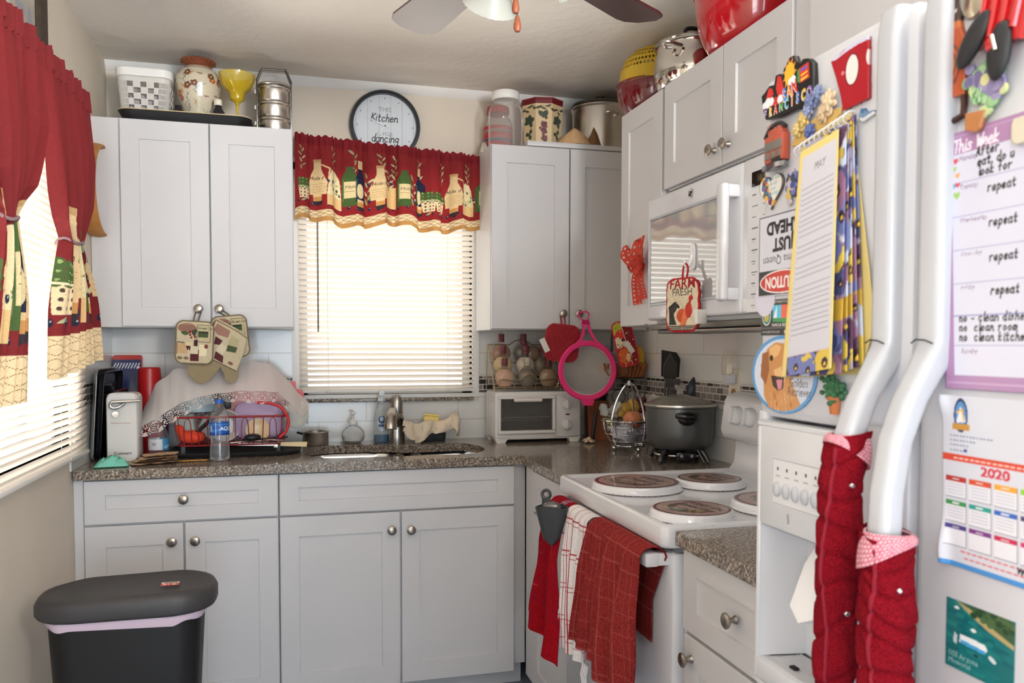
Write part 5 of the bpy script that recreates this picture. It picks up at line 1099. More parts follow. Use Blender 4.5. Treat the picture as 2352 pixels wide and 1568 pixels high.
b = MB(); b.lathe([(.0135, .178), (.0155, .18), (.0155, .195), (.012, .198), (.011, .205), (0, .206)], 20); b.box(-.012, .012, -.03, .016, .2, .224, .005); b.tube([(0, -.024, .202), (.0, -.034, .185), (0, -.03, .172)], .0035, 6); build(b, 'trigger_head', M('trigger_white', (222, 232, 236), .35), sy)
cv = Canvas(.036, .072, 1500, (226, 232, 236)); cv.clear(); cv.ell(.018, .036, .0178, .0355, None); cv.a[:] = (214, 224, 232); cv.ell(.018, .05, .015, .018, (62, 92, 140)); cv.ell(.018, .053, .008, .01, (200, 214, 230)); cv.rect(.004, .02, .032, .03, (40, 74, 130)); cv.text('dish', .007, .012, .012, (70, 96, 140)); 
sheet(cv, lambda X, Y: (X - .018, -np.sqrt(np.maximum(1 - ((X - .018) / .0331) ** 2, .05)) * .0206 - .0003, .05 + Y), 'label', _M['print_gloss'], sy)
# sponge holder, rag, sponge
sh = thing('sponge_caddy', 'dark suction caddy under the rag behind the sink', 'sponge holder', (1.31, -.075, CT)); build(MB().loft([[(x, y, z) for x, y in rrect(w, d, .02, 5)] for w, d, z in ((.1, .06, .001), (.105, .065, .01), (.11, .07, .05), (.104, .064, .052), (.098, .058, .02))]), 'caddy', M('caddy_dark', (44, 46, 50), .5), sh)
b = MB(); b.box(-.033, .033, -.02, .02, 0, .022, .005); b.box(-.0331, .0331, -.0201, .0201, .022, .029, .003); build(b, 'sponge', M('sponge_yellow', (238, 216, 130), .9, bump=(350, .6, .002)), label='pale yellow sponge sitting on the rag behind the sink', cat='sponge', mat4=T((1.297, -.095, CT + .089), ry=6, rz=-8))
b = MB(); rr = np.random.default_rng(21); q = rr.uniform(-1, 1, (25, 13))
rp = smooth_path([(1.165, -.15, 1.012), (1.195, -.15, .99), (1.235, -.14, .985), (1.275, -.12, .998), (1.32, -.105, .992), (1.365, -.105, 1.0), (1.405, -.1, 1.03), (1.42, -.095, 1.0), (1.4, -.09, .955)], 3)
def ragfn(u, v):
    i = u * (len(rp) - 1); p = rp[int(i)].lerp(rp[min(int(i) + 1, len(rp) - 1)], i - int(i)); e = math.sin(PI * min(1, max(0, v)))
    fall = (v - .35); dz = -.085 * max(0, fall) * (1 + .25 * math.sin(9 * u)) * (1 if u < .92 else .5); dy = -.035 * min(1, v / .35) if v < .35 else -.035 - .02 * math.sin(fall * 3)
    return (p.x + .006 * q[int(u * 24)][int(v * 12)] + .012 * math.sin(7 * u) * v, p.y + .02 + dy + .007 * math.sin(26 * u + 3 * v) * v, max(CT + .002, p.z + .012 * (1 - abs(v - .35)) + dz + .004 * q[int(u * 24)][int(v * 12)]))
b.grid(ragfn, 48, 14); build(b, 'dish_rag', M('rag_cream', (224, 208, 184), .9), label='crumpled cream dish rag hung from the faucet to the caddy', cat='cloth', ang=180)
# ---------------------------------------------------------------- potholders and mitt on the left cabinet knobs
PHB, PHC, WINE = (112, 100, 76), (190, 178, 150), (84, 36, 40)
def trace(y, pts, org): return [(at(a, c, y=y).x - org[0], at(a, c, y=y).z - org[1]) for a, c in pts]
def wine_label(cv, w, h):
    cv.ell(w * .3, h * .82, w * .24, h * .11, (150, 110, 96)); 
    for k in range(14): cv.line([(w * (.1 + .028 * k), h * .76), (w * (.11 + .028 * k), h * .88)], .0012, (108, 74, 66))
    cv.rect(w * .56, h * .52, w * .9, h * .9, (188, 176, 140)); cv.rect(w * .58, h * .62, w * .84, h * .72, (70, 84, 56)); cv.rect(w * .58, h * .72, w * .84, h * .76, (44, 50, 44)); cv.text('Grand Cru', w * .58, h * .81, h * .07, (52, 50, 44), bold=.02)
    cv.line([(w * .56, h * .9), (w * .56, h * .52), (w * .9, h * .52), (w * .9, h * .9), (w * .56, h * .9)], .002, (90, 80, 64))
    for k in range(16): cv.ell(w * (.36 + .16 * RNG.random()), h * (.6 + .16 * RNG.random()), .0042, .0042, (112, 34, 42))
    cv.leaf(w * .14, h * .72, w * .22, -10, (70, 88, 48), .5); cv.leaf(w * .46, h * .66, w * .2, 70, (52, 70, 48), .5)
    cv.poly([(w * .06, h * .24), (w * .34, h * .24), (w * .34, h * .46), (w * .06, h * .5)], (190, 158, 120)); cv.line([(w * .06, h * .24), (w * .06, h * .5), (w * .34, h * .48)], .003, (54, 64, 48)); 
    cv.poly([(w * .26, h * .5), (w * .46, h * .5), (w * .42, h * .34), (w * .3, h * .34)], (206, 190, 150)); cv.poly([(w * .28, h * .42), (w * .44, h * .42), (w * .4, h * .32), (w * .32, h * .32)], (76, 32, 44)); cv.line([(w * .36, h * .34), (w * .36, h * .16)], .003, (200, 190, 170))
    cv.rect(w * .4, h * .08, w * .62, h * .34, WINE); cv.rect(w * .4, h * .24, w * .6, h * .42, (206, 196, 168)); cv.rect(w * .48, h * .42, w * .58, h * .56, (64, 30, 36))
    cv.rect(w * .62, h * .2, w * .82, h * .46, (224, 212, 180)); cv.ell(w * .8, h * .42, w * .05, h * .05, (116, 66, 48)); cv.ell(w * .14, h * .14, w * .07, h * .035, (126, 104, 84)); cv.ell(w * .3, h * .14, w * .07, h * .035, (126, 104, 84))
def potholder(label, x, z, w, h, y, rot, loop_to, scale=1., paint=wine_label, bord=PHB, base=PHC, rcorner=.03, thick=.012, mat=None, rz=0, rimtube=None):
    """quilted pad facing -y, centre (x, y, z); loop runs up to a knob"""
    t = thing('potholder', label, 'potholder', mat4=T((x, y, z), ry=rot, rz=rz)); cv = Canvas(w, h, 900 * scale, bord); cv.clear(); cv.poly(rrect(w, h, rcorner, 7, w / 2, h / 2), None)
    cv.poly(rrect(w - .012, h - .012, max(rcorner - .006, .004), 7, w / 2, h / 2), base)
    i0 = cv.a.copy(); paint(cv, w, h); out = Canvas(w, h, 900 * scale); out.clear(); out.poly(rrect(w - .012, h - .012, max(rcorner - .006, .004), 7, w / 2, h / 2), None); cv.a = np.where(out.mask[..., None], cv.a, i0); cv.speck(.04)
    def fn(X, Y):
        e = np.minimum(np.minimum(X, w - X), np.minimum(Y, h - Y)); puff = .004 * np.clip(e / .012, 0, 1) ** .5 + .0012 * np.sin(X * 190) * np.sin(Y * 190)
        return (X - w / 2, -.5 * thick - puff + .008 * np.sin(Y / h * 2.5) * 0, Y - h / 2)
    sheet(cv, fn, 'pad', mat or slab_m, t, thick=thick)
    if loop_to:
        inv = t.matrix_world.inverted(); k = inv @ Vector(loop_to); dx = .008
        b = MB(); b.tube(smooth_path([(-dx, 0, h / 2 - .004), (k.x - dx * 1.1, k.y + .001, k.z - .004), (k.x, k.y, k.z + .0085), (k.x + dx * 1.1, k.y + .001, k.z - .004), (dx, 0, h / 2 - .004)], 5), .0028, 8); build(b, 'hanging_loop', M('loop_%d_%d_%d' % tuple(bord), bord, .9), t)
    return t
KY = YU - .031
potholder('beige wine-label potholder on the left cabinet knob, in front', .362, 1.343, .138, .165, KY - .032, 3, (.374, KY + .006, 1.471))
potholder('beige wine-label potholder half hidden behind the oven mitt', .487, 1.366, .135, .165, KY + .002, -6, (.448, KY + .0, 1.471))
mt_ = thing('oven_mitt', 'beige wine-label oven mitt hanging between the two potholders', 'oven mitt', (0, KY - .016, 0)); org = (.33, 1.17); Y0 = KY - .016
cv = Canvas(.24, .28, 800, (186, 174, 134)); cv.clear()
out = trace(Y0, [(498, 730), (548, 756), (569, 772), (561, 810), (550, 838), (546, 868), (540, 877), (527, 880), (518, 874), (514, 856), (508, 843), (500, 852), (484, 872), (466, 882), (450, 878), (437, 866), (431, 850), (434, 835), (470, 800), (488, 760)], org); cv.poly(out, None); cv.poly(out, (142, 128, 100))
cv.poly(trace(Y0, [(498, 730), (548, 756), (569, 772), (561, 810), (543, 852), (515, 838), (486, 824), (484, 790), (490, 756)], org), PHC)
cv.poly(trace(Y0, [(500, 742), (530, 760), (524, 776), (500, 768), (492, 756)], org), (150, 112, 98)); cv.poly(trace(Y0, [(532, 768), (552, 782), (540, 812), (520, 806)], org), (176, 166, 130)); cv.poly(trace(Y0, [(524, 792), (546, 798), (542, 810), (520, 806)], org), (70, 84, 54))
cv.poly(trace(Y0, [(496, 772), (512, 782), (506, 792), (492, 790)], org), (78, 34, 44)); cv.poly(trace(Y0, [(508, 788), (522, 798), (512, 814), (498, 804)], org), (206, 196, 168)); cv.poly(trace(Y0, [(496, 806), (514, 818), (512, 834), (492, 822)], org), WINE); cv.line(trace(Y0, [(486, 824), (515, 838), (543, 852)], org), .0035, (74, 72, 58)); cv.line(trace(Y0, [(496, 734), (548, 762), (567, 776)], org), .006, (132, 118, 88)); cv.ell(*trace(Y0, [(530, 834)], org)[0], .01, .006, (126, 84, 70), rot=-25); cv.speck(.04)
sheet(cv, lambda X, Y: (X + org[0], 0 * X - .008 - .006 * np.sin(np.clip(Y / .28, 0, 1) * PI), Y + org[1]), 'mitt', slab_m, mt_, thick=.015)

# ================================================================ TOASTER OVEN AND SPICE RACK
to = thing('toaster_oven', 'white toaster oven with glass door in the back corner, spice rack on top', 'toaster oven', (1.742, -.25, CT))
tw = M('toaster_white', (222, 221, 220), .35)
L = []
for y, i in ((.0, .006), (.004, 0), (.18, 0), (.215, .012)): L.append([(x, y, z) for x, z in rrect(.385 - 2 * i, .205 - 2 * i, .014, 5, 0, .117)])
build(MB().loft(L), 'housing', tw, to)
for sx in (-1, 1):
    for y0 in (.0, .16):
        b = MB(); b.prism([(-.02, 0), (.016, 0), (.03, .022), (-.03, .022)], y0, y0 + .04, Matrix(((1, 0, 0, sx * .165), (0, 0, 1, 0), (0, 1, 0, 0), (0, 0, 0, 1)))); build(b, 'foot', tw, to)
b = MB(); b.loft([[(x, y, z) for x, z in rrect(w, h, .006, 4, -.055, .122)] for w, h, y in ((.255, .155, 0), (.255, .155, -.012), (.249, .149, -.014))], True, False)
def frame(mb, x0, x1, z0, z1, t, y0, y1):
    mb.box(x0, x1, y0, y1, z0, z0 + t, .002, 1); mb.box(x0, x1, y0, y1, z1 - t, z1, .002, 1); mb.box(x0, x0 + t, y0, y1, z0 + t, z1 - t, .002, 1); mb.box(x1 - t, x1, y0, y1, z0 + t, z1 - t, .002, 1)
b = MB(); frame(b, -.184, .074, .04, .204, .014, -.012, -.001); dr_ = build(b, 'door_frame', tw, to)
build(MB().box(-.17, .06, -.009, -.007, .054, .19), 'door_glass', M('oven_glass', (168, 164, 158), .06, thin=.1), dr_)
build(MB().box(-.169, .059, -.0005, .0, .055, .189), 'oven_interior', M('oven_dark', (62, 60, 58), .5), to)
b = MB()
for k in range(12): b.tube([(-.165 + k * .02, -.003, .095), (-.165 + k * .02, -.0015, .1)], .0012, 5)
b.tube([(-.168, -.004, .1), (.058, -.004, .1)], .0015, 6); b.box(-.16, .05, -.006, -.001, .108, .113, .001, 1); build(b, 'wire_shelf', steel(), to)
b = MB(); b.tube([(-.11, -.03, .187), (0, -.03, .187)], .0095, 12); b.ell((-.11, -.03, .187), .0095, 10, 8); b.ell((0, -.03, .187), .0095, 10, 8); b.cyl((-.1, -.012, .187), (-.1, -.03, .187), .005, n=8); b.cyl((-.01, -.012, .187), (-.01, -.03, .187), .005, n=8); build(b, 'door_handle', M('handle_pinkish', (228, 218, 216), .35), dr_)
build(MB().box(.08, .188, -.006, -.001, .024, .208, .003, 2), 'control_panel', M('toaster_panel', (208, 209, 212), .4), to)
for z in (.165, .075):
    b = MB(); A = T((.125, -.006, z), rx=90); b.lathe([(0, 0), (.021, 0), (.02, .014), (.016, .017), (0, .017)], 24, A); b.box(-.003, .003, -.019, .019, .014, .024, .002, 1, A); build(b, 'control_knob', tw, to)
build(MB().box(.122, .14, -.0075, -.005, .117, .123), 'indicator_light', M('indicator_red', (96, 22, 34), .2), to)
cv = Canvas(.05, .012, 1200, (208, 209, 212)); cv.text('Toast', .006, .003, .009, (190, 110, 120), shear=.3); sheet(cv, flatfn((.1, -.0064, .192), (1, 0, 0), (0, 0, 1)), 'panel_lettering', paper_m, to, smooth=False)
ZS = CT + .2185
sr = thing('spice_rack', 'tiered gold wire rack of round spice bottles on the toaster oven', 'spice rack', (1.70, -.15, ZS))
gw = M('brass_wire', (186, 168, 128), .3, 1.)
b = MB()
for sx in (-.15, .15): b.tube([(sx, -.08, 0.003), (sx, -.075, .03), (sx, .04, .205), (sx, .055, .205), (sx, .075, .003)], .0024, 6)
b.tube([(-.15, .045, .205), (-.05, .045, .205), (-.03, .045, .22), (0, .045, .228), (.03, .045, .22), (.05, .045, .205), (.15, .045, .205)], .0024, 6)
build(b, 'side_frame', gw, sr)
for k in range(3):
    y = -.068 + k * .046; z = .02 + k * .052; b = MB()
    b.tube([(-.15, y - .022, z), (.15, y - .022, z), (.15, y + .022, z), (-.15, y + .022, z)], .002, 6, closed=True)
    if k == 0: b.tube(smooth_path([(-.13, y - .024, z + .002), (-.13, y - .024, z + .035), (-.05, y - .024, z + .03), (0, y - .024, z + .055), (.05, y - .024, z + .03), (.13, y - .024, z + .035), (.13, y - .024, z + .002)], 4), .002, 6)
    build(b, 'wire_tier', gw, sr)
cork = M('wine_cap', (112, 54, 62), .5)
sg = M('spice_glass', (236, 230, 220), .05, thin=.05)
def spice(i, x, y, z, col, label, rx=0, ry=0, cap=cork):
    t = thing('spice_bottle', label, 'spice bottle', mat4=T((x, y, z), rx=rx, ry=ry), group='spice bottles on the wire rack') if False else thing('spice_bottle', label, 'spice bottle', mat4=T((x, y, z), rx=rx, ry=ry))
    q = MB().lathe([(0, 0), (.022, 0), (.036, .012), (.044, .036), (.041, .056), (.026, .076), (.0125, .086), (.0115, .1)], 28); q.v = [(a, c * .48, e) for a, c, e in q.v]; build(q, 'glass_bottle', sg, t)
    q = MB().lathe([(0, .002), (.021, .002), (.0345, .013), (.0425, .036), (.0395, .056), (.025, .074), (.02, .076), (0, .076)], 28); q.v = [(a, c * .45, e) for a, c, e in q.v]; build(q, 'ground_spice', M('spice_%d' % i, col, .95, bump=(900, .6, .001)), t)
    q = MB().lathe([(.012, .09), (.0138, .092), (.0138, .1), (.0122, .101), (.0138, .103), (.0138, .122), (.011, .126), (0, .126)], 20); build(q, 'cap', cap, t)
SPX = (-.102, .0, .096)
cols = ((216, 176, 150), (116, 104, 86), (150, 122, 92), (222, 196, 150), (206, 196, 174), (122, 104, 84), (170, 130, 104), (104, 96, 84), (150, 116, 92))
desc = ('pale pink spice bottle, front row left on the wire rack', 'grey green spice bottle with pale cap, front row middle of rack', 'tan flecked spice bottle, front row right beside the pink strainer', 'yellowish spice bottle, middle row left on the wire rack', 'cream spice bottle, middle row centre of the wire rack', 'brown spice bottle, middle row right behind the front row', 'red brown spice bottle, top row left of the wire rack', 'dark grey spice bottle, top row middle under the wire arch', 'brown spice bottle lying tilted at the top right of the rack')
for k in range(9):
    r_i, c_i = k // 3, k % 3
    spice(k, 1.70 + SPX[c_i] + (.004 * r_i if c_i < 2 else -.01 * r_i), -.15 - .068 + r_i * .046, ZS + .0225 + r_i * .052, cols[k], desc[k], rx=0, ry=(-38 if k == 8 else 0), cap=M('cap_pale', (176, 168, 150), .5) if k == 1 else cork)

# ---------------------------------------------------------------- red potholder and pink strainer on the right cabinet knobs
def quilt_red(cv, w, h):
    cv.rect(0, 0, w, h, (148, 30, 40))
    for k in range(60): cv.line([(RNG.uniform(0, w), RNG.uniform(0, h)) for _ in range(2)], .0012, (132, 24, 34))
def q2(cv, w, h):
    cv.rect(0, 0, w, h, (150, 32, 42))
    for k in range(26): x, y = RNG.uniform(0, w), RNG.uniform(0, h); cv.line([(x + .012 * math.cos(a), y + .012 * math.sin(a)) for a in np.linspace(0, 4.5, 9)], .0014, (128, 22, 32))
ph = potholder('dark red quilted potholder on the right cabinet knob, behind the strainer', 1.815, 1.345, .155, .16, KY - .008, 6, (1.823, KY + .004, 1.469), paint=q2, bord=(160, 40, 48), base=(150, 32, 42), rcorner=.04)
build(MB().box(-.012, .012, -.001, .001, -.03, .03), 'care_tag', M('tag_white', (226, 222, 216), .8), ph).matrix_world = ph.matrix_world @ T((-.078, -.014, -.018), ry=-32)
sn = thing('strainer', 'big hot pink strainer with translucent mesh bowl hanging from the cabinet knob', 'strainer', mat4=T((1.922, KY - .03, 1.228), rz=-6))
pkm = M('hot_pink', (236, 54, 128), .35)
b = MB(); b.lathe([(.105, .0), (.126, .002), (.128, .008), (.122, .014), (.108, .012), (.104, .006)], 56, T(rx=90)); build(b, 'rim', pkm, sn)
mesh_m = M('strainer_mesh', (232, 229, 226), .5, thin=.36)
b = MB(); b.lathe([(.106 * math.cos(a), -.05 * math.sin(a)) for a in np.linspace(0, PI / 2, 12)], 48, T(rx=90)); build(b, 'mesh_bowl', mesh_m, sn)
b = MB(); 
def hp(pts, y0=-.01, y1=.0): b.prism(pts, 0, .007, Matrix(((1, 0, 0, 0), (0, 0, -1, y0 + .004), (0, 1, 0, 0), (0, 0, 0, 1))))
hp([(-.06, .108), (-.036, .135), (-.024, .17), (-.026, .215), (-.008, .215), (-.012, .18), (-.016, .15), (-.03, .125), (.0, .122)]); hp([(.06, .108), (.032, .135), (.014, .17), (.004, .215), (-.012, .215), (.0, .175), (.016, .14), (.03, .125), (.0, .122)])
hp([(-.03, .195), (.006, .195), (.0, .215), (-.026, .215)])
build(b, 'handle', pkm, sn)
b = MB(); b.tube([(-.024, -.008, .213), (-.044, -.008, .236), (-.04, -.008, .245), (-.005, -.008, .249), (.005, -.008, .24), (.0, -.008, .213)], .0034, 8); build(b, 'hanging_loop', pkm, sn)
b = MB(); hp([(-.03, -.122), (.03, -.122), (.022, -.148), (-.018, -.148)]); build(b, 'rest_tab', pkm, sn)

# ---------------------------------------------------------------- back corner: knife block, fruit basket, wicker basket, utensils
kb2 = thing('knife_block', 'brown wooden knife block full of black handles in the back corner', 'knife block', (2.05, -.16, CT), -12)
kw = M('block_wood', (138, 74, 40), .45, var=(20, .15))
b = MB(); b.prism([(-.075, .0), (.06, 0), (.085, .14), (.0, .17)], -.05, .05, Matrix(((0, 0, 1, 0), (1, 0, 0, 0), (0, 1, 0, 0), (0, 0, 0, 1)))); build(b, 'block', kw, kb2)
for i in range(4):
    for j in range(2):
        b = MB(); x = -.036 + i * .024; y0 = .012 + j * .045; z0 = .162 - j * .014
        b.tube([(x, y0, z0), (x, y0 - .012, z0 + .03), (x, y0 - .03, z0 + .085)], [.0075, .009, .0085], 8); build(b, 'knife_handle', _M['black_nylon'], kb2)
sc_ = thing('scissors', 'black scissors handles leaning against the front of the knife block', 'scissors', (2.0, -.262, CT)); b = MB(); b.tube([(0, 0, .13), (-.012, .0, .05), (-.014, -.0, .002)], .007, 8); build(b, 'handle', _M['black_nylon'], sc_)
b = MB(); rr = np.random.default_rng(5)
for k in range(5): b.ell((.016 * math.cos(k * 1.25), .013 * math.sin(k * 1.25), .008 + .004 * (k == 2)), (.014, .009, .006), 10, 6, T(rz=k * 72, ry=20))
b.ell((0, 0, .014), (.012, .012, .011), 10, 8); build(b, 'shell_ornament', M('shell_pale', (206, 182, 156), .4), label='small pale shell ornament on the worktop before the knife block', cat='ornament', loc=(1.945, -.33, CT + .002))
fb = thing('fruit_basket', 'chrome wire fruit basket with tall arched handle on the worktop', 'fruit basket', (2.02, -.60, CT))
cw = M('chrome', (214, 216, 220), .08, 1.)
def circ(r, z, n=40): return [(r * math.cos(2 * PI * i / n), r * math.sin(2 * PI * i / n), z) for i in range(n)]
b = MB(); b.tube(circ(.112, .122), .004, 8, closed=True); build(b, 'top_ring', cw, fb)
b = MB(); b.tube(circ(.064, .022), .0035, 8, closed=True); build(b, 'base_ring', cw, fb)
for r, z in ((.108, .098), (.1, .07), (.085, .042)): build(MB().tube(circ(r, z), .0018, 6, closed=True), 'side_ring', cw, fb)
for k in range(10):
    a = 2 * PI * k / 10; build(MB().tube(smooth_path([(.112 * math.cos(a), .112 * math.sin(a), .122), (.106 * math.cos(a), .106 * math.sin(a), .08), (.085 * math.cos(a), .085 * math.sin(a), .042), (.062 * math.cos(a), .062 * math.sin(a), .022)], 3), .0018, 6), 'rib', cw, fb)
for a in (-65, 55, 175):
    c, s = math.cos(R(a)), math.sin(R(a)); build(MB().tube(smooth_path([(.06 * c, .06 * s, .022), (.078 * c, .078 * s, .1), (.06 * c, .06 * s, .19), (.03 * c, .03 * s, .25), (.004 * c, .004 * s, .27)], 5), .0036, 8), 'arch_rod', cw, fb)
build(MB().tube(smooth_path([(.0, 0, .262), (-.006, -.002, .275), (-.012, -.012, .272), (-.013, -.016, .262)], 4), .0058, 8), 'hook_tip', M('hook_white', (226, 228, 234), .3), fb)
for a in (40, 160, 280): build(MB().ell((.062 * math.cos(R(a)), .062 * math.sin(R(a)), .0105), .0105, 14, 10), 'ball_foot', cw, fb)
def blob(seed, rx, ry, rz, amp=.12, n=22):
    rr = np.random.default_rng(seed); ph_ = rr.uniform(0, 6, 6); b = MB(); b.ell((0, 0, 0), 1, n, n // 2)
    b.v = [(x * rx * (1 + amp * math.sin(5 * x + 4 * y + ph_[0]) * math.cos(6 * z + ph_[1])), y * ry * (1 + amp * math.sin(6 * y + 5 * z + ph_[2])), z * rz * (1 + amp * math.cos(7 * x + 3 * z + ph_[3]))) for x, y, z in b.v]; return b
def crinkled(seed, rx, ry, rz):
    b = blob(seed, rx, ry, rz, .16, 26); rr = np.random.default_rng(seed); b.v = [(x + rr.normal(0, .0025), y + rr.normal(0, .0025), z + rr.normal(0, .0025)) for x, y, z in b.v]; return b
build(crinkled(3, .052, .05, .036), 'plastic_bag', M('bag_white', (206, 208, 224), .3, transl=.25), label='crinkled white plastic bag in the fruit basket, left side', cat='bag', loc=(1.985, -.635, CT + .072), ang=20)
build(crinkled(9, .05, .045, .034), 'plastic_bag', M('bag_lilac', (190, 184, 206), .3, transl=.25), label='crinkled lilac plastic bag in the fruit basket, right side', cat='bag', loc=(2.062, -.6, CT + .075), ang=20)
build(blob(4, .04, .04, .036, .04), 'onion', M('onion_skin', (206, 130, 92), .35, var=(40, .15)), label='orange brown onion on top of the bags in the basket', cat='onion', loc=(2.02, -.625, CT + .125))
vine = thing('artificial_fruit', 'artificial fruit spray with grapes, pears and pale leaves behind the fruit basket', 'artificial fruit', (2.06, -.46, CT))
pear = M('pear_yellow', (196, 156, 70), .4, var=(30, .12))
for x, z, ry in ((-.02, .14, 30), (.035, .165, -30), (.0, .155, 70)):
    b = MB(); b.lathe([(0, -.03), (.022, -.026), (.03, -.01), (.026, .01), (.014, .028), (.006, .036), (0, .037)], 20, T((x, 0, z), ry=ry)); build(b, 'pear', pear, vine)
for k in range(16): build(MB().ell((.065 + .012 * math.cos(k * 2.1), -.01 + .012 * math.sin(k * 2.1), .15 + .0065 * (k % 8)), .0115, 10, 8), 'grape', M('grape_red', (84, 24, 40), .25), vine)
lf = M('leaf_pale', (206, 214, 210), .5, transl=.3)
for k, (x, z, a) in enumerate(((-.1, .15, 40), (-.075, .165, 100), (-.055, .14, 10), (-.09, .12, 200))):
    b = MB(); b.grid(lambda u, v: ((u - .5) * .045 * math.sin(PI * min(max(v, .02), .98)) ** .7 * (1 + .25 * math.sin(9 * v)), .006 * math.sin(6 * u), (v) * .055), 6, 8)
    build(b, 'leaf', lf, vine).matrix_world = vine.matrix_world @ T((x, -.03, z - .02), ry=a - 60)
build(MB().ell((-.085, -.035, .105), (.014, .013, .016), 12, 8), 'green_grape', M('grape_green', (200, 196, 110), .3), vine)
b = MB(); b.tube(smooth_path([(.0, 0, .002), (.0, 0, .1), (.02, 0, .15), (.07, 0, .19)], 4), .002, 6); b.tube(smooth_path([(0, 0, .05), (-.05, -.02, .12), (-.09, -.03, .14)], 4), .002, 6); build(b, 'stem', M('stem_brown', (96, 78, 56), .7), vine)
# tiered wire stand with wicker basket
ws = thing('wire_stand', 'thin dark wire stand carrying the wicker basket in the corner', 'stand', (2.105, -.30, CT))
dw = M('dark_wire', (70, 64, 60), .4, .7)
for sx in (-1, 1):
    for sy in (-1, 1): build(MB().tube([(sx * .1, sy * .07, .002), (sx * .085, sy * .05, .15), (sx * .092, sy * .055, .278)], .0022, 6), 'leg', dw, ws)
b = MB(); b.tube([(x, y, .279) for x, y in rrect(.19, .115, .03, 4)], .0025, 6, closed=True)
for k in range(5): b.tube([(-.08 + .04 * k, -.055, .279), (-.08 + .04 * k, .055, .279)], .0016, 5)
build(b, 'shelf_ring', dw, ws)
for sx in (-1, 1): build(MB().tube(arc((sx * .035, .0), .03, 0, 360, 24), .0018, 6), 'scroll', dw, ws).matrix_world = ws.matrix_world @ T((0, -.058, .2), rx=90)
wb = thing('wicker_basket', 'orange brown split-wood basket on the wire stand in the corner', 'basket', (2.105, -.30, CT + .2825))
wk = M('split_wood', (150, 84, 44), .6, var=(50, .3))
P = rrect(.19, .115, .03, 6)
b = MB(); b.prism(rrect(.16, .09, .025, 5), .0, .004); build(b, 'base', wk, wb)
for i in range(0, len(P)):
    x, y = P[i]; x2, y2 = P[(i + 1) % len(P)]; 
seg = smooth_path([(x, y, 0) for x, y in P + [P[0]]], 2); n_st = 34; tot = [0]
for i in range(1, len(seg)): tot.append(tot[-1] + (seg[i] - seg[i - 1]).length)
for k in range(n_st):
    d = tot[-1] * k / n_st; i = max(j for j in range(len(tot)) if tot[j] <= d); i = min(i, len(seg) - 2); p = seg[i].lerp(seg[i + 1], (d - tot[i]) / max(tot[i + 1] - tot[i], 1e-6))
    b = MB(); b.tube([(p.x * .88, p.y * .88, .003), (p.x, p.y, .03), (p.x * 1.08, p.y * 1.08, .062)], [.006, .0068, .006], 6); build(b, 'stave', wk, wb)
for x in (-.075, -.02): build(MB().tube([(x + .022 * math.cos(a), -.066, .034 + .026 * math.sin(a)) for a in np.linspace(0, 2 * PI, 20, endpoint=False)], .003, 6, closed=True), 'hoop', M('hoop_brown', (130, 92, 66), .6), wb)
ZW = CT + .29
b = MB(); rr = np.random.default_rng(8)
for k in range(14): x, z = rr.uniform(-.05, .03), rr.uniform(.0, .11); b.grid(lambda u, v: (x + (u - .5) * .03 * math.sin(PI * v), -.0 + rr.normal(0, .001) + .01 * (k % 3), z + v * .032), 3, 4)
build(b, 'silver_leaves', M('silver_leaf', (170, 176, 178), .35, .5), label='bunch of silvery artificial leaves in the wicker basket', cat='artificial leaves', loc=(2.055, -.325, ZW - .005))
b = MB(); b.tube([(0, 0, 0), (.002, 0, .12), (.004, .0, .19)], [.006, .006, .005], 8); build(b, 'ladle', _M['black_nylon'], label='dark ladle shaft rising from the left of the wicker basket', cat='ladle', loc=(2.065, -.28, ZW - .002))
b = MB(); b.box(-.02, .02, -.012, .012, 0, .11, .006); build(b, 'spice_packet', M('packet_orange', (196, 84, 50), .5), label='orange packet standing in the wicker basket behind the silver leaves', cat='packet', loc=(2.092, -.27, ZW - .002))
yp = thing('yellow_jug', 'yellow plastic jug with a loop handle leaning in the wicker basket', 'jug', mat4=T((2.168, -.30, ZW + .0), ry=8))
ymm = M('jug_yellow', (226, 178, 60), .4)
b = MB(); b.lathe([(0, .0), (.028, .0), (.032, .006), (.036, .07), (.03, .1), (.018, .118), (.012, .128), (0, .13)], 24); build(b, 'jug_body', ymm, yp)
build(MB().tube(smooth_path([(-.008, -.01, .122), (-.04, -.014, .125), (-.048, -.014, .095), (-.034, -.012, .06)], 5), .0085, 10), 'handle', ymm, yp)
b = MB()
for k, (x, z) in enumerate(((-.01, .02), (.004, .03), (-.004, .012))): b.tube([(x + .016 * math.cos(a), -.036, z + .014 * math.sin(a)) for a in np.linspace(0, PI * 1.2, 10)], .0014, 5)
build(b, 'wire_glasses', dark_m, label='thin black wire loops hooked on the basket below the yellow jug', cat='wire', loc=(2.16, -.325, ZW + .015))
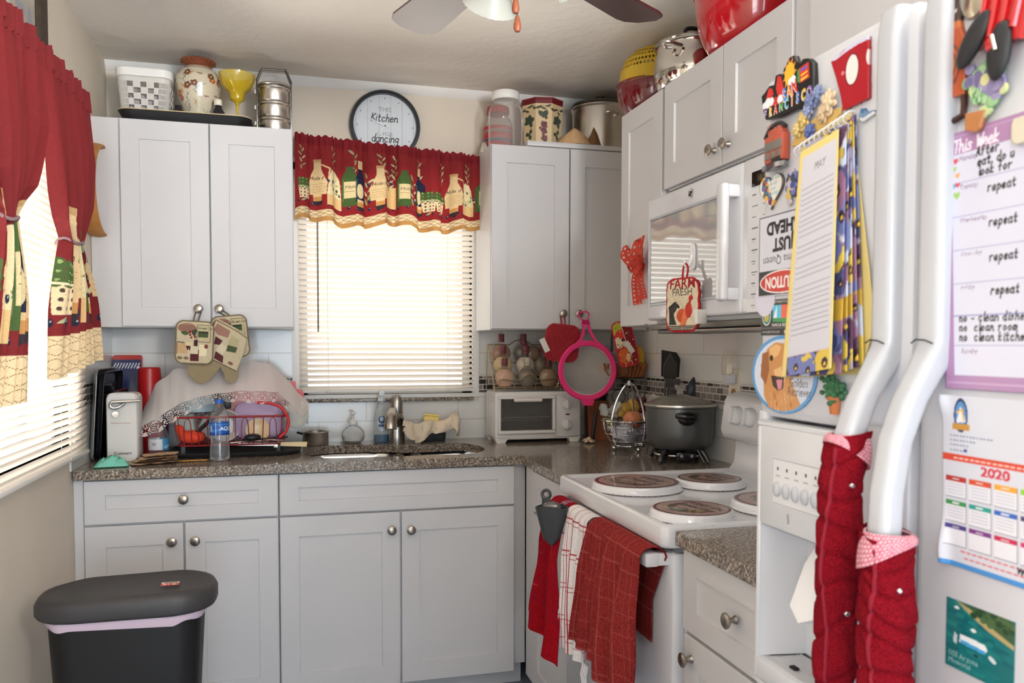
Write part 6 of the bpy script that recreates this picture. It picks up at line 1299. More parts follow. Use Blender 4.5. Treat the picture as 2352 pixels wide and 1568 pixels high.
# fruit print mitt pinned in front of the basket
def fruit_print(cv, w, h):
    cv.rect(0, 0, w, h, (196, 50, 50)); cv.ell(w * .2, h * .85, w * .3, h * .14, (190, 196, 70)); cv.ell(w * .4, h * .7, w * .3, h * .12, (222, 70, 60)); cv.ell(w * .2, h * .55, w * .22, h * .12, (238, 226, 190)); cv.ell(w * .55, h * .5, w * .2, h * .08, (226, 200, 190))
    cv.ell(w * .35, h * .25, w * .32, h * .16, (226, 110, 60)); cv.ell(w * .6, h * .2, w * .22, h * .1, (240, 196, 140)); cv.rect(w * .35, h * .56, w * .6, h * .62, (90, 40, 44))
    cv.poly([(w * .62, 0), (w, 0), (w, h), (w * .48, h)], (140, 30, 40)); cv.line([(w * .62, 0), (w * .48, h)], .003, (226, 200, 190))
    for k in range(40): cv.ell(RNG.uniform(0, w), RNG.uniform(0, h), .003, .003, [(250, 220, 150), (120, 40, 40), (90, 120, 50)][k % 3])
fm_ = potholder('fruit-print oven mitt with white tag hanging before the wicker basket', 2.085, 1.342, .092, .2, -.385, -14, None, paint=fruit_print, bord=(196, 44, 54), base=(196, 50, 50), rcorner=.028, thick=.016, rz=-8)
build(MB().box(-.011, .011, -.001, .001, -.028, .028), 'care_tag', M('tag_white', (226, 222, 216), .8), fm_).matrix_world = fm_.matrix_world @ T((.012, -.0155, -.018), ry=-22)
# utensil crock behind the pot
cr = thing('utensil_crock', 'dark crock of cooking utensils hidden behind the electric pot', 'crock', (2.15, -.70, CT)); build(MB().lathe([(0, 0), (.055, 0), (.06, .006), (.06, .15), (.056, .15), (.054, .01), (0, .008)], 32), 'crock', M('crock_dark', (52, 48, 46), .4), cr)
ut = M('nylon_black', (34, 35, 38), .45); ug = M('nylon_grey', (92, 90, 88), .5)
def utensil(name, label, base, head, rot, shape, mat):
    t = thing(name, label, name.replace('_', ' '), mat4=T(base) @ T(rx=rot[0], ry=rot[1], rz=rot[2])); build(MB().tube([(0, 0, 0), (0, 0, head)], .006, 8), 'handle', mat, t)
    b = MB(); shape(b, head); build(b, 'head', mat, t, ang=30)
def slotted(w, h, n):
    def f(b, z):
        b.box(-w / 2, w / 2, -.002, .002, z, z + h * .25, .001, 1); b.box(-w / 2, w / 2, -.002, .002, z + h * .78, z + h, .001, 1)
        k = w / (2 * n + 1)
        for i in range(n + 1): b.box(-w / 2 + 2 * i * k, -w / 2 + (2 * i + 1) * k, -.002, .002, z + h * .24, z + h * .79)
    return f
utensil('slotted_turner', 'grey slotted turner standing in the crock, right above the pot', (2.13, -.72, CT + .012), .185, (2, 2, 20), slotted(.082, .095, 5), ug)
utensil('slotted_turner', 'broad black turner standing highest at the back of the crock', (2.15, -.675, CT + .012), .285, (-4, 4, 15), lambda b, z: b.prism([(-.04, z), (.05, z), (.056, z + .075), (.035, z + .1), (-.04, z + .105)], -.002, .002, FRONT), ut)
utensil('slotted_spoon', 'dark slotted spoon with pointed tip in the crock', (2.14, -.70, CT + .012), .245, (1, 0, 18), lambda b, z: (b.prism([(-.018, z), (.018, z), (.036, z + .05), (.034, z + .09), (.0, z + .135), (-.034, z + .09), (-.036, z + .05)], -.002, .0025, FRONT), b.prism([(-.004, z + .03), (.004, z + .03), (.004, z + .08), (-.004, z + .08)], -.004, .0, FRONT)), M('nylon_dark', (62, 58, 54), .35))
utensil('ladle', 'dark blue black pointed ladle in the crock, nearest the outlet', (2.165, -.73, CT + .012), .195, (3, 16, 10), lambda b, z: b.ell((0, -.01, z + .05), (.04, .022, .062), 18, 12), M('nylon_blue', (40, 48, 58), .35))
utensil('whisk', 'steel balloon whisk leaning left in the crock', (2.12, -.69, CT + .012), .1, (0, -12, 10), lambda b, z: [b.tube(smooth_path([(0, 0, z), (.024 * math.cos(a), .024 * math.sin(a), z + .06), (.022 * math.cos(a), .022 * math.sin(a), z + .1), (0, 0, z + .125)], 4), .001, 5) for a in np.linspace(0, 2 * PI, 10, endpoint=False)], sst)
# ---------------------------------------------------------------- electric cooker
ep = thing('electric_cooker', 'grey nonstick electric cooker pot with glass lid on a black stand', 'cooker', (2.085, -.905, CT), -14)
gy = M('cooker_grey', (104, 106, 108), .32, .6)
build(MB().lathe([(0, .045), (.085, .045), (.105, .052), (.117, .07), (.122, .11), (.124, .195), (.128, .198), (.128, .203), (.12, .203), (.119, .11), (.1, .06), (0, .055)], 56), 'pot_body', gy, ep)
build(MB().lathe([(.124, .203), (.128, .205), (.126, .209), (.115, .214), (.08, .229), (.03, .241), (0, .243)], 48), 'glass_lid', M('lid_glass', (206, 200, 188), .08, thin=.35), ep)
b = MB(); b.lathe([(.119, .2035), (.131, .203), (.131, .2085), (.118, .2105)], 56); build(b, 'lid_rim', sst, ep)
build(MB().lathe([(0, .243), (.014, .244), (.01, .254), (.018, .264), (.021, .271), (.016, .276), (0, .277)], 20), 'lid_knob', M('knob_glass', (226, 224, 220), .05, thin=.3), ep)
for s in (-1, 1):
    b = MB(); b.tube(smooth_path([(-.032, s * .12, .172), (-.026, s * .142, .174), (0, s * .148, .174), (.026, s * .142, .174), (.032, s * .12, .172)], 4), [.012] * 17, 10); build(b, 'side_handle', M('handle_black', (20, 20, 22), .2, coat=.5), ep)
b = MB(); b.ell((0, -.121, .162), (.034, .014, .024), 20, 12); b.ell((0, -.132, .163), (.016, .006, .012), 14, 8); build(b, 'pot_grip', _M['handle_black'], ep)
for a in (45, 135, 225, 315):
    c, s = math.cos(R(a)), math.sin(R(a)); b = MB(); b.tube([(c * .085, s * .085, .052), (c * .11, s * .11, .025), (c * .122, s * .122, .004)], [.011, .01, .008], 8); b.tube([(c * .07, s * .09, .05), (c * .1, s * .12, .004)], .004, 6); build(b, 'leg', _M['handle_black'], ep)
b = MB(); b.tube([(x, y, .026) for x, y, _ in circ(.09, 0)], .004, 8, closed=True); build(b, 'stand_ring', sst, ep)
b = MB(); b.box(-.034, .034, -.115, -.085, .014, .042, .004); cb = build(b, 'control_socket', _M['handle_black'], ep)
for x in (-.018, .018): build(MB().cyl((x, -.1155, .03), (x, -.118, .03), .006, n=14), 'contact_pin', cw, cb)
# outlet with night light
ol = thing('wall_outlet', 'cream double outlet plate with a plugged-in night light on the right wall', 'outlet', (W - .0065, -1.055, 1.19), -90)
build(MB().prism(rrect(.072, .118, .006, 4), -.006, 0, Matrix(((1, 0, 0, 0), (0, 0, 1, 0), (0, 1, 0, 0), (0, 0, 0, 1)))), 'cover_plate', M('outlet_cream', (226, 218, 200), .4), ol)
build(MB().prism(rrect(.028, .034, .012, 5, 0, -.024), -.0085, -.005, Matrix(((1, 0, 0, 0), (0, 0, 1, 0), (0, 1, 0, 0), (0, 0, 0, 1)))), 'socket', M('socket_tan', (160, 124, 84), .5), ol)
nl = thing('night_light', 'clear-shaded night light plugged into the wall outlet', 'night light', (W - .0135, -1.055, 1.213), -90)
build(MB().box(-.02, .02, -.032, -.001, -.012, .022, .004), 'plug_body', M('plug_lilac', (206, 206, 216), .4), nl)
b = MB(); b.lathe([(.034, .018), (.036, .05), (.033, .085), (.024, .105)], 18, T((0, -.008, 0)), PI, 2 * PI); build(b, 'shade', M('shade_clear', (240, 234, 218), .1, thin=.25), nl)
build(MB().lathe([(0, .02), (.008, .022), (.01, .036), (.006, .05), (0, .056)], 14, T((0, -.018, 0))), 'bulb', M('bulb_white', (246, 240, 222), .2), nl)
# ribbon bow and magnet on the narrow door
rbm = M('red_mesh_ribbon', (214, 74, 56), .5, transl=.3)
bow = thing('ribbon_bow', 'red mesh ribbon bow stuck to the narrow corner cabinet door', 'bow', mat4=T((1.878, -1.03, 1.62), rz=-90))
def ribbon(path, w, name='loop'):
    pts = smooth_path(path, 5); n = len(pts) - 1; b = MB(); cvv = Canvas(1, w * 8, 160)
    def fn(u, v):
        i = min(int(u * n), n - 1); p = pts[i].lerp(pts[i + 1], u * n - i); tg = (pts[i + 1] - pts[i]).normalized(); q = tg.cross(Vector((0, 1, 0))); q = q.normalized() if q.length > .1 else Vector((0, 0, 1)); q = (q + Vector((0, .9, 0))).normalized()
        return tuple(p + q * (v - .5) * w)
    nn, mm = 30, 6
    b.grid(fn, nn, mm); b.f = [f for k, f in enumerate(b.f) if not ((k % nn) % 3 == 1 and (k // nn) in (1, 4))]; b.m = [0] * len(b.f); build(b, name, rbm, bow, ang=180)
ribbon([(0, -.008, 0), (-.03, -.02, .03), (-.05, -.03, .05), (-.045, -.045, .03), (-.02, -.03, .0), (0, -.01, 0)], .04); ribbon([(0, -.008, 0), (.03, -.02, .04), (.045, -.03, .075), (.052, -.045, .03), (.03, -.03, -.01), (0, -.01, 0)], .04)
ribbon([(0, -.008, 0), (-.025, -.02, -.02), (-.04, -.03, -.03), (-.05, -.03, .0), (-.02, -.02, .01), (0, -.01, 0)], .036); ribbon([(0, -.008, 0), (.03, -.03, -.02), (.05, -.03, -.03), (.045, -.03, .01), (.02, -.02, .01), (0, -.01, 0)], .036)
ribbon([(0, -.008, -.01), (-.01, -.02, -.06), (-.02, -.014, -.1), (-.012, -.012, -.145)], .034, 'tail'); ribbon([(0, -.008, -.01), (.015, -.02, -.06), (.02, -.014, -.1), (.03, -.012, -.13)], .034, 'tail')
build(MB().ell((0, -.012, 0), (.013, .012, .016), 12, 8), 'knot', rbm, bow)
b = MB(); b.lathe([(0, 0), (.009, 0), (.009, .002), (.006, .004), (0, .0045)], 18, T(rx=90)); b.v = [(x, y, z * 1.7) for x, y, z in b.v]; build(b, 'oval_magnet', M('magnet_grey', (150, 150, 148), .35, .3), label='tiny oval silver magnet on the narrow cabinet door below the bow', cat='magnet', loc=(1.8785, -1.095, 1.468), rz=-90)
# hook and rooster potholder on the microwave door
hk = thing('adhesive_hook', 'white oval adhesive hook on the microwave door', 'hook', (1.8175, -1.515, 1.585), -90)
b = MB(); b.prism([(x * .62, z) for x, z in rrect(.045, .075, .022, 8)], 0, .004, FRONT); build(b, 'base_plate', M('hook_gloss', (236, 236, 238), .25), hk)
build(MB().tube(smooth_path([(0, -.004, .005), (0, -.012, -.02), (0, -.02, -.03), (0, -.026, -.02), (0, -.027, -.008)], 4), .0045, 10), 'hook', _M['hook_gloss'], hk)
def farm_print(cv, w, h):
    cv.rect(0, 0, w, h, (214, 202, 176)); cv.text('FARM', w * .5, h * .8, w * .3, (150, 40, 44), align='c', bold=.02); cv.text('FRESH', w * .5, h * .67, w * .22, (110, 96, 80), align='c', bold=.01)
    for k in range(14): cv.line([(w * RNG.uniform(.1, .9), h * RNG.uniform(.2, .7)) for _ in range(2)], .002, (196, 186, 150))
    cv.poly([(w * .12, h * .14), (w * .34, h * .14), (w * .26, h * .34), (w * .42, h * .5), (w * .3, h * .54), (w * .14, h * .44)], (64, 60, 58)); cv.line([(w * .16, h * .3), (w * .14, h * .46), (w * .3, h * .54), (w * .4, h * .46)], .008, (52, 50, 52))
    cv.ell(w * .52, h * .3, w * .17, h * .13, (196, 84, 54)); cv.poly([(w * .46, h * .12), (w * .62, h * .12), (w * .7, h * .44), (w * .56, h * .42)], (216, 120, 80)); cv.ell(w * .7, h * .4, w * .1, h * .14, (186, 60, 48)); cv.ell(w * .76, h * .62, w * .06, h * .05, (190, 36, 36)); cv.line([(w * .72, h * .5), (w * .76, h * .62)], .008, (176, 60, 50))
    for k in range(20): cv.line([(w * (.05 + .045 * k), h * .03), (w * (.05 + .045 * k), h * .13)], .0022, (50, 50, 52))
    for j in range(3): cv.line([(w * .04, h * (.05 + .03 * j)), (w * .96, h * (.05 + .03 * j))], .0022, (50, 50, 52))
fp = potholder('cream rooster potholder with red binding hanging from the microwave hook', 1.786, 1.448, .128, .155, -1.525, 0, (1.792, -1.518, 1.556), paint=farm_print, bord=(166, 30, 38), base=(214, 202, 176), rcorner=.035, thick=.012, rz=-70)
build(MB().box(-.006, .006, -.02, .02, -.02, .02, .002), 'care_tag', M('tag_white', (226, 222, 216), .8), fp).matrix_world = fp.matrix_world @ T((.064, -.004, -.035), ry=-6)

# ================================================================ ON THE RANGE
def burner(label, x, y, r, words, seed):
    t = thing('burner_cover', label, 'burner cover', (x, y, CT + .0045)); em = M('enamel_white', (228, 230, 236), .18, coat=.5)
    build(MB().lathe([(r - .004, .004), (r + .004, .0), (r + .005, .0025), (r + .001, .006), (r, .0155), (r - .003, .0205), (r - .006, .0215), (0, .0215)], 64), 'rim_band', em, t)
    build(MB().tube([(( r + .0035) * math.cos(a), (r + .0035) * math.sin(a), .0012) for a in np.linspace(0, 2 * PI, 48, endpoint=False)], .0013, 5, closed=True), 'worn_edge', M('rust_edge', (92, 62, 52), .7), t)
    cv = Canvas(2 * r, 2 * r, 520, (104, 24, 36)); cv.clear(); cv.ell(r, r, r - .006, r - .006, None); cv.ell(r, r, r * .86, r * .86, (172, 148, 142)); rr = random.Random(seed)
    for k in range(9):
        a = R(200 + k * 17); x_, y_ = r + r * .58 * math.cos(a), r + r * .58 * math.sin(a) + .01; bottle(cv, x_, y_ - .012, .045, rr.choice([(60, 70, 50), (96, 40, 44), (150, 110, 70), (44, 40, 50)]), False, neck=(150, 120, 80))
    for k in range(14): cv.ell(r + rr.uniform(-.6, .6) * r, r - rr.uniform(.1, .5) * r, .006, .005, rr.choice([(160, 130, 70), (110, 40, 40), (90, 100, 60)]))
    for k, wd in enumerate(words): cv.text(wd, r, r * (1.32 - .3 * k), r * .36, (60, 26, 30), align='c', shear=.3, bold=.02)
    cv.line([(r * .5, r * 1.55), (r * 1.5, r * 1.5)], .003, (70, 30, 34))
    q = R(-90 + 14); sheet(cv, lambda X, Y: ((X - r) * math.cos(q) - (Y - r) * math.sin(q), (X - r) * math.sin(q) + (Y - r) * math.cos(q), .0222 + 0 * X), 'printed_top', gloss_m, t, smooth=False)
burner('large round wine-print burner cover, front left on the range', 1.683, -1.437, .128, ('Wine', 'Country'), 1)
burner('small round wine-print burner cover, back left beside the backguard', 1.917, -1.44, .1, ('Wine', 'Tasting'), 2)
burner('small round wine-print burner cover, front right near the short worktop', 1.655, -1.835, .1, ('Wine and', 'Favorites'), 3)
burner('large round burner cover partly behind the refrigerator edge, back right on the range', 1.93, -1.8, .128, ('Wine', 'Cellar'), 4)

# ---------------------------------------------------------------- towels on the oven handle
terry = M('terry_towel', (160, 40, 44), 1., attr=True, spec=.1, var=(420, .28), bump=(420, 1., .008))
woven = M('woven_towel', (220, 220, 220), .9, attr=True, bump=(500, .4, .0015))
HX, HZ = RX - .047, .845
def towel(label, cv, mat, y0, y1, b0, b1, lf, lb, folds, seed, amp=.012, xf=.03, flare=0., slant=0., tags=None):
    """canvas width runs along the bar (left to right), canvas height from the front hem over the bar to the back hem"""
    t = thing('towel', label, 'towel', (0, 0, 0)); wd, ht = cv.w, cv.h; r = xf; lt = PI * r
    tot = lf + lt + lb
    def fn(X, Y):
        s = Y / ht * tot; u = X / wd; ph = seed * 1.3
        fr = s < lf; tp = (s >= lf) & (s < lf + lt)
        a = np.clip((s - lf) / r, 0, PI); d = np.where(fr, lf - s, np.where(tp, 0, s - lf - lt)); k = np.clip(d / max(lf, .01), 0, 1)
        yy0 = y0 + (b0 - y0) * k * (fr | tp); yy1 = y1 + (b1 - y1) * k * (fr | tp) + .075 * (~(fr | tp)) * np.minimum(k * 3, 1); uu = u + .03 * np.sin(2 * PI * folds * u + ph)
        w = (.25 + .75 * np.clip(d / .12, 0, 1)) * amp
        wv = np.sin(2 * PI * folds * u + ph + 1.2 * k) + .4 * np.sin(2 * PI * folds * 2.1 * u + 2 * ph) + .25 * np.sin(9 * k + 5 * u)
        x = HX - r * np.cos(a) * np.where(fr | tp, 1, 1); x = np.where(fr, HX - r - w * (1 + wv) * .7 - flare * k, np.where(tp, HX - r * np.cos(a) - .15 * w * (1 + wv) * np.cos(a), HX + .0335 + 0 * s))
        z = np.where(fr, HZ - d + slant * (u - .5) * k, np.where(tp, HZ + r * np.sin(a) * .85, HZ - d))
        return (x, yy0 + (yy1 - yy0) * uu, z)
    sheet(cv, fn, 'cloth', mat, t, thick=.003, sharp=180); return t
def check_lines(cv, c, pairs_x, pairs_y, w=.0028):
    for x in pairs_x: cv.rect(x, 0, x + w, cv.h, c)
    for y in pairs_y: cv.rect(0, y, cv.w, y + w, c)
cv = Canvas(.3, .62, 420, (176, 22, 40)); cv.rect(.17, 0, .24, .62, (196, 150, 170))
for k in range(124): cv.rect(.17, k * .005, .24, k * .005 + .0022, (170, 70, 96))
cv.rect(0, 0, .3, .09, (186, 20, 36)); cv.rect(.0, .14, .12, .144, (206, 60, 70)); cv.rect(.0, .235, .12, .238, (206, 60, 70))
for k in range(9): cv.rect(0, .1 + k * .03, .13, .101 + k * .03, (160, 18, 34))
cv.speck(.06)
towel('bright red towel with pink mesh stripe, leftmost on the oven handle', cv, terry, -1.235, -1.385, -1.105, -1.43, .40, .18, 2, 2, .022, .03, .03, -.06)
cv = Canvas(.3, .66, 480, (232, 230, 232)); check_lines(cv, (176, 34, 52), [.04, .052, .12, .132, .2, .212, .27, .282], [.03, .08, .093, .17, .183, .26, .273, .35, .363, .44, .453, .53]); cv.speck(.03)
tw_ = towel('white kitchen towel with thin red check lines on the oven handle', cv, woven, -1.40, -1.565, -1.385, -1.60, .375, .2, 3, 4, .012, .031, .01, .02)
fr_ = MB()
for k in range(10): y = -1.585 - .004 * k; fr_.tube([(HX - .045, y, HZ - .36), (HX - .05 - .002 * (k % 3), y + .002, HZ - .39), (HX - .048, y, HZ - .42 - .006 * (k % 2))], .0022, 5)
build(fr_, 'fringe', M('fringe_white', (228, 226, 230), .95), tw_)
def ribbed(cv, c, c2):
    cv.rect(0, 0, cv.w, cv.h, c)
    for k in range(int(cv.w / .035)): cv.rect(.012 + k * .035, 0, .0155 + k * .035, cv.h, c2)
    for k in range(int(cv.h / .05)): cv.rect(0, .02 + k * .05, cv.w, .024 + k * .05, c2)
    cv.rect(0, 0, cv.w, .006, c2); cv.rect(0, cv.h - .006, cv.w, cv.h, c2); cv.speck(.07)
cv = Canvas(.22, .55, 420); ribbed(cv, (164, 54, 54), (184, 82, 80)); towel('brick red terry towel, left half hanging shorter on the oven handle', cv, terry, -1.585, -1.735, -1.53, -1.72, .31, .2, 2, 6, .012, .036, .022, .01)
cv = Canvas(.3, .7, 420); ribbed(cv, (166, 56, 54), (186, 84, 80)); rt_ = towel('brick red terry towel with white tag, rightmost on the oven handle', cv, terry, -1.705, -1.928, -1.70, -1.94, .352, .22, 2, 9, .016, .036, .012, -.01)
build(MB().box(-.018, .018, -.0008, .0008, -.04, .0), 'care_tag', M('tag_white', (226, 222, 216), .8), rt_, loc=(HX - .05, -1.84, HZ - .35), rz=-90)
# grey clip-on utensil rest with its ball
cu = thing('spoon_holder', 'dark grey plastic spoon holder hooked on the oven handle', 'spoon holder', (HX - .068, -1.375, .815), -38)
gp = M('grey_plastic', (62, 64, 68), .4)
L = []
for w, d, z, oy in ((.012, .01, -.062, 0), (.05, .03, -.045, 0), (.075, .042, 0, 0), (.1, .058, .05, 0), (.094, .052, .05, 0), (.07, .036, .0, 0), (.04, .024, -.04, 0)): L.append([(x, y + oy, z + (.008 * math.cos(x * 40) if z > .04 else 0)) for x, y in rrect(w, d, d * .45, 6)])
build(MB().loft(L, True, True), 'cup', gp, cu)
b = MB(); b.tube(arc((0, 0), .0125, 0, 360, 20), .005, 8)
b.v = [(x - .022, .012 + z, y + .082) for x, y, z in b.v]; b.box(-.035, -.009, .008, .016, .045, .074, .003); build(b, 'hanging_eye', gp, cu)
build(MB().ell((.0, 0, .045), (.03, .017, .022), 18, 12), 'ball_end', M('ball_grey', (120, 118, 118), .25, .8), cu)

# ================================================================ REFRIGERATOR
FXX, FYY = 1.35, -2.615
fr = thing('refrigerator', 'white side-by-side refrigerator covered in magnets, at the right edge', 'refrigerator', (FXX, FYY, 0), -90)
frm = M('fridge_white', (200, 202, 209), .3, coat=.2, bump=(500, .05, .0004))
build(MB().box(.0, .9, .075, .82, .02, 1.685, .006), 'body', frm, fr)
DZ0, DZ1 = .87, 1.235
b = MB()
def rbx(mb, x0, x1, z0, z1, y0=0., y1=.07, rad=.016):
    mb.loft([[(x, y, z) for x, z in rrect(x1 - x0 - 2 * i, z1 - z0 - 2 * i, max(rad - i, .004), 5, (x0 + x1) / 2, (z0 + z1) / 2)] for i, y in ((0, y1), (0, y0 + .012), (.003, y0 + .004), (.01, y0))])
rbx(b, 0, .288, DZ1 + .0, 1.692); rbx(b, 0, .288, .06, DZ0); b.box(0, .02, .0, .07, DZ0 - .01, DZ1 + .01, .004); b.box(.205, .288, 0, .07, DZ0 - .01, DZ1 + .01, .004); b.box(.015, .21, .062, .07, DZ0 - .01, DZ1 + .01); fd = build(b, 'freezer_door', frm, fr)
b = MB(); rbx(b, .297, .9, .06, 1.692); gd = build(b, 'fridge_door', frm, fr)
build(MB().box(.286, .299, .02, .07, .06, 1.68), 'door_gasket', M('gasket_grey', (150, 150, 152), .7), fr)
def hloop(xc, y, z, w, d, n=5, q=.34): return [(x, yy, z) for x, yy in rrect(w, d, min(w, d) * q, n, xc, y)]
def handle(xc, w):
    L = [hloop(xc, .006, 1.688, w * 1.1, .036, 5, .25), hloop(xc, .002, 1.66, w * 1.1, .036, 5, .25), hloop(xc, .001, 1.342, w * 1.1, .036, 5, .25), hloop(xc, .0005, 1.335, w * 1.08, .036, 5, .25), hloop(xc, -.012, 1.315, w * 1.04, .033, 5, .32), hloop(xc, -.034, 1.28, w, .028), hloop(xc, -.05, 1.24, w, .026), hloop(xc, -.059, 1.19, w, .026), hloop(xc, -.062, 1.12, w, .026), hloop(xc, -.062, .95, w, .026), hloop(xc, -.055, .85, w, .026), hloop(xc, -.03, .77, w, .028), hloop(xc, -.008, .73, w, .03), hloop(xc, -.006, .4, w, .03)]
    return MB().loft(L)
hm = M('handle_white', (186, 189, 196), .25, coat=.3)
h1 = build(handle(.259, .029), 'door_handle', hm, fd); h2 = build(handle(.327, .029), 'door_handle', hm, gd)
for h, xc in ((h1, .259), (h2, .327)): build(MB().tube([(xc + .0172 * math.cos(a), -.0235 + .0012 * math.cos(2 * a), 1.3385 + .003 * math.sin(a * 1.5)) for a in np.linspace(-1.0, 1.0, 8) + 0] if False else [(xc - .0145, -.0215, 1.336), (xc - .006, -.0234, 1.3395), (xc + .006, -.0234, 1.339), (xc + .0145, -.0215, 1.3355)], .0008, 5), 'seam', dark_m, h)
# dispenser
dp = M('dispenser_white', (206, 208, 213), .3)
b = MB(); x0, x1 = .018, .208; frame(b, x0, x1, DZ0 + .002, DZ1 - .002, .008, -.012, .01)
b.box(x0 + .006, x1 - .006, -.012, .012, 1.092, DZ1 - .008, .004); bz_ = build(b, 'dispenser_frame', dp, fd)
b = MB(); P0 = [(x0 + .008, -.008), (x1 - .008, -.008), (x1 - .02, .055), (x0 + .02, .055)]
b.loft([[(x, y, z) for x, y in P0] for z in (DZ0 + .04, 1.09)], False, False); b.f = [f for f in b.f if f != b.f[0]]; b.m = b.m[1:]
b.add([(P0[0][0], P0[0][1], 1.0915), (P0[1][0], P0[1][1], 1.0915), (P0[2][0], P0[2][1], 1.075), (P0[3][0], P0[3][1], 1.075)], [(0, 1, 2, 3)]); build(b, 'alcove', dp, fd, flat=True)
b = MB(); b.box(x0 + .006, x1 - .006, -.014, .055, DZ0 + .01, DZ0 + .038, .004); tray_ = build(b, 'drip_shelf', dp, fd)
b = MB()
for k in range(11): b.box(x0 + .02, x1 - .02, -.006 + k * .0052, -.0035 + k * .0052, DZ0 + .037, DZ0 + .0395)
build(b, 'drip_grille', M('grille_grey', (200, 201, 206), .4), tray_)
b = MB(); b.prism([(-.03, 0), (.03, 0), (.036, -.03), (.028, -.085), (.0, -.1), (-.028, -.085), (-.036, -.03)], -.004, .004, T((.135, .026, 1.078), rx=62)); build(b, 'paddle', M('paddle_white', (226, 227, 230), .25), fd)
build(MB().box(.075, .088, .004, .012, DZ0 + .0395, DZ0 + .043, .001), 'button_cap', dark_m, None, label='small black plastic bit lying on the dispenser drip shelf', cat='plastic bit', mat4=Matrix.Translation((FXX, FYY, 0)) @ Matrix.Rotation(-PI / 2, 4, 'Z'))
cv = Canvas(.115, .062, 1400, (218, 219, 223))
for q in ([(.002, .002), (.113, .002), (.113, .06), (.002, .06), (.002, .002)],): cv.line(q, .0012, (170, 172, 178))
for k in range(5): cv.rect(.012 + k * .02, .046, .0155 + k * .02, .05, (60, 60, 64)); cv.rect(.009 + k * .02, .038, .019 + k * .02, .0395, (150, 152, 158))
sheet(cv, flatfn((.055, -.0125, 1.125), (1, 0, 0), (0, 0, 1)), 'control_legend', M('print_gloss', (200, 200, 200), .3, attr=True), bz_, smooth=False)
for k in range(5): build(ovl([(0, 0), (.0075, 0), (.0072, .003), (.005, .0045), (0, .005)], 20, 1.35), 'push_button', hm, bz_).matrix_local = T((.0692 + k * .02, -.0126, 1.146), rx=90)
lettering('§', .014, (150, 152, 158), Matrix.Translation((.09, -.0127, 1.108)) @ FRONT, None, bz_)
# ---------------------------------------------------------------- towelling sleeves on the handles
red_t = M('terry_crimson', (150, 20, 36), 1., spec=.1, bump=(520, 1., .008), var=(520, .3))
net_t = M('sleeve_net', (196, 120, 134), .9, attr=True, bump=(400, .5, .002))
def sleeve(label, xc, z0, z1, r0, r1, seed, lean=0.):
    t = thing('handle_cover', label, 'handle cover', (FXX, FYY, 0), -90); rr = random.Random(seed)
    def hy(z): return float(np.interp(z, [.73, .77, .85, .95, 1.12, 1.19, 1.24, 1.28, 1.335], [-.008, -.03, -.055, -.062, -.062, -.059, -.05, -.034, -.008]))
    n = 56; b = MB(); nz = 90; cr = [rr.uniform(0, 1) for _ in range(8)]
    def fn(u, v):
        a = 2 * PI * u; z = z0 + (z1 - z0) * v; r = r0 + (r1 - r0) * v; q = .0
        for k in range(7): zz = (k + .5 + .35 * cr[k]) / 7.2; q += math.exp(-((v - zz - .05 * math.sin(a + k)) / .011) ** 2)
        r *= 1 - .15 * q + .035 * math.sin(5 * a + 31 * v + seed) * math.sin(17 * v) + .05 * math.sin(3 * a + 8 * v + seed) + .03 * math.sin(7 * a + 23 * v) + .04 * math.sin(14 * v + seed); r *= (1 - .18 * max(0, .06 - v) / .06)
        return (xc + lean * (1 - v) + r * math.cos(a), hy(z) + r * .92 * math.sin(a), z + .006 * math.sin(a + seed))
    b.grid(fn, n, nz, wrap=True); build(b, 'towelling_sleeve', red_t, t, ang=180)
    cv = Canvas(.16, .03, 900, (186, 100, 118))
    for i in range(40):
        for j in range(8): cv.ell(.002 + i * .004 + .002 * (j % 2), .002 + j * .004, .0014, .0014, (214, 176, 184))
    def cf(X, Y):
        a = X / .16 * 2 * PI; k = Y / .03; z = z1 - .004 - (.018 + .016 * np.sin(a - 1.0 + seed)) * (1 - k); r = r1 * (1.09 + .05 * np.sin(3 * a) - .22 * k ** 3)
        return (xc + r * np.cos(a), np.interp(z, [.73, .77, .85, .95, 1.12, 1.19, 1.24, 1.28, 1.335], [-.008, -.03, -.055, -.062, -.062, -.059, -.05, -.034, -.008]) + r * .92 * np.sin(a), z + .006 * k)
    sheet(cv, cf, 'net_cuff', net_t, t, thick=.002)
    b = MB(); b.tube([fn(.80 + .02 * math.sin(9 * v), v) for v in np.linspace(.04, .96, 40)], .0022, 6); build(b, 'edge_seam', M('seam_dark', (132, 18, 40), .9), t)
    for v in (.3, .8): p = Vector(fn(.97, v)); build(MB().ell(p, .0032, 8, 6), 'snap', cw, t)
    return t
sleeve('long crimson towelling sleeve on the freezer door handle', .258, .968, 1.238, .0235, .0245, 1)
sleeve('shorter bunched crimson towelling sleeve on the refrigerator door handle', .331, .93, 1.15, .029, .026, 5, .006)

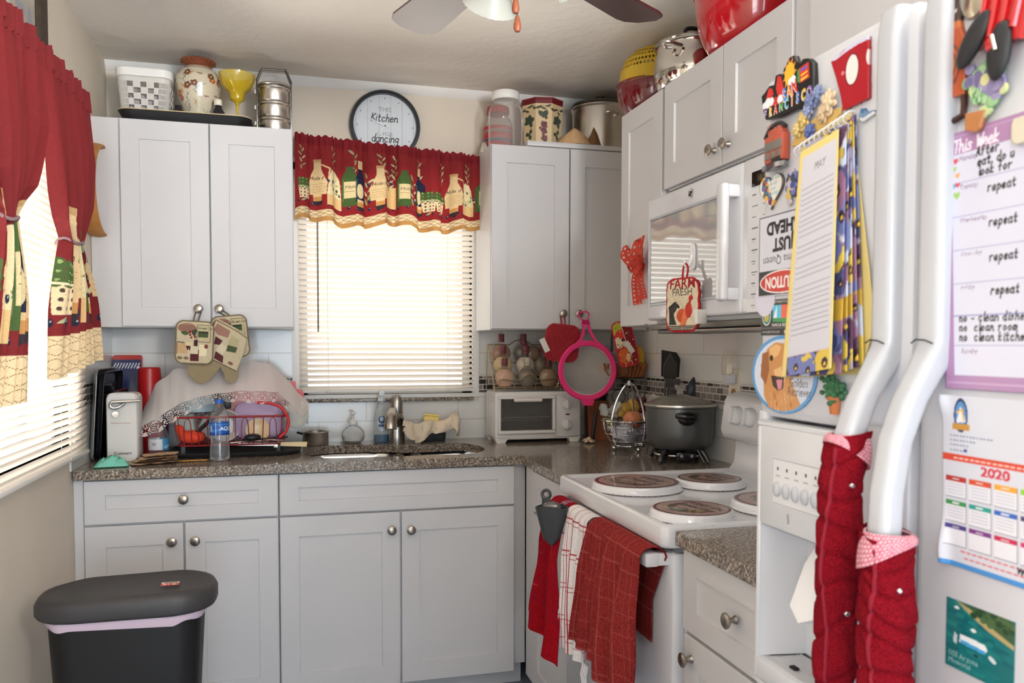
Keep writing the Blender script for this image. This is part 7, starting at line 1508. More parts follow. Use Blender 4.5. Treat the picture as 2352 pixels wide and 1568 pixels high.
# ================================================================ MAGNETS AND PAPERS ON THE REFRIGERATOR
FM = Matrix.Translation((FXX, FYY, 0)) @ Matrix.Rotation(-PI / 2, 4, 'Z')
def fl(px, py, x=FXX - .003):   # photo point on the door front, as (along door, height)
    p = at(px, py, x=x); return (-(p.y - FYY), p.z)
def magnet(label, cv, org, name='fridge_magnet', cat='magnet', thick=.003, depth=.0, mat=None, fn=None, back=None, parent=None, res=None):
    """painted slab on the door: canvas origin org = (along, height)"""
    f = fn or (lambda X, Y: (X + org[0], -thick - .0004 - depth + 0 * X, Y + org[1]))
    return sheet(cv, f, name, mat or gloss_m, parent, thick=thick, back=back, mat4=FM, label=label, cat=cat, smooth=False) if not parent else sheet(cv, f, name, mat or gloss_m, parent, thick=thick, back=back, smooth=False)
def cvs(x0, x1, z0, z1, res, bgc=(255, 255, 255)): c = Canvas(x1 - x0, z1 - z0, res, bgc); c.clear(); c.o = (x0, z0); return c
def tp(c, pts, ctr=None): return [(a - c.o[0], b - c.o[1]) for a, b in (fl(*p) for p in pts)]
# souvenir city magnet
c = cvs(.004, .14, 1.612, 1.70, 2000, (16, 16, 18))
SFO = [(1757, 222), (1766, 212), (1770, 205), (1775, 198), (1786, 196), (1790, 174), (1800, 170), (1806, 176), (1808, 160), (1815, 148), (1822, 130), (1832, 128), (1836, 140), (1848, 146), (1852, 136), (1864, 134), (1874, 144), (1876, 180), (1876, 214), (1866, 232), (1838, 252), (1800, 270), (1766, 276), (1760, 250)]
c.poly(tp(c, SFO), None)
c.poly(tp(c, [(1768, 228), (1774, 204), (1782, 204), (1788, 228), (1794, 176), (1802, 176), (1812, 214), (1806, 236), (1776, 246)]), (206, 48, 46))
for q in ([(1780, 226), (1784, 216), (1788, 228)], [(1786, 222), (1790, 204), (1796, 224)]): c.poly(tp(c, q), (16, 16, 18))
sx, sy = tp(c, [(1822, 170)])[0]
for k in range(11): a = k * 2 * PI / 11; c.poly([(sx + .0098 * math.cos(a - .25), sy + .013 * math.sin(a - .25)), (sx + .0155 * math.cos(a), sy + .021 * math.sin(a)), (sx + .0098 * math.cos(a + .25), sy + .013 * math.sin(a + .25))], (226, 140, 44))
c.ell(sx, sy, .0105, .014, (238, 184, 52))
c.poly(tp(c, [(1842, 160), (1866, 142), (1868, 178), (1846, 192)]), (206, 56, 40)); c.poly(tp(c, [(1839, 164), (1844, 158), (1846, 190), (1840, 190)]), (60, 140, 72)); c.poly(tp(c, [(1848, 160), (1862, 150), (1862, 156), (1848, 166)]), (84, 96, 190)); c.poly(tp(c, [(1848, 172), (1863, 162), (1863, 166), (1848, 177)]), (240, 190, 60)); c.poly(tp(c, [(1848, 182), (1864, 172), (1864, 176), (1848, 188)]), (240, 200, 70))
for p, r in (((1772, 238), .0075), ((1780, 234), .006), ((1764, 244), .005), ((1830, 184), .006), ((1824, 188), .005), ((1800, 228), .006)): x, y = tp(c, [p])[0]; c.ell(x, y, r, r * .9, (236, 242, 248))
def word(c, s, p0, p1, size, cols):
    a, b = tp(c, [p0, p1]); n = len(s)
    for i, ch in enumerate(s):
        t = i / max(n - 1, 1); x, y = a[0] + (b[0] - a[0]) * t, a[1] + (b[1] - a[1]) * t; sz = size * (1 if n < 5 else .9 + .2 * t); rot = math.degrees(math.atan2(b[1] - a[1], b[0] - a[0]))
        c.text(ch, x - .0005, y - .0005, sz, (236, 236, 236), rot=rot, bold=.05, align='c', sx=.66); c.text(ch, x, y, sz, cols[i % len(cols)], rot=rot, bold=.035, align='c', sx=.62)
word(c, 'SAN', (1812, 232), (1834, 214), .0235, [(64, 124, 214), (232, 150, 60), (214, 50, 50)])
word(c, 'FRANCISCO', (1767, 272), (1868, 223), .0175, [(132, 80, 170), (240, 196, 60), (214, 50, 50), (60, 150, 74), (90, 190, 214), (236, 130, 50), (70, 120, 214), (236, 196, 60), (150, 100, 186)])
magnet('chunky rainbow city souvenir magnet with sun, bridge and cable car, top left of the door', c, c.o, thick=.008, back=(16, 16, 18))
# beer pong cup magnet
c = cvs(.148, .225, 1.60, 1.69, 1800, (170, 22, 36)); CO = [(1912, 142), (1922, 128), (1950, 108), (1975, 92), (1998, 82), (1998, 160), (1998, 226), (1970, 240), (1940, 254), (1934, 220), (1924, 180)]; c.poly(tp(c, CO), None)
c.poly(tp(c, [(1910, 143), (1922, 127), (1950, 107), (1975, 91), (1999, 78), (1999, 90), (1975, 102), (1950, 118), (1924, 138)]), (206, 208, 232)); x, y = tp(c, [(1961, 160)])[0]
for r in (.0012, .004, .007): c.line([(x - .022, y + .038 - r * 2), (x + .026, y + .058 - r * 2)], .0009, (188, 44, 58))
c.ell(x, y, .0125, .0185, (126, 14, 26)); c.ell(x, y, .0105, .0165, (232, 230, 226)); c.ell(x + .03, y + .006, .006, .01, (236, 232, 232)); c.ell(x - .016, y + .001, .0028, .0024, (236, 120, 140))
magnet('red party cup magnet with oval white opening, at the top of the freezer door', c, c.o, thick=.005, back=(150, 18, 30))
# small blue shoe magnet
c = cvs(.2, .233, 1.574, 1.607, 2400, (110, 140, 176)); c.poly(tp(c, [(1976, 262), (1978, 250), (1986, 248), (1992, 258), (2008, 252), (2009, 262), (1984, 280), (1976, 276)]), None); c.line(tp(c, [(1978, 274), (1984, 276), (2008, 260)]), .004, (216, 218, 222)); c.ell(*tp(c, [(1984, 254)])[0], .004, .003, (70, 110, 150))
magnet('little blue boat-shaped magnet below the red cup magnet', c, c.o, thick=.004)
# hat with flowers
ht = thing('hat_magnet', 'straw hat magnet with blue and yellow flowers and a cream bow', 'magnet', mat4=FM)
c = cvs(.07, .178, 1.585, 1.65, 1500, (206, 172, 104)); c.poly(tp(c, [(1817, 336), (1826, 318), (1850, 290), (1890, 258), (1934, 246), (1932, 262), (1905, 294), (1870, 320), (1840, 334)]), None); magnet('', c, c.o, name='brim', thick=.004, parent=ht)
for (px, py), r, col in (((1868, 232), .0135, (112, 124, 164)), ((1884, 216), .011, (124, 138, 176)), ((1862, 254), .011, (140, 150, 184)), ((1908, 236), .016, (214, 192, 160)), ((1898, 260), .0125, (204, 178, 146)), ((1852, 276), .0125, (206, 180, 110)), ((1838, 298), .011, (210, 186, 120)), ((1866, 302), .0105, (92, 110, 168))):
    a, z = fl(px, py); b = MB()
    for k in range(13):
        an = k * 2 * PI / 7 + px; q = .62 if k < 7 else .34
        b.ell((a + r * q * math.cos(an), -.0065 - (.003 if k >= 7 else 0), z + r * q * math.sin(an)), (r * .46, .0016, r * .26), 10, 6, T(ry=-math.degrees(an)))
    b.ell((a, -.0115, z), (r * .2, .002, r * .2), 10, 6); build(b, 'flower', M('petal_%d_%d_%d' % col, col, .7, bump=(300, .4, .001)), ht, ang=70)
# cable car and pennant
pn = cvs(.0, .05, 1.54, 1.63, 1500, (190, 30, 36)); pn.poly(tp(pn, [(1760, 276), (1788, 270), (1786, 360), (1800, 378), (1762, 392)]), None)
for i in range(14):
    for j in range(26):
        x, y = .002 + i * .0032, .042 + j * .0021 * 1.2
        if y < .09 and (i + j) % 2: pn.ell(x, y, .0011, .0011, [(96, 70, 150), (226, 180, 110), (210, 210, 220)][(i + j) % 3])
        elif y < .09: pn.ell(x, y, .0013, .0013, (226, 220, 226))
magnet('red and speckled pennant magnet hidden behind the cable car magnet', pn, pn.o, thick=.0015)
cc = thing('cable_car_magnet', 'orange cable car magnet with chrome base', 'magnet', mat4=FM @ T((.048, -.001, 1.591), s=.86))
o1, o2, o3, o4 = M('car_orange', (176, 82, 62), .35), M('car_grey', (110, 106, 100), .4), M('car_black', (36, 32, 34), .3), M('car_chrome', (150, 152, 156), .15, .9)
b = MB(); b.box(-.026, .024, -.014, .0, -.02, .022, .003); b.box(-.018, .02, -.014, .0, .02, .032, .004); build(b, 'car_body', o1, cc)
b = MB(); b.box(-.022, .022, -.0155, -.012, -.002, .012, .001)
for k in range(3): b.box(-.02 + k * .015, -.01 + k * .015, -.0158, -.012, -.014, -.004, .001)
build(b, 'windows', o2, cc); b = MB(); b.tube(smooth_path([(-.028, -.01, .022), (-.01, -.012, .034), (.014, -.012, .036), (.027, -.01, .028)], 4), .0032, 8); b.box(-.004, .02, -.0165, -.01, -.024, -.014, .002); build(b, 'roof_edge', o3, cc)
b = MB(); b.prism([(-.027, -.004), (.024, -.004), (.03, -.014), (.01, -.022), (-.024, -.018)], -.03, -.023); build(b, 'base_step', o4, cc)
# heart
c = cvs(.0, .06, 1.512, 1.568, 2200, (222, 220, 216)); x, y = tp(c, [(1772, 436)])[0]
t = np.linspace(0, 2 * PI, 60); hx = x + .0275 * np.sin(t) ** 3; hy = y + .0265 * (13 * np.cos(t) - 5 * np.cos(2 * t) - 2 * np.cos(3 * t) - np.cos(4 * t)) / 16; c.poly(np.stack([hx, hy], 1), (96, 84, 76)); c.mask[:] = (np.abs(c.a - np.array([96, 84, 76])).sum(-1) < 1)
c.poly(np.stack([x + (hx - x) * .95, y + (hy - y) * .95], 1), (226, 224, 220))
for k in range(22): q = [(90, 60, 110), (226, 170, 80), (60, 120, 160), (80, 110, 80), (170, 90, 100)][k % 5]; c.ell(x - .021 + .012 * RNG.random() + (.02 * (k / 22) ** 2), y + .016 - .036 * k / 22, .0042, .004, q)
for k, s_ in enumerate(('Thank God', 'for all', 'your', 'blessings')): c.text(s_, x + .006, y + .012 - k * .0065, .0068, (96, 176, 190), align='c', shear=.2, bold=.01, rot=4)
magnet('white heart magnet with painted flowers and small blue script', c, c.o, thick=.004)
c = cvs(.06, .1, 1.51, 1.56, 1600, (70, 84, 140)); 
for k in range(26): x, y = .016 + RNG.normal(0, .006), .025 + RNG.normal(0, .011); c.ell(x, y, .0052, .0048, None); c.ell(x, y, .0052, .0048, [(64, 84, 150), (110, 120, 170), (190, 180, 190), (60, 70, 90), (210, 180, 90)][k % 5])
magnet('dark blue flower posy magnet peeking left of the notepad', c, c.o, thick=.004)
# upside-down sign
w, h = .115, .109; c = Canvas(w, h, 2000, (204, 206, 218)); c.line([(.002, .002), (w - .002, .002), (w - .002, h - .002), (.002, h - .002), (.002, .002)], .0014, (50, 52, 60))
c.rect(.002, h - .034, w - .002, h - .002, (52, 54, 58)); c.ell(w / 2, h - .018, w * .46, .0155, (236, 232, 232)); c.ell(w / 2, h - .018, w * .44, .0138, (190, 60, 54)); c.text('CAUTION', w / 2, h - .0245, .0205, (236, 232, 232), align='c', bold=.03, sx=.86)
c.text('Drama Queen', w / 2, h - .052, .0158, (40, 42, 48), align='c'); c.text('JUST', w / 2, h - .075, .023, (30, 32, 38), align='c', bold=.05); c.text('AHEAD', w / 2, h - .0975, .023, (30, 32, 38), align='c', bold=.05)
magnet('upside-down white sign magnet reading Caution Drama Queen Just Ahead', c, (0, 0), name='sign_magnet', cat='sign', thick=.002, fn=lambda X, Y: ((w - X) - .0005, -.0024 + 0 * X, 1.509 - Y))
# parks sticker and pale disc
c = Canvas(.09, .048, 1800, (54, 55, 58)); c.clear(); c.poly([(0, .0), (.09, .0), (.09, .048), (.012, .048), (0, .036)], None); c.ell(.0135, .0265, .0105, .0135, (226, 226, 220)); c.ell(.0135, .0265, .0092, .012, (56, 120, 130)); c.ell(.0135, .024, .006, .006, (180, 170, 80))
c.rect(.028, .02, .05, .04, (90, 190, 226)); c.poly([(.03, .022), (.038, .04), (.038, .022)], (240, 240, 240)); c.rect(.048, .02, .062, .04, (226, 110, 90)); c.poly([(.028, .018), (.065, .016), (.065, .022), (.028, .023)], (70, 150, 90))
c.text('PALM BEACH COUNTY', .026, .0425, .0055, (200, 200, 200), sx=.9); c.text('PARKS & RECREATION', .026, .0115, .0058, (220, 220, 220), bold=.02); c.rect(.002, .0095, .088, .01, (150, 150, 150)); c.text('www.pbcparks.com', .004, .003, .0052, (180, 180, 180)); c.rect(.055, .002, .06, .0065, (200, 200, 200))
magnet('black parks and recreation sticker magnet below the upside-down sign', c, (.0062, 1.3475), name='sticker_magnet', thick=.001)
c = Canvas(.05, .05, 1200, (206, 204, 222)); c.clear(); c.ell(.025, .025, .0245, .0245, None); magnet('pale lilac disc magnet behind the lower corner of the sign', c, (-.0105, 1.372), thick=.0012, fn=lambda X, Y: (X - .0105, -.0016 + 0 * X, Y + 1.372))
# golden retriever
c = cvs(-.013, .134, 1.243, 1.348, 1500, (86, 150, 206)); cx, cz = .0605, .0525; c.ell(cx + .0125, cz, .0735, .0515, None); c.ell(cx + .0125, cz, .067, .0465, (206, 214, 232))
G1, G2, G3 = (196, 138, 82), (224, 178, 122), (150, 92, 50)
c.poly(tp(c, [(1762, 800), (1780, 786), (1800, 788), (1815, 800), (1822, 830), (1816, 870), (1828, 905), (1838, 930), (1820, 942), (1790, 944), (1766, 936), (1754, 910), (1752, 860), (1746, 840)]), G1)
c.poly(tp(c, [(1766, 800), (1782, 790), (1794, 796), (1786, 816), (1770, 826)]), G2); c.poly(tp(c, [(1750, 812), (1764, 806), (1766, 850), (1758, 884), (1746, 864)]), G3); c.poly(tp(c, [(1776, 850), (1800, 838), (1806, 862), (1796, 888), (1784, 888)]), G2)
c.poly(tp(c, [(1770, 862), (1800, 866), (1798, 892), (1786, 898), (1774, 886)]), (58, 34, 36)); c.poly(tp(c, [(1782, 872), (1796, 872), (1794, 892), (1786, 896)]), (206, 130, 142)); c.ell(*tp(c, [(1771, 822)])[0], .0042, .004, (36, 26, 22)); c.ell(*tp(c, [(1800, 848)])[0], .0052, .004, (40, 30, 30))
for k in range(50): x, y = tp(c, [(1768 + 50 * RNG.random(), 896 + 40 * RNG.random())])[0]; c.line([(x, y), (x + .002, y - .006)], .0012, [G2, G3, (210, 156, 98)][k % 3])
x, y = tp(c, [(1810, 880)])[0]; c.text('Golden', x + .002, y - .004, .0165, (52, 54, 62), sx=.8); x, y = tp(c, [(1806, 900)])[0]; c.text('Retriever', x + .002, y - .004, .0165, (52, 54, 62), sx=.8)
magnet('round blue-rimmed Golden Retriever magnet below the notepad', c, c.o, name='dog_magnet', thick=.002)
# pansy perpetual calendar
pc = thing('pansy_calendar', 'tall yellow pansy calendar pad for May fanned open on the freezer door', 'calendar', mat4=FM)
def pansy(cv, n, seed):
    rr = random.Random(seed)
    for k in range(n):
        x, y, r = rr.uniform(0, cv.w), rr.uniform(0, cv.h), rr.uniform(.012, .02); col = rr.choice([(112, 122, 178), (70, 74, 122), (150, 110, 140), (196, 206, 232), (90, 60, 90), (214, 186, 80)])
        for a in range(5): cv.ell(x + r * .6 * math.cos(a * 1.256), y + r * .6 * math.sin(a * 1.256), r * .6, r * .6, col)
        cv.ell(x, y, r * .35, r * .4, (52, 34, 52)); cv.ell(x, y - r * .1, r * .14, r * .14, (232, 196, 70))
YB = (212, 194, 126)
def page(cvx, TL, TR, BL, BR, dTL, dTR, dBL, dBR, name, th=.0006, bow=0.):
    q = [np.array((fl(*p)[0], -d, fl(*p)[1])) for p, d in ((TL, dTL), (TR, dTR), (BL, dBL), (BR, dBR))]
    # depth away from the door moves the corner along its line of sight
    for i, (p, d) in enumerate(((TL, dTL), (TR, dTR), (BL, dBL), (BR, dBR))): a, z = fl(*p, x=FXX - d); q[i] = np.array((a, -d, z))
    def fn(X, Y):
        u = X / cvx.w; v = Y / cvx.h; P = [(q[2][i] * (1 - u) + q[3][i] * u) * (1 - v) + (q[0][i] * (1 - u) + q[1][i] * u) * v for i in range(3)]
        P[1] = P[1] - bow * np.sin(PI * v) * u; return tuple(P)
    return sheet(cvx, fn, name, paper_m, pc, thick=th, smooth=False)
cv = Canvas(.12, .29, 500, YB); page(cv, (1840, 340), (1952, 256), (1800, 868), (1988, 858), .003, .003, .004, .004, 'backing_board', .0012)
cv2 = Canvas(.05, .29, 500, YB); page(cv2, (1935, 268), (1955, 256), (1975, 860), (2010, 742), .004, .004, .006, .006, 'backing_flap', .0012)
for k in range(5):
    cv = Canvas(.1, .28, 460, (168, 166, 188)); pansy(cv, 110, k + 3); cv.rect(0, .06, .1, .085, (196, 160, 60)); pansy(cv, 16, k + 9); x = 6 * k
    page(cv, (1850, 332), (1966 - x * .9, 262 + x), (1805, 866), (1984 - 13 * k, 838 + 5 * k), .006 + .003 * k, .006 + .003 * k, .008 + .004 * k, .01 + .005 * k, 'pansy_page')
cv = Canvas(.1, .28, 900, (206, 206, 216)); cv.rect(0, 0, .1, .025, (210, 190, 196)); q3 = Canvas(.1, .025, 900, YB); pansy(q3, 14, 33); cv.a[:q3.ny, :] = q3.a[:, :cv.nx]; cv.rect(0, 0, .009, .28, (226, 206, 130)); cv.rect(.0965, 0, .1, .28, (222, 208, 140)); cv.rect(0, .27, .1, .28, (226, 206, 130))
cv.text('MAY', .042, .247, .0135, (110, 110, 120), shear=.2);
for k in range(31): y = .236 - k * .0064; cv.line([(.014, y), (.092, y)], .0009, (150, 152, 164)); cv.rect(.0115, y + .001, .0128, y + .003, (150, 150, 160))
page(cv, (1838, 350), (1926, 296), (1795, 866), (1908, 846), .022, .022, .028, .04, 'ruled_page', .0008)
b = MB()
for k in range(11):
    t = k / 10; px, py = 1828 + 112 * t, 344 - 76 * t; a, z = fl(px, py, x=FXX - .02); b.tube([(a + .004 * math.cos(q_), -.012 - .01 * math.sin(q_), z + .006 * math.cos(q_)) for q_ in np.linspace(0, 2 * PI, 12, endpoint=False)], .0009, 5, closed=True)
build(b, 'spiral_binding', M('binding_white', (226, 226, 226), .3), pc)
# topiary
tpm = thing('topiary_magnet', 'little green topiary magnet in a terracotta pot under the calendar', 'magnet', mat4=FM)
b = MB(); rr = random.Random(4); a0, z0 = fl(1920, 892)
for k in range(70): b.ell((a0 + rr.gauss(0, .0085), -.006 + rr.uniform(-.004, .002), z0 + rr.gauss(0, .007)), .0032, 6, 5)
build(b, 'foliage', M('topiary_green', (62, 112, 76), .8, var=(200, .4)), tpm); a1, z1 = fl(1917, 930); b = MB(); b.lathe([(.0, -.011), (.0065, -.011), (.0095, .006), (.011, .006), (.011, .0105), (0, .0105)], 20, T((a1, -.004, z1))); b.v = [(x, min(y, -.0005) if y > -.0005 else -.0005 + (y + .0005) * .7, z) for x, y, z in b.v]; build(b, 'pot', M('terracotta', (190, 112, 66), .6), tpm)
# ---------------------------------------------------------------- right-hand door
bo_ = thing('bottle_opener', 'bottle-shaped orange and brown opener magnet high on the refrigerator door', 'bottle opener', mat4=FM)
c = cvs(.318, .364, 1.54, 1.70, 1500, (172, 78, 40)); O1 = [(2180, -70), (2208, -82), (2210, 60), (2222, 92), (2224, 150), (2216, 262), (2160, 286), (2160, 120), (2176, 80)]; c.poly(tp(c, O1), None)
c.poly(tp(c, [(2178, -80), (2212, -90), (2212, 46), (2178, 60)]), (62, 40, 32)); c.poly(tp(c, [(2178, 60), (2212, 46), (2212, 62), (2178, 76)]), (190, 104, 48)); x, y = tp(c, [(2192, 150)])[0]
for r in (.013, .0105, .008): c.ell(x, y, r * .8, r * 1.5, (150 - int(r * 3000), 62, 34) if r != .0105 else (186, 84, 44))
c.ell(x, y, .0035, .008, (206, 130, 50)); c.ell(x, y, .0022, .005, (150, 140, 60)); x2, y2 = tp(c, [(2186, 190)])[0]; c.line([(x2, y2), (x2 + .008, y2 - .002), (x2 + .012, y2 + .008)], .0024, (120, 48, 30)); c.line([(x - .006, y + .045), (x + .004, y + .05)], .003, (200, 180, 170))
c.poly(tp(c, [(2164, 236), (2216, 218), (2216, 264), (2164, 284)]), 'cut'); magnet('', c, c.o, name='bottle_body', thick=.006, parent=bo_)
b = MB(); b.tube([(a, -.004, z) for a, z in [fl(*p) for p in [(2163, 232), (2162, 262), (2164, 282), (2190, 280), (2214, 264), (2217, 240), (2216, 218)]]], .0032, 8); build(b, 'opener_loop', M('opener_brown', (72, 44, 38), .35, .5), bo_)
a, z = fl(2232, 0); b = MB(); b.lathe([(0, .006), (.012, .006), (.0165, .003), (.0175, .0), (.012, .0), (.0, .0)], 28, FM.inverted() @ FM @ T((a + .002, -.001, z + .004), rx=90)); b.v = [(x, y, z + (z - 1.66) * .3) for x, y, z in b.v]; build(b, 'round_magnet', M('pewter', (176, 168, 152), .2, .9), label='round silvery magnet at the top edge beside the bottle opener', cat='magnet', mat4=FM)
lb = thing('flip_flop_magnet', 'shiny red magnet with two black oval soles at the top right corner', 'magnet', mat4=FM)
rm_ = M('red_gloss', (206, 24, 30), .1, trans=.2, coat=.8); bkm = M('sole_black', (34, 35, 38), .45, bump=(800, .4, .0006))
a, z = fl(2296, 40); b = MB(); b.prism([(-.024, -.022), (-.005, -.02), (.006, -.032), (.014, -.026), (.03, -.03), (.045, .03), (.0, .04), (-.006, .02)], 0, .012, FRONT @ T((a, z, 0)) if False else Matrix.Translation((a, -.0005, z)) @ FRONT); 
for k in range(4): b.tube([(a - .012 + .012 * k, -.013, z - .018), (a - .002 + .013 * k, -.013, z + .034)], .0035, 8)
b.ell((a + .006, -.014, z - .027), (.009, .007, .009), 14, 10); build(b, 'red_body', rm_, lb)
a, z = fl(2258, 95); build(MB().ell((a, -.014, z), (.0115, .006, .027), 22, 14, T(ry=38)), 'sole', bkm, lb); a, z = fl(2318, 118); build(MB().ell((a, -.014, z), (.0125, .006, .026), 22, 14, T(ry=8)), 'sole', bkm, lb)
a, z = fl(2316, 104); build(MB().cyl((a, -.0215, z + .007), (a + .004, -.0215, z - .007), .0017, n=8), 'metal_pin', sst, lb)
pt = thing('flower_pot_magnet', 'lavender plant in clay pot magnet overlapping the top of the weekly planner', 'magnet', mat4=FM)
c = cvs(.34, .42, 1.52, 1.60, 1500, (120, 160, 116)); 
for k in range(46): x, y = tp(c, [(2268 + RNG.normal(0, 16), 205 + RNG.normal(0, 20))])[0]; c.ell(x, y, .0055, .006, None); c.ell(x, y, .0055, .006, [(124, 170, 120), (150, 190, 140), (190, 206, 150)][k % 3])
for k in range(40): x, y = tp(c, [(2274 + RNG.normal(0, 19), 188 + RNG.normal(0, 12))])[0]; c.ell(x, y, .0052, .0052, None); c.ell(x, y, .0052, .0052, [(132, 124, 164), (150, 142, 180), (112, 104, 146), (206, 206, 150)][k % 4 if k % 9 == 3 else k % 3])
for k in range(30): x, y = tp(c, [(2252 + RNG.normal(0, 9), 240 + RNG.normal(0, 10))])[0]; c.line([(x, y), (x + RNG.normal(0, .003), y + .01)], .0016, [(96, 146, 100), (180, 214, 170)][k % 2])
magnet('', c, c.o, name='lavender_bloom', thick=.004, depth=.003, parent=pt); c = cvs(.362, .402, 1.525, 1.57, 1500, (178, 118, 72)); c.poly(tp(c, [(2228, 262), (2274, 252), (2262, 296), (2250, 306), (2228, 300)]), None); magnet('', c, c.o, name='clay_pot', thick=.006, depth=.003, parent=pt)
# weekly planner board
w, h = .215, .246; c = Canvas(w, h, 1250, (164, 126, 168)); c.rect(.0115, .0135, w - .008, h - .021, (206, 208, 226))
for (a_, b_) in ((.003, 0), (w - .004, 0)): c.line([(a_, .004), (a_, h - .004)], .0009, (186, 156, 196))
c.line([(.003, h - .004), (w, h - .004)], .0009, (186, 156, 196)); c.line([(.003, .006), (w, .006)], .0009, (190, 160, 196))
for f in (.20, .33, .46, .59, .715, .83): c.line([(.0115, h * (1 - f)), (w, h * (1 - f))], .0009, (150, 152, 196))
c.hand('This Week', .014, h * (1 - .078), .0066, .0019, (232, 226, 240), adv=.95)
for f, s_ in ((.115, 'Monday'), (.225, 'Tuesday'), (.355, 'Wednesday'), (.485, 'Thursday'), (.615, 'Friday'), (.86, 'Sunday')): c.text(s_, .02, h * (1 - f), .0068, (120, 90, 140), shear=.3)
for px, f, col in ((.0165, .11, (206, 70, 84)), (.0145, .14, (150, 190, 90)), (.0185, .168, (230, 160, 90)), (.0145, .205, (90, 160, 200)), (.0185, .205, (206, 60, 80)), (.0175, .245, (146, 190, 84))): c.heart(px, h * (1 - f), .0032 if px != .0175 else .004, col)
K = (38, 38, 46)
for s_, x_, f in (('After I', .041, .112), ('eat, do u', .042, .15), ('look for', .043, .188), ('repeat', .053, .255), ('repeat', .054, .385), ('repeat', .054, .515), ('repeat', .055, .64)): c.hand(s_, x_, h * (1 - f), .0046, .0017, K, adv=1.15)
for s_, f in (('no - clean dishes', .738), ('no  clean room', .775), ('no  clean kitchen', .812)): c.hand(s_, .018, h * (1 - f), .0044, .0016, K, adv=1.2)
wp = thing('weekly_planner', 'purple-bordered This Week dry-erase planner with black handwriting', 'planner', mat4=FM)
def wfn(X, Y): return (X + .3275 + .0115 * (1 - Y / h), -.0032 + 0 * X, Y + 1.292)
magnet('', c, (0, 0), name='planner_sheet', thick=.002, parent=wp, fn=wfn, back=(150, 112, 154))
cm = Canvas(.02, .024, 900, (206, 200, 180)); cm.clear(); cm.poly(rrect(.02, .024, .004, 4, .01, .012), None); magnet('cream clip magnet on the right part of the weekly planner', cm, (fl(2338, 330)[0], fl(2338, 336)[1]), thick=.005, depth=.0055)
# wall calendar
w, h = .205, .166; c = Canvas(w, h, 1350, (206, 208, 218)); f = lambda q: h * (1 - q); X0 = .004
c.ell(.0225, f(.115), .0085, .0165, (36, 50, 96)); c.ell(.0225, f(.115), .0068, .0135, (90, 140, 190)); c.poly([(.017, f(.16)), (.022, f(.06)), (.029, f(.15))], (226, 226, 230)); c.rect(.0125, f(.2), .033, f(.165), (190, 140, 60)); c.line([(.018, f(.1)), (.024, f(.08)), (.026, f(.14))], .002, (226, 180, 70))
for k, wd_ in enumerate((.052, .034, .026, .02)): 
    for q in range(int(wd_ / .004)): c.rect(.009 + q * .004, f(.235 + .028 * k) - .0008, .0118 + q * .004, f(.235 + .028 * k) + .0008, (130, 140, 170))
c.rect(.026, f(.325), .03, f(.308), (60, 80, 150)); c.rect(0, f(.385), w, f(.345), (206, 70, 50))
for q in range(26): c.rect(.014 + q * .0065, f(.37), .0188 + q * .0065, f(.36), (232, 196, 186))
c.text('2020', .046, f(.445), .0125, (196, 50, 70), bold=.04, sx=1.3)
mc = [(176, 50, 44), (206, 80, 44), (226, 160, 60), (140, 196, 60), (150, 190, 70), (60, 140, 80), (40, 150, 140), (50, 100, 180), (80, 70, 110), (100, 60, 130), (70, 60, 130), (120, 50, 130), (190, 40, 80), (196, 50, 110), (150, 50, 90)]
for r in range(3):
    for q in range(7):
        x, y1 = X0 + q * .0285, f(.475 + r * .14); c.rect(x, y1 - .0208, x + .0256, y1, (110, 112, 124)); c.rect(x, y1 - .02, x + .0248, y1, (222, 222, 230)); c.rect(x, y1 - .0048, x + .0248, y1, mc[(r * 5 + q) % 15]); c.rect(x + .008, y1 - .003, x + .0165, y1 - .002, (230, 230, 234))
        for k in range(4): c.line([(x + .002, y1 - .0075 - k * .003), (x + .022, y1 - .0075 - k * .003)], .0005, (176, 178, 190))
for k in range(2):
    for q in range(14): c.rect(.022 + q * .007 + .004 * k, f(.905 + .035 * k) - .0008, .0275 + q * .007 + .004 * k, f(.905 + .035 * k) + .0008, (206, 90, 100))
c.rect(0, 0, w, .0045, (70, 140, 206)); c.text('what', .085, f(.93), .012, (40, 42, 50), shear=.2, bold=.03)
cl_ = thing('wall_calendar', '2020 year calendar sheet with coloured month headers on the refrigerator door', 'calendar', mat4=FM)
def cfn(X, Y):
    v = Y / h; u = X / w; curl = np.exp(-((u) / .035) ** 2); return (X + .334 + .005 * (1 - v), -.0016 - .006 * curl * np.exp(-((v - .06) / .16) ** 2) - .005 * curl * np.exp(-((v - .97) / .08) ** 2), Y + 1.1195 - .006 * curl * np.exp(-((v - .04) / .1) ** 2) * 0)
magnet('', c, (0, 0), name='calendar_sheet', thick=.0006, parent=cl_, fn=cfn, mat=paper_m)
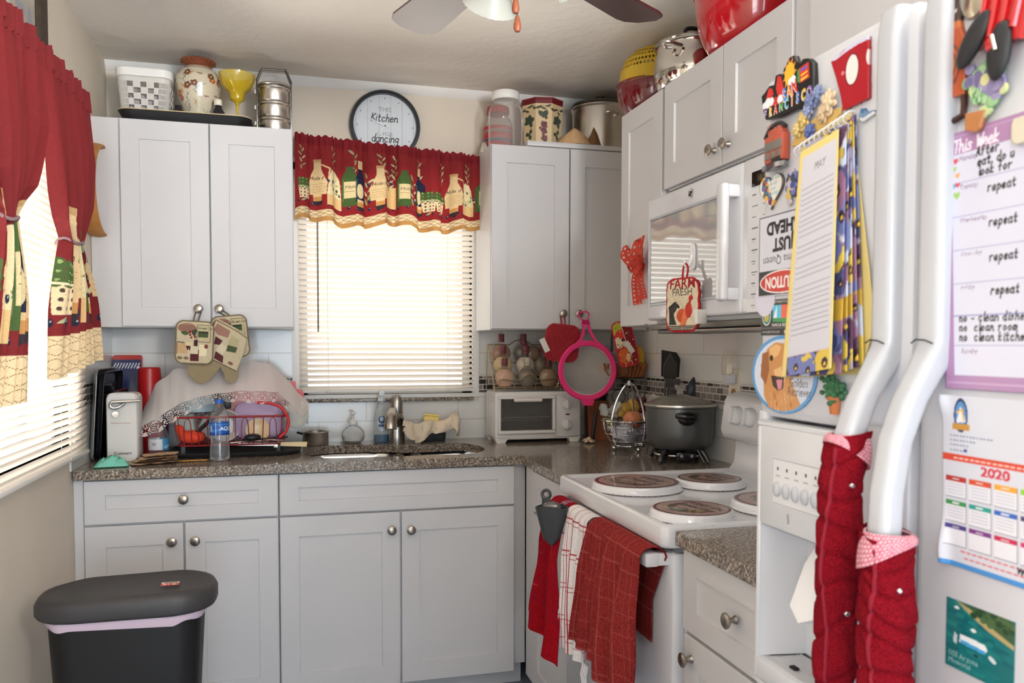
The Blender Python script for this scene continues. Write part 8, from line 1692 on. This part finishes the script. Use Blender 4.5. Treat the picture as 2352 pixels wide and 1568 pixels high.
# postcard
w, h = .079, .067; c = Canvas(w, h, 1400, (22, 108, 112))
for k in range(60): c.ell(RNG.uniform(0, w), RNG.uniform(0, h), RNG.uniform(.004, .012), .0025, [(24, 114, 118), (18, 98, 104), (30, 122, 122)][k % 3])
c.poly([(.012, h), (w, h), (w, h - .022), (.055, h - .014), (.03, h - .004)], (60, 92, 66)); c.poly([(.012, h), (.03, h - .004), (.055, h - .014), (w, h - .022), (w, h - .026), (.05, h - .018), (.026, h - .008)], (176, 160, 110))
for k in range(26): x = RNG.uniform(.03, w); c.ell(x, h - RNG.uniform(0, .012), .004, .003, [(44, 76, 50), (74, 104, 70)][k % 2])
c.poly([(.017, .028), (.047, .026), (.05, .031), (.047, .035), (.018, .036)], (232, 238, 242)); c.poly([(.018, .027), (.047, .0255), (.048, .029), (.018, .031)], (70, 160, 214)); c.poly([(.0095, .026), (.0135, .024), (.0145, .033), (.0105, .036)], (190, 206, 214)); c.ell(.0335, .044, .0034, .0016, (230, 234, 236)); c.ell(.0555, .024, .0045, .0022, (214, 222, 224), rot=-25); c.ell(.013, .06, .003, .0014, (220, 228, 230)); c.ell(.037, .021, .003, .0014, (40, 52, 50))
c.text('USS Arizona', .004, .0115, .007, (150, 190, 190)); c.text('Memorial', .004, .0045, .007, (150, 190, 190))
magnet('teal aerial postcard magnet of a white memorial in a bay, below the calendar', c, (.3445, 1.0195), name='postcard_magnet', cat='postcard', thick=.0008)

b = MB(); b.box(1.44, 1.9, -3.4, -2.87, 1.6865, 1.715, .004); build(b, 'wooden_tray', M('tray_walnut', (84, 58, 44), .5, var=(30, .2)), label='dark brown wooden tray lying on top of the refrigerator', cat='tray')
# ---------------------------------------------------------------- repeats share a group
for key, grp in (('spice_bottle', 'spice bottles on the wire rack'), ('burner_cover', 'burner covers on the range'), ('towel', 'towels on the oven handle'), ('curtain_rod', 'curtain rods on the left wall'), ('curtain', 'curtain panels on the left wall'),
                 ('base_cabinet', 'base cabinets'), ('wall_cabinet', 'wall cabinets'), ('fridge_magnet', 'magnets on the refrigerator door'), ('mixing_bowl', 'mixing bowls on the microwave cabinet'), ('water_bottle', 'water bottles on the worktop'),
                 ('potholder', 'potholders hung up'), ('handle_cover', 'towelling handle covers'), ('food_container', 'food boxes in the dish rack'), ('plastic_bag', 'bags in the fruit basket'), ('slotted_turner', 'turners in the crock'), ('window_blind', 'slatted blinds'), ('worktop', 'worktops'), ('seashell', 'shells by the stock pot')):
    for o in bpy.data.objects:
        if o.parent is None and o.name.split('.')[0] == key and 'label' in o: o['group'] = grp
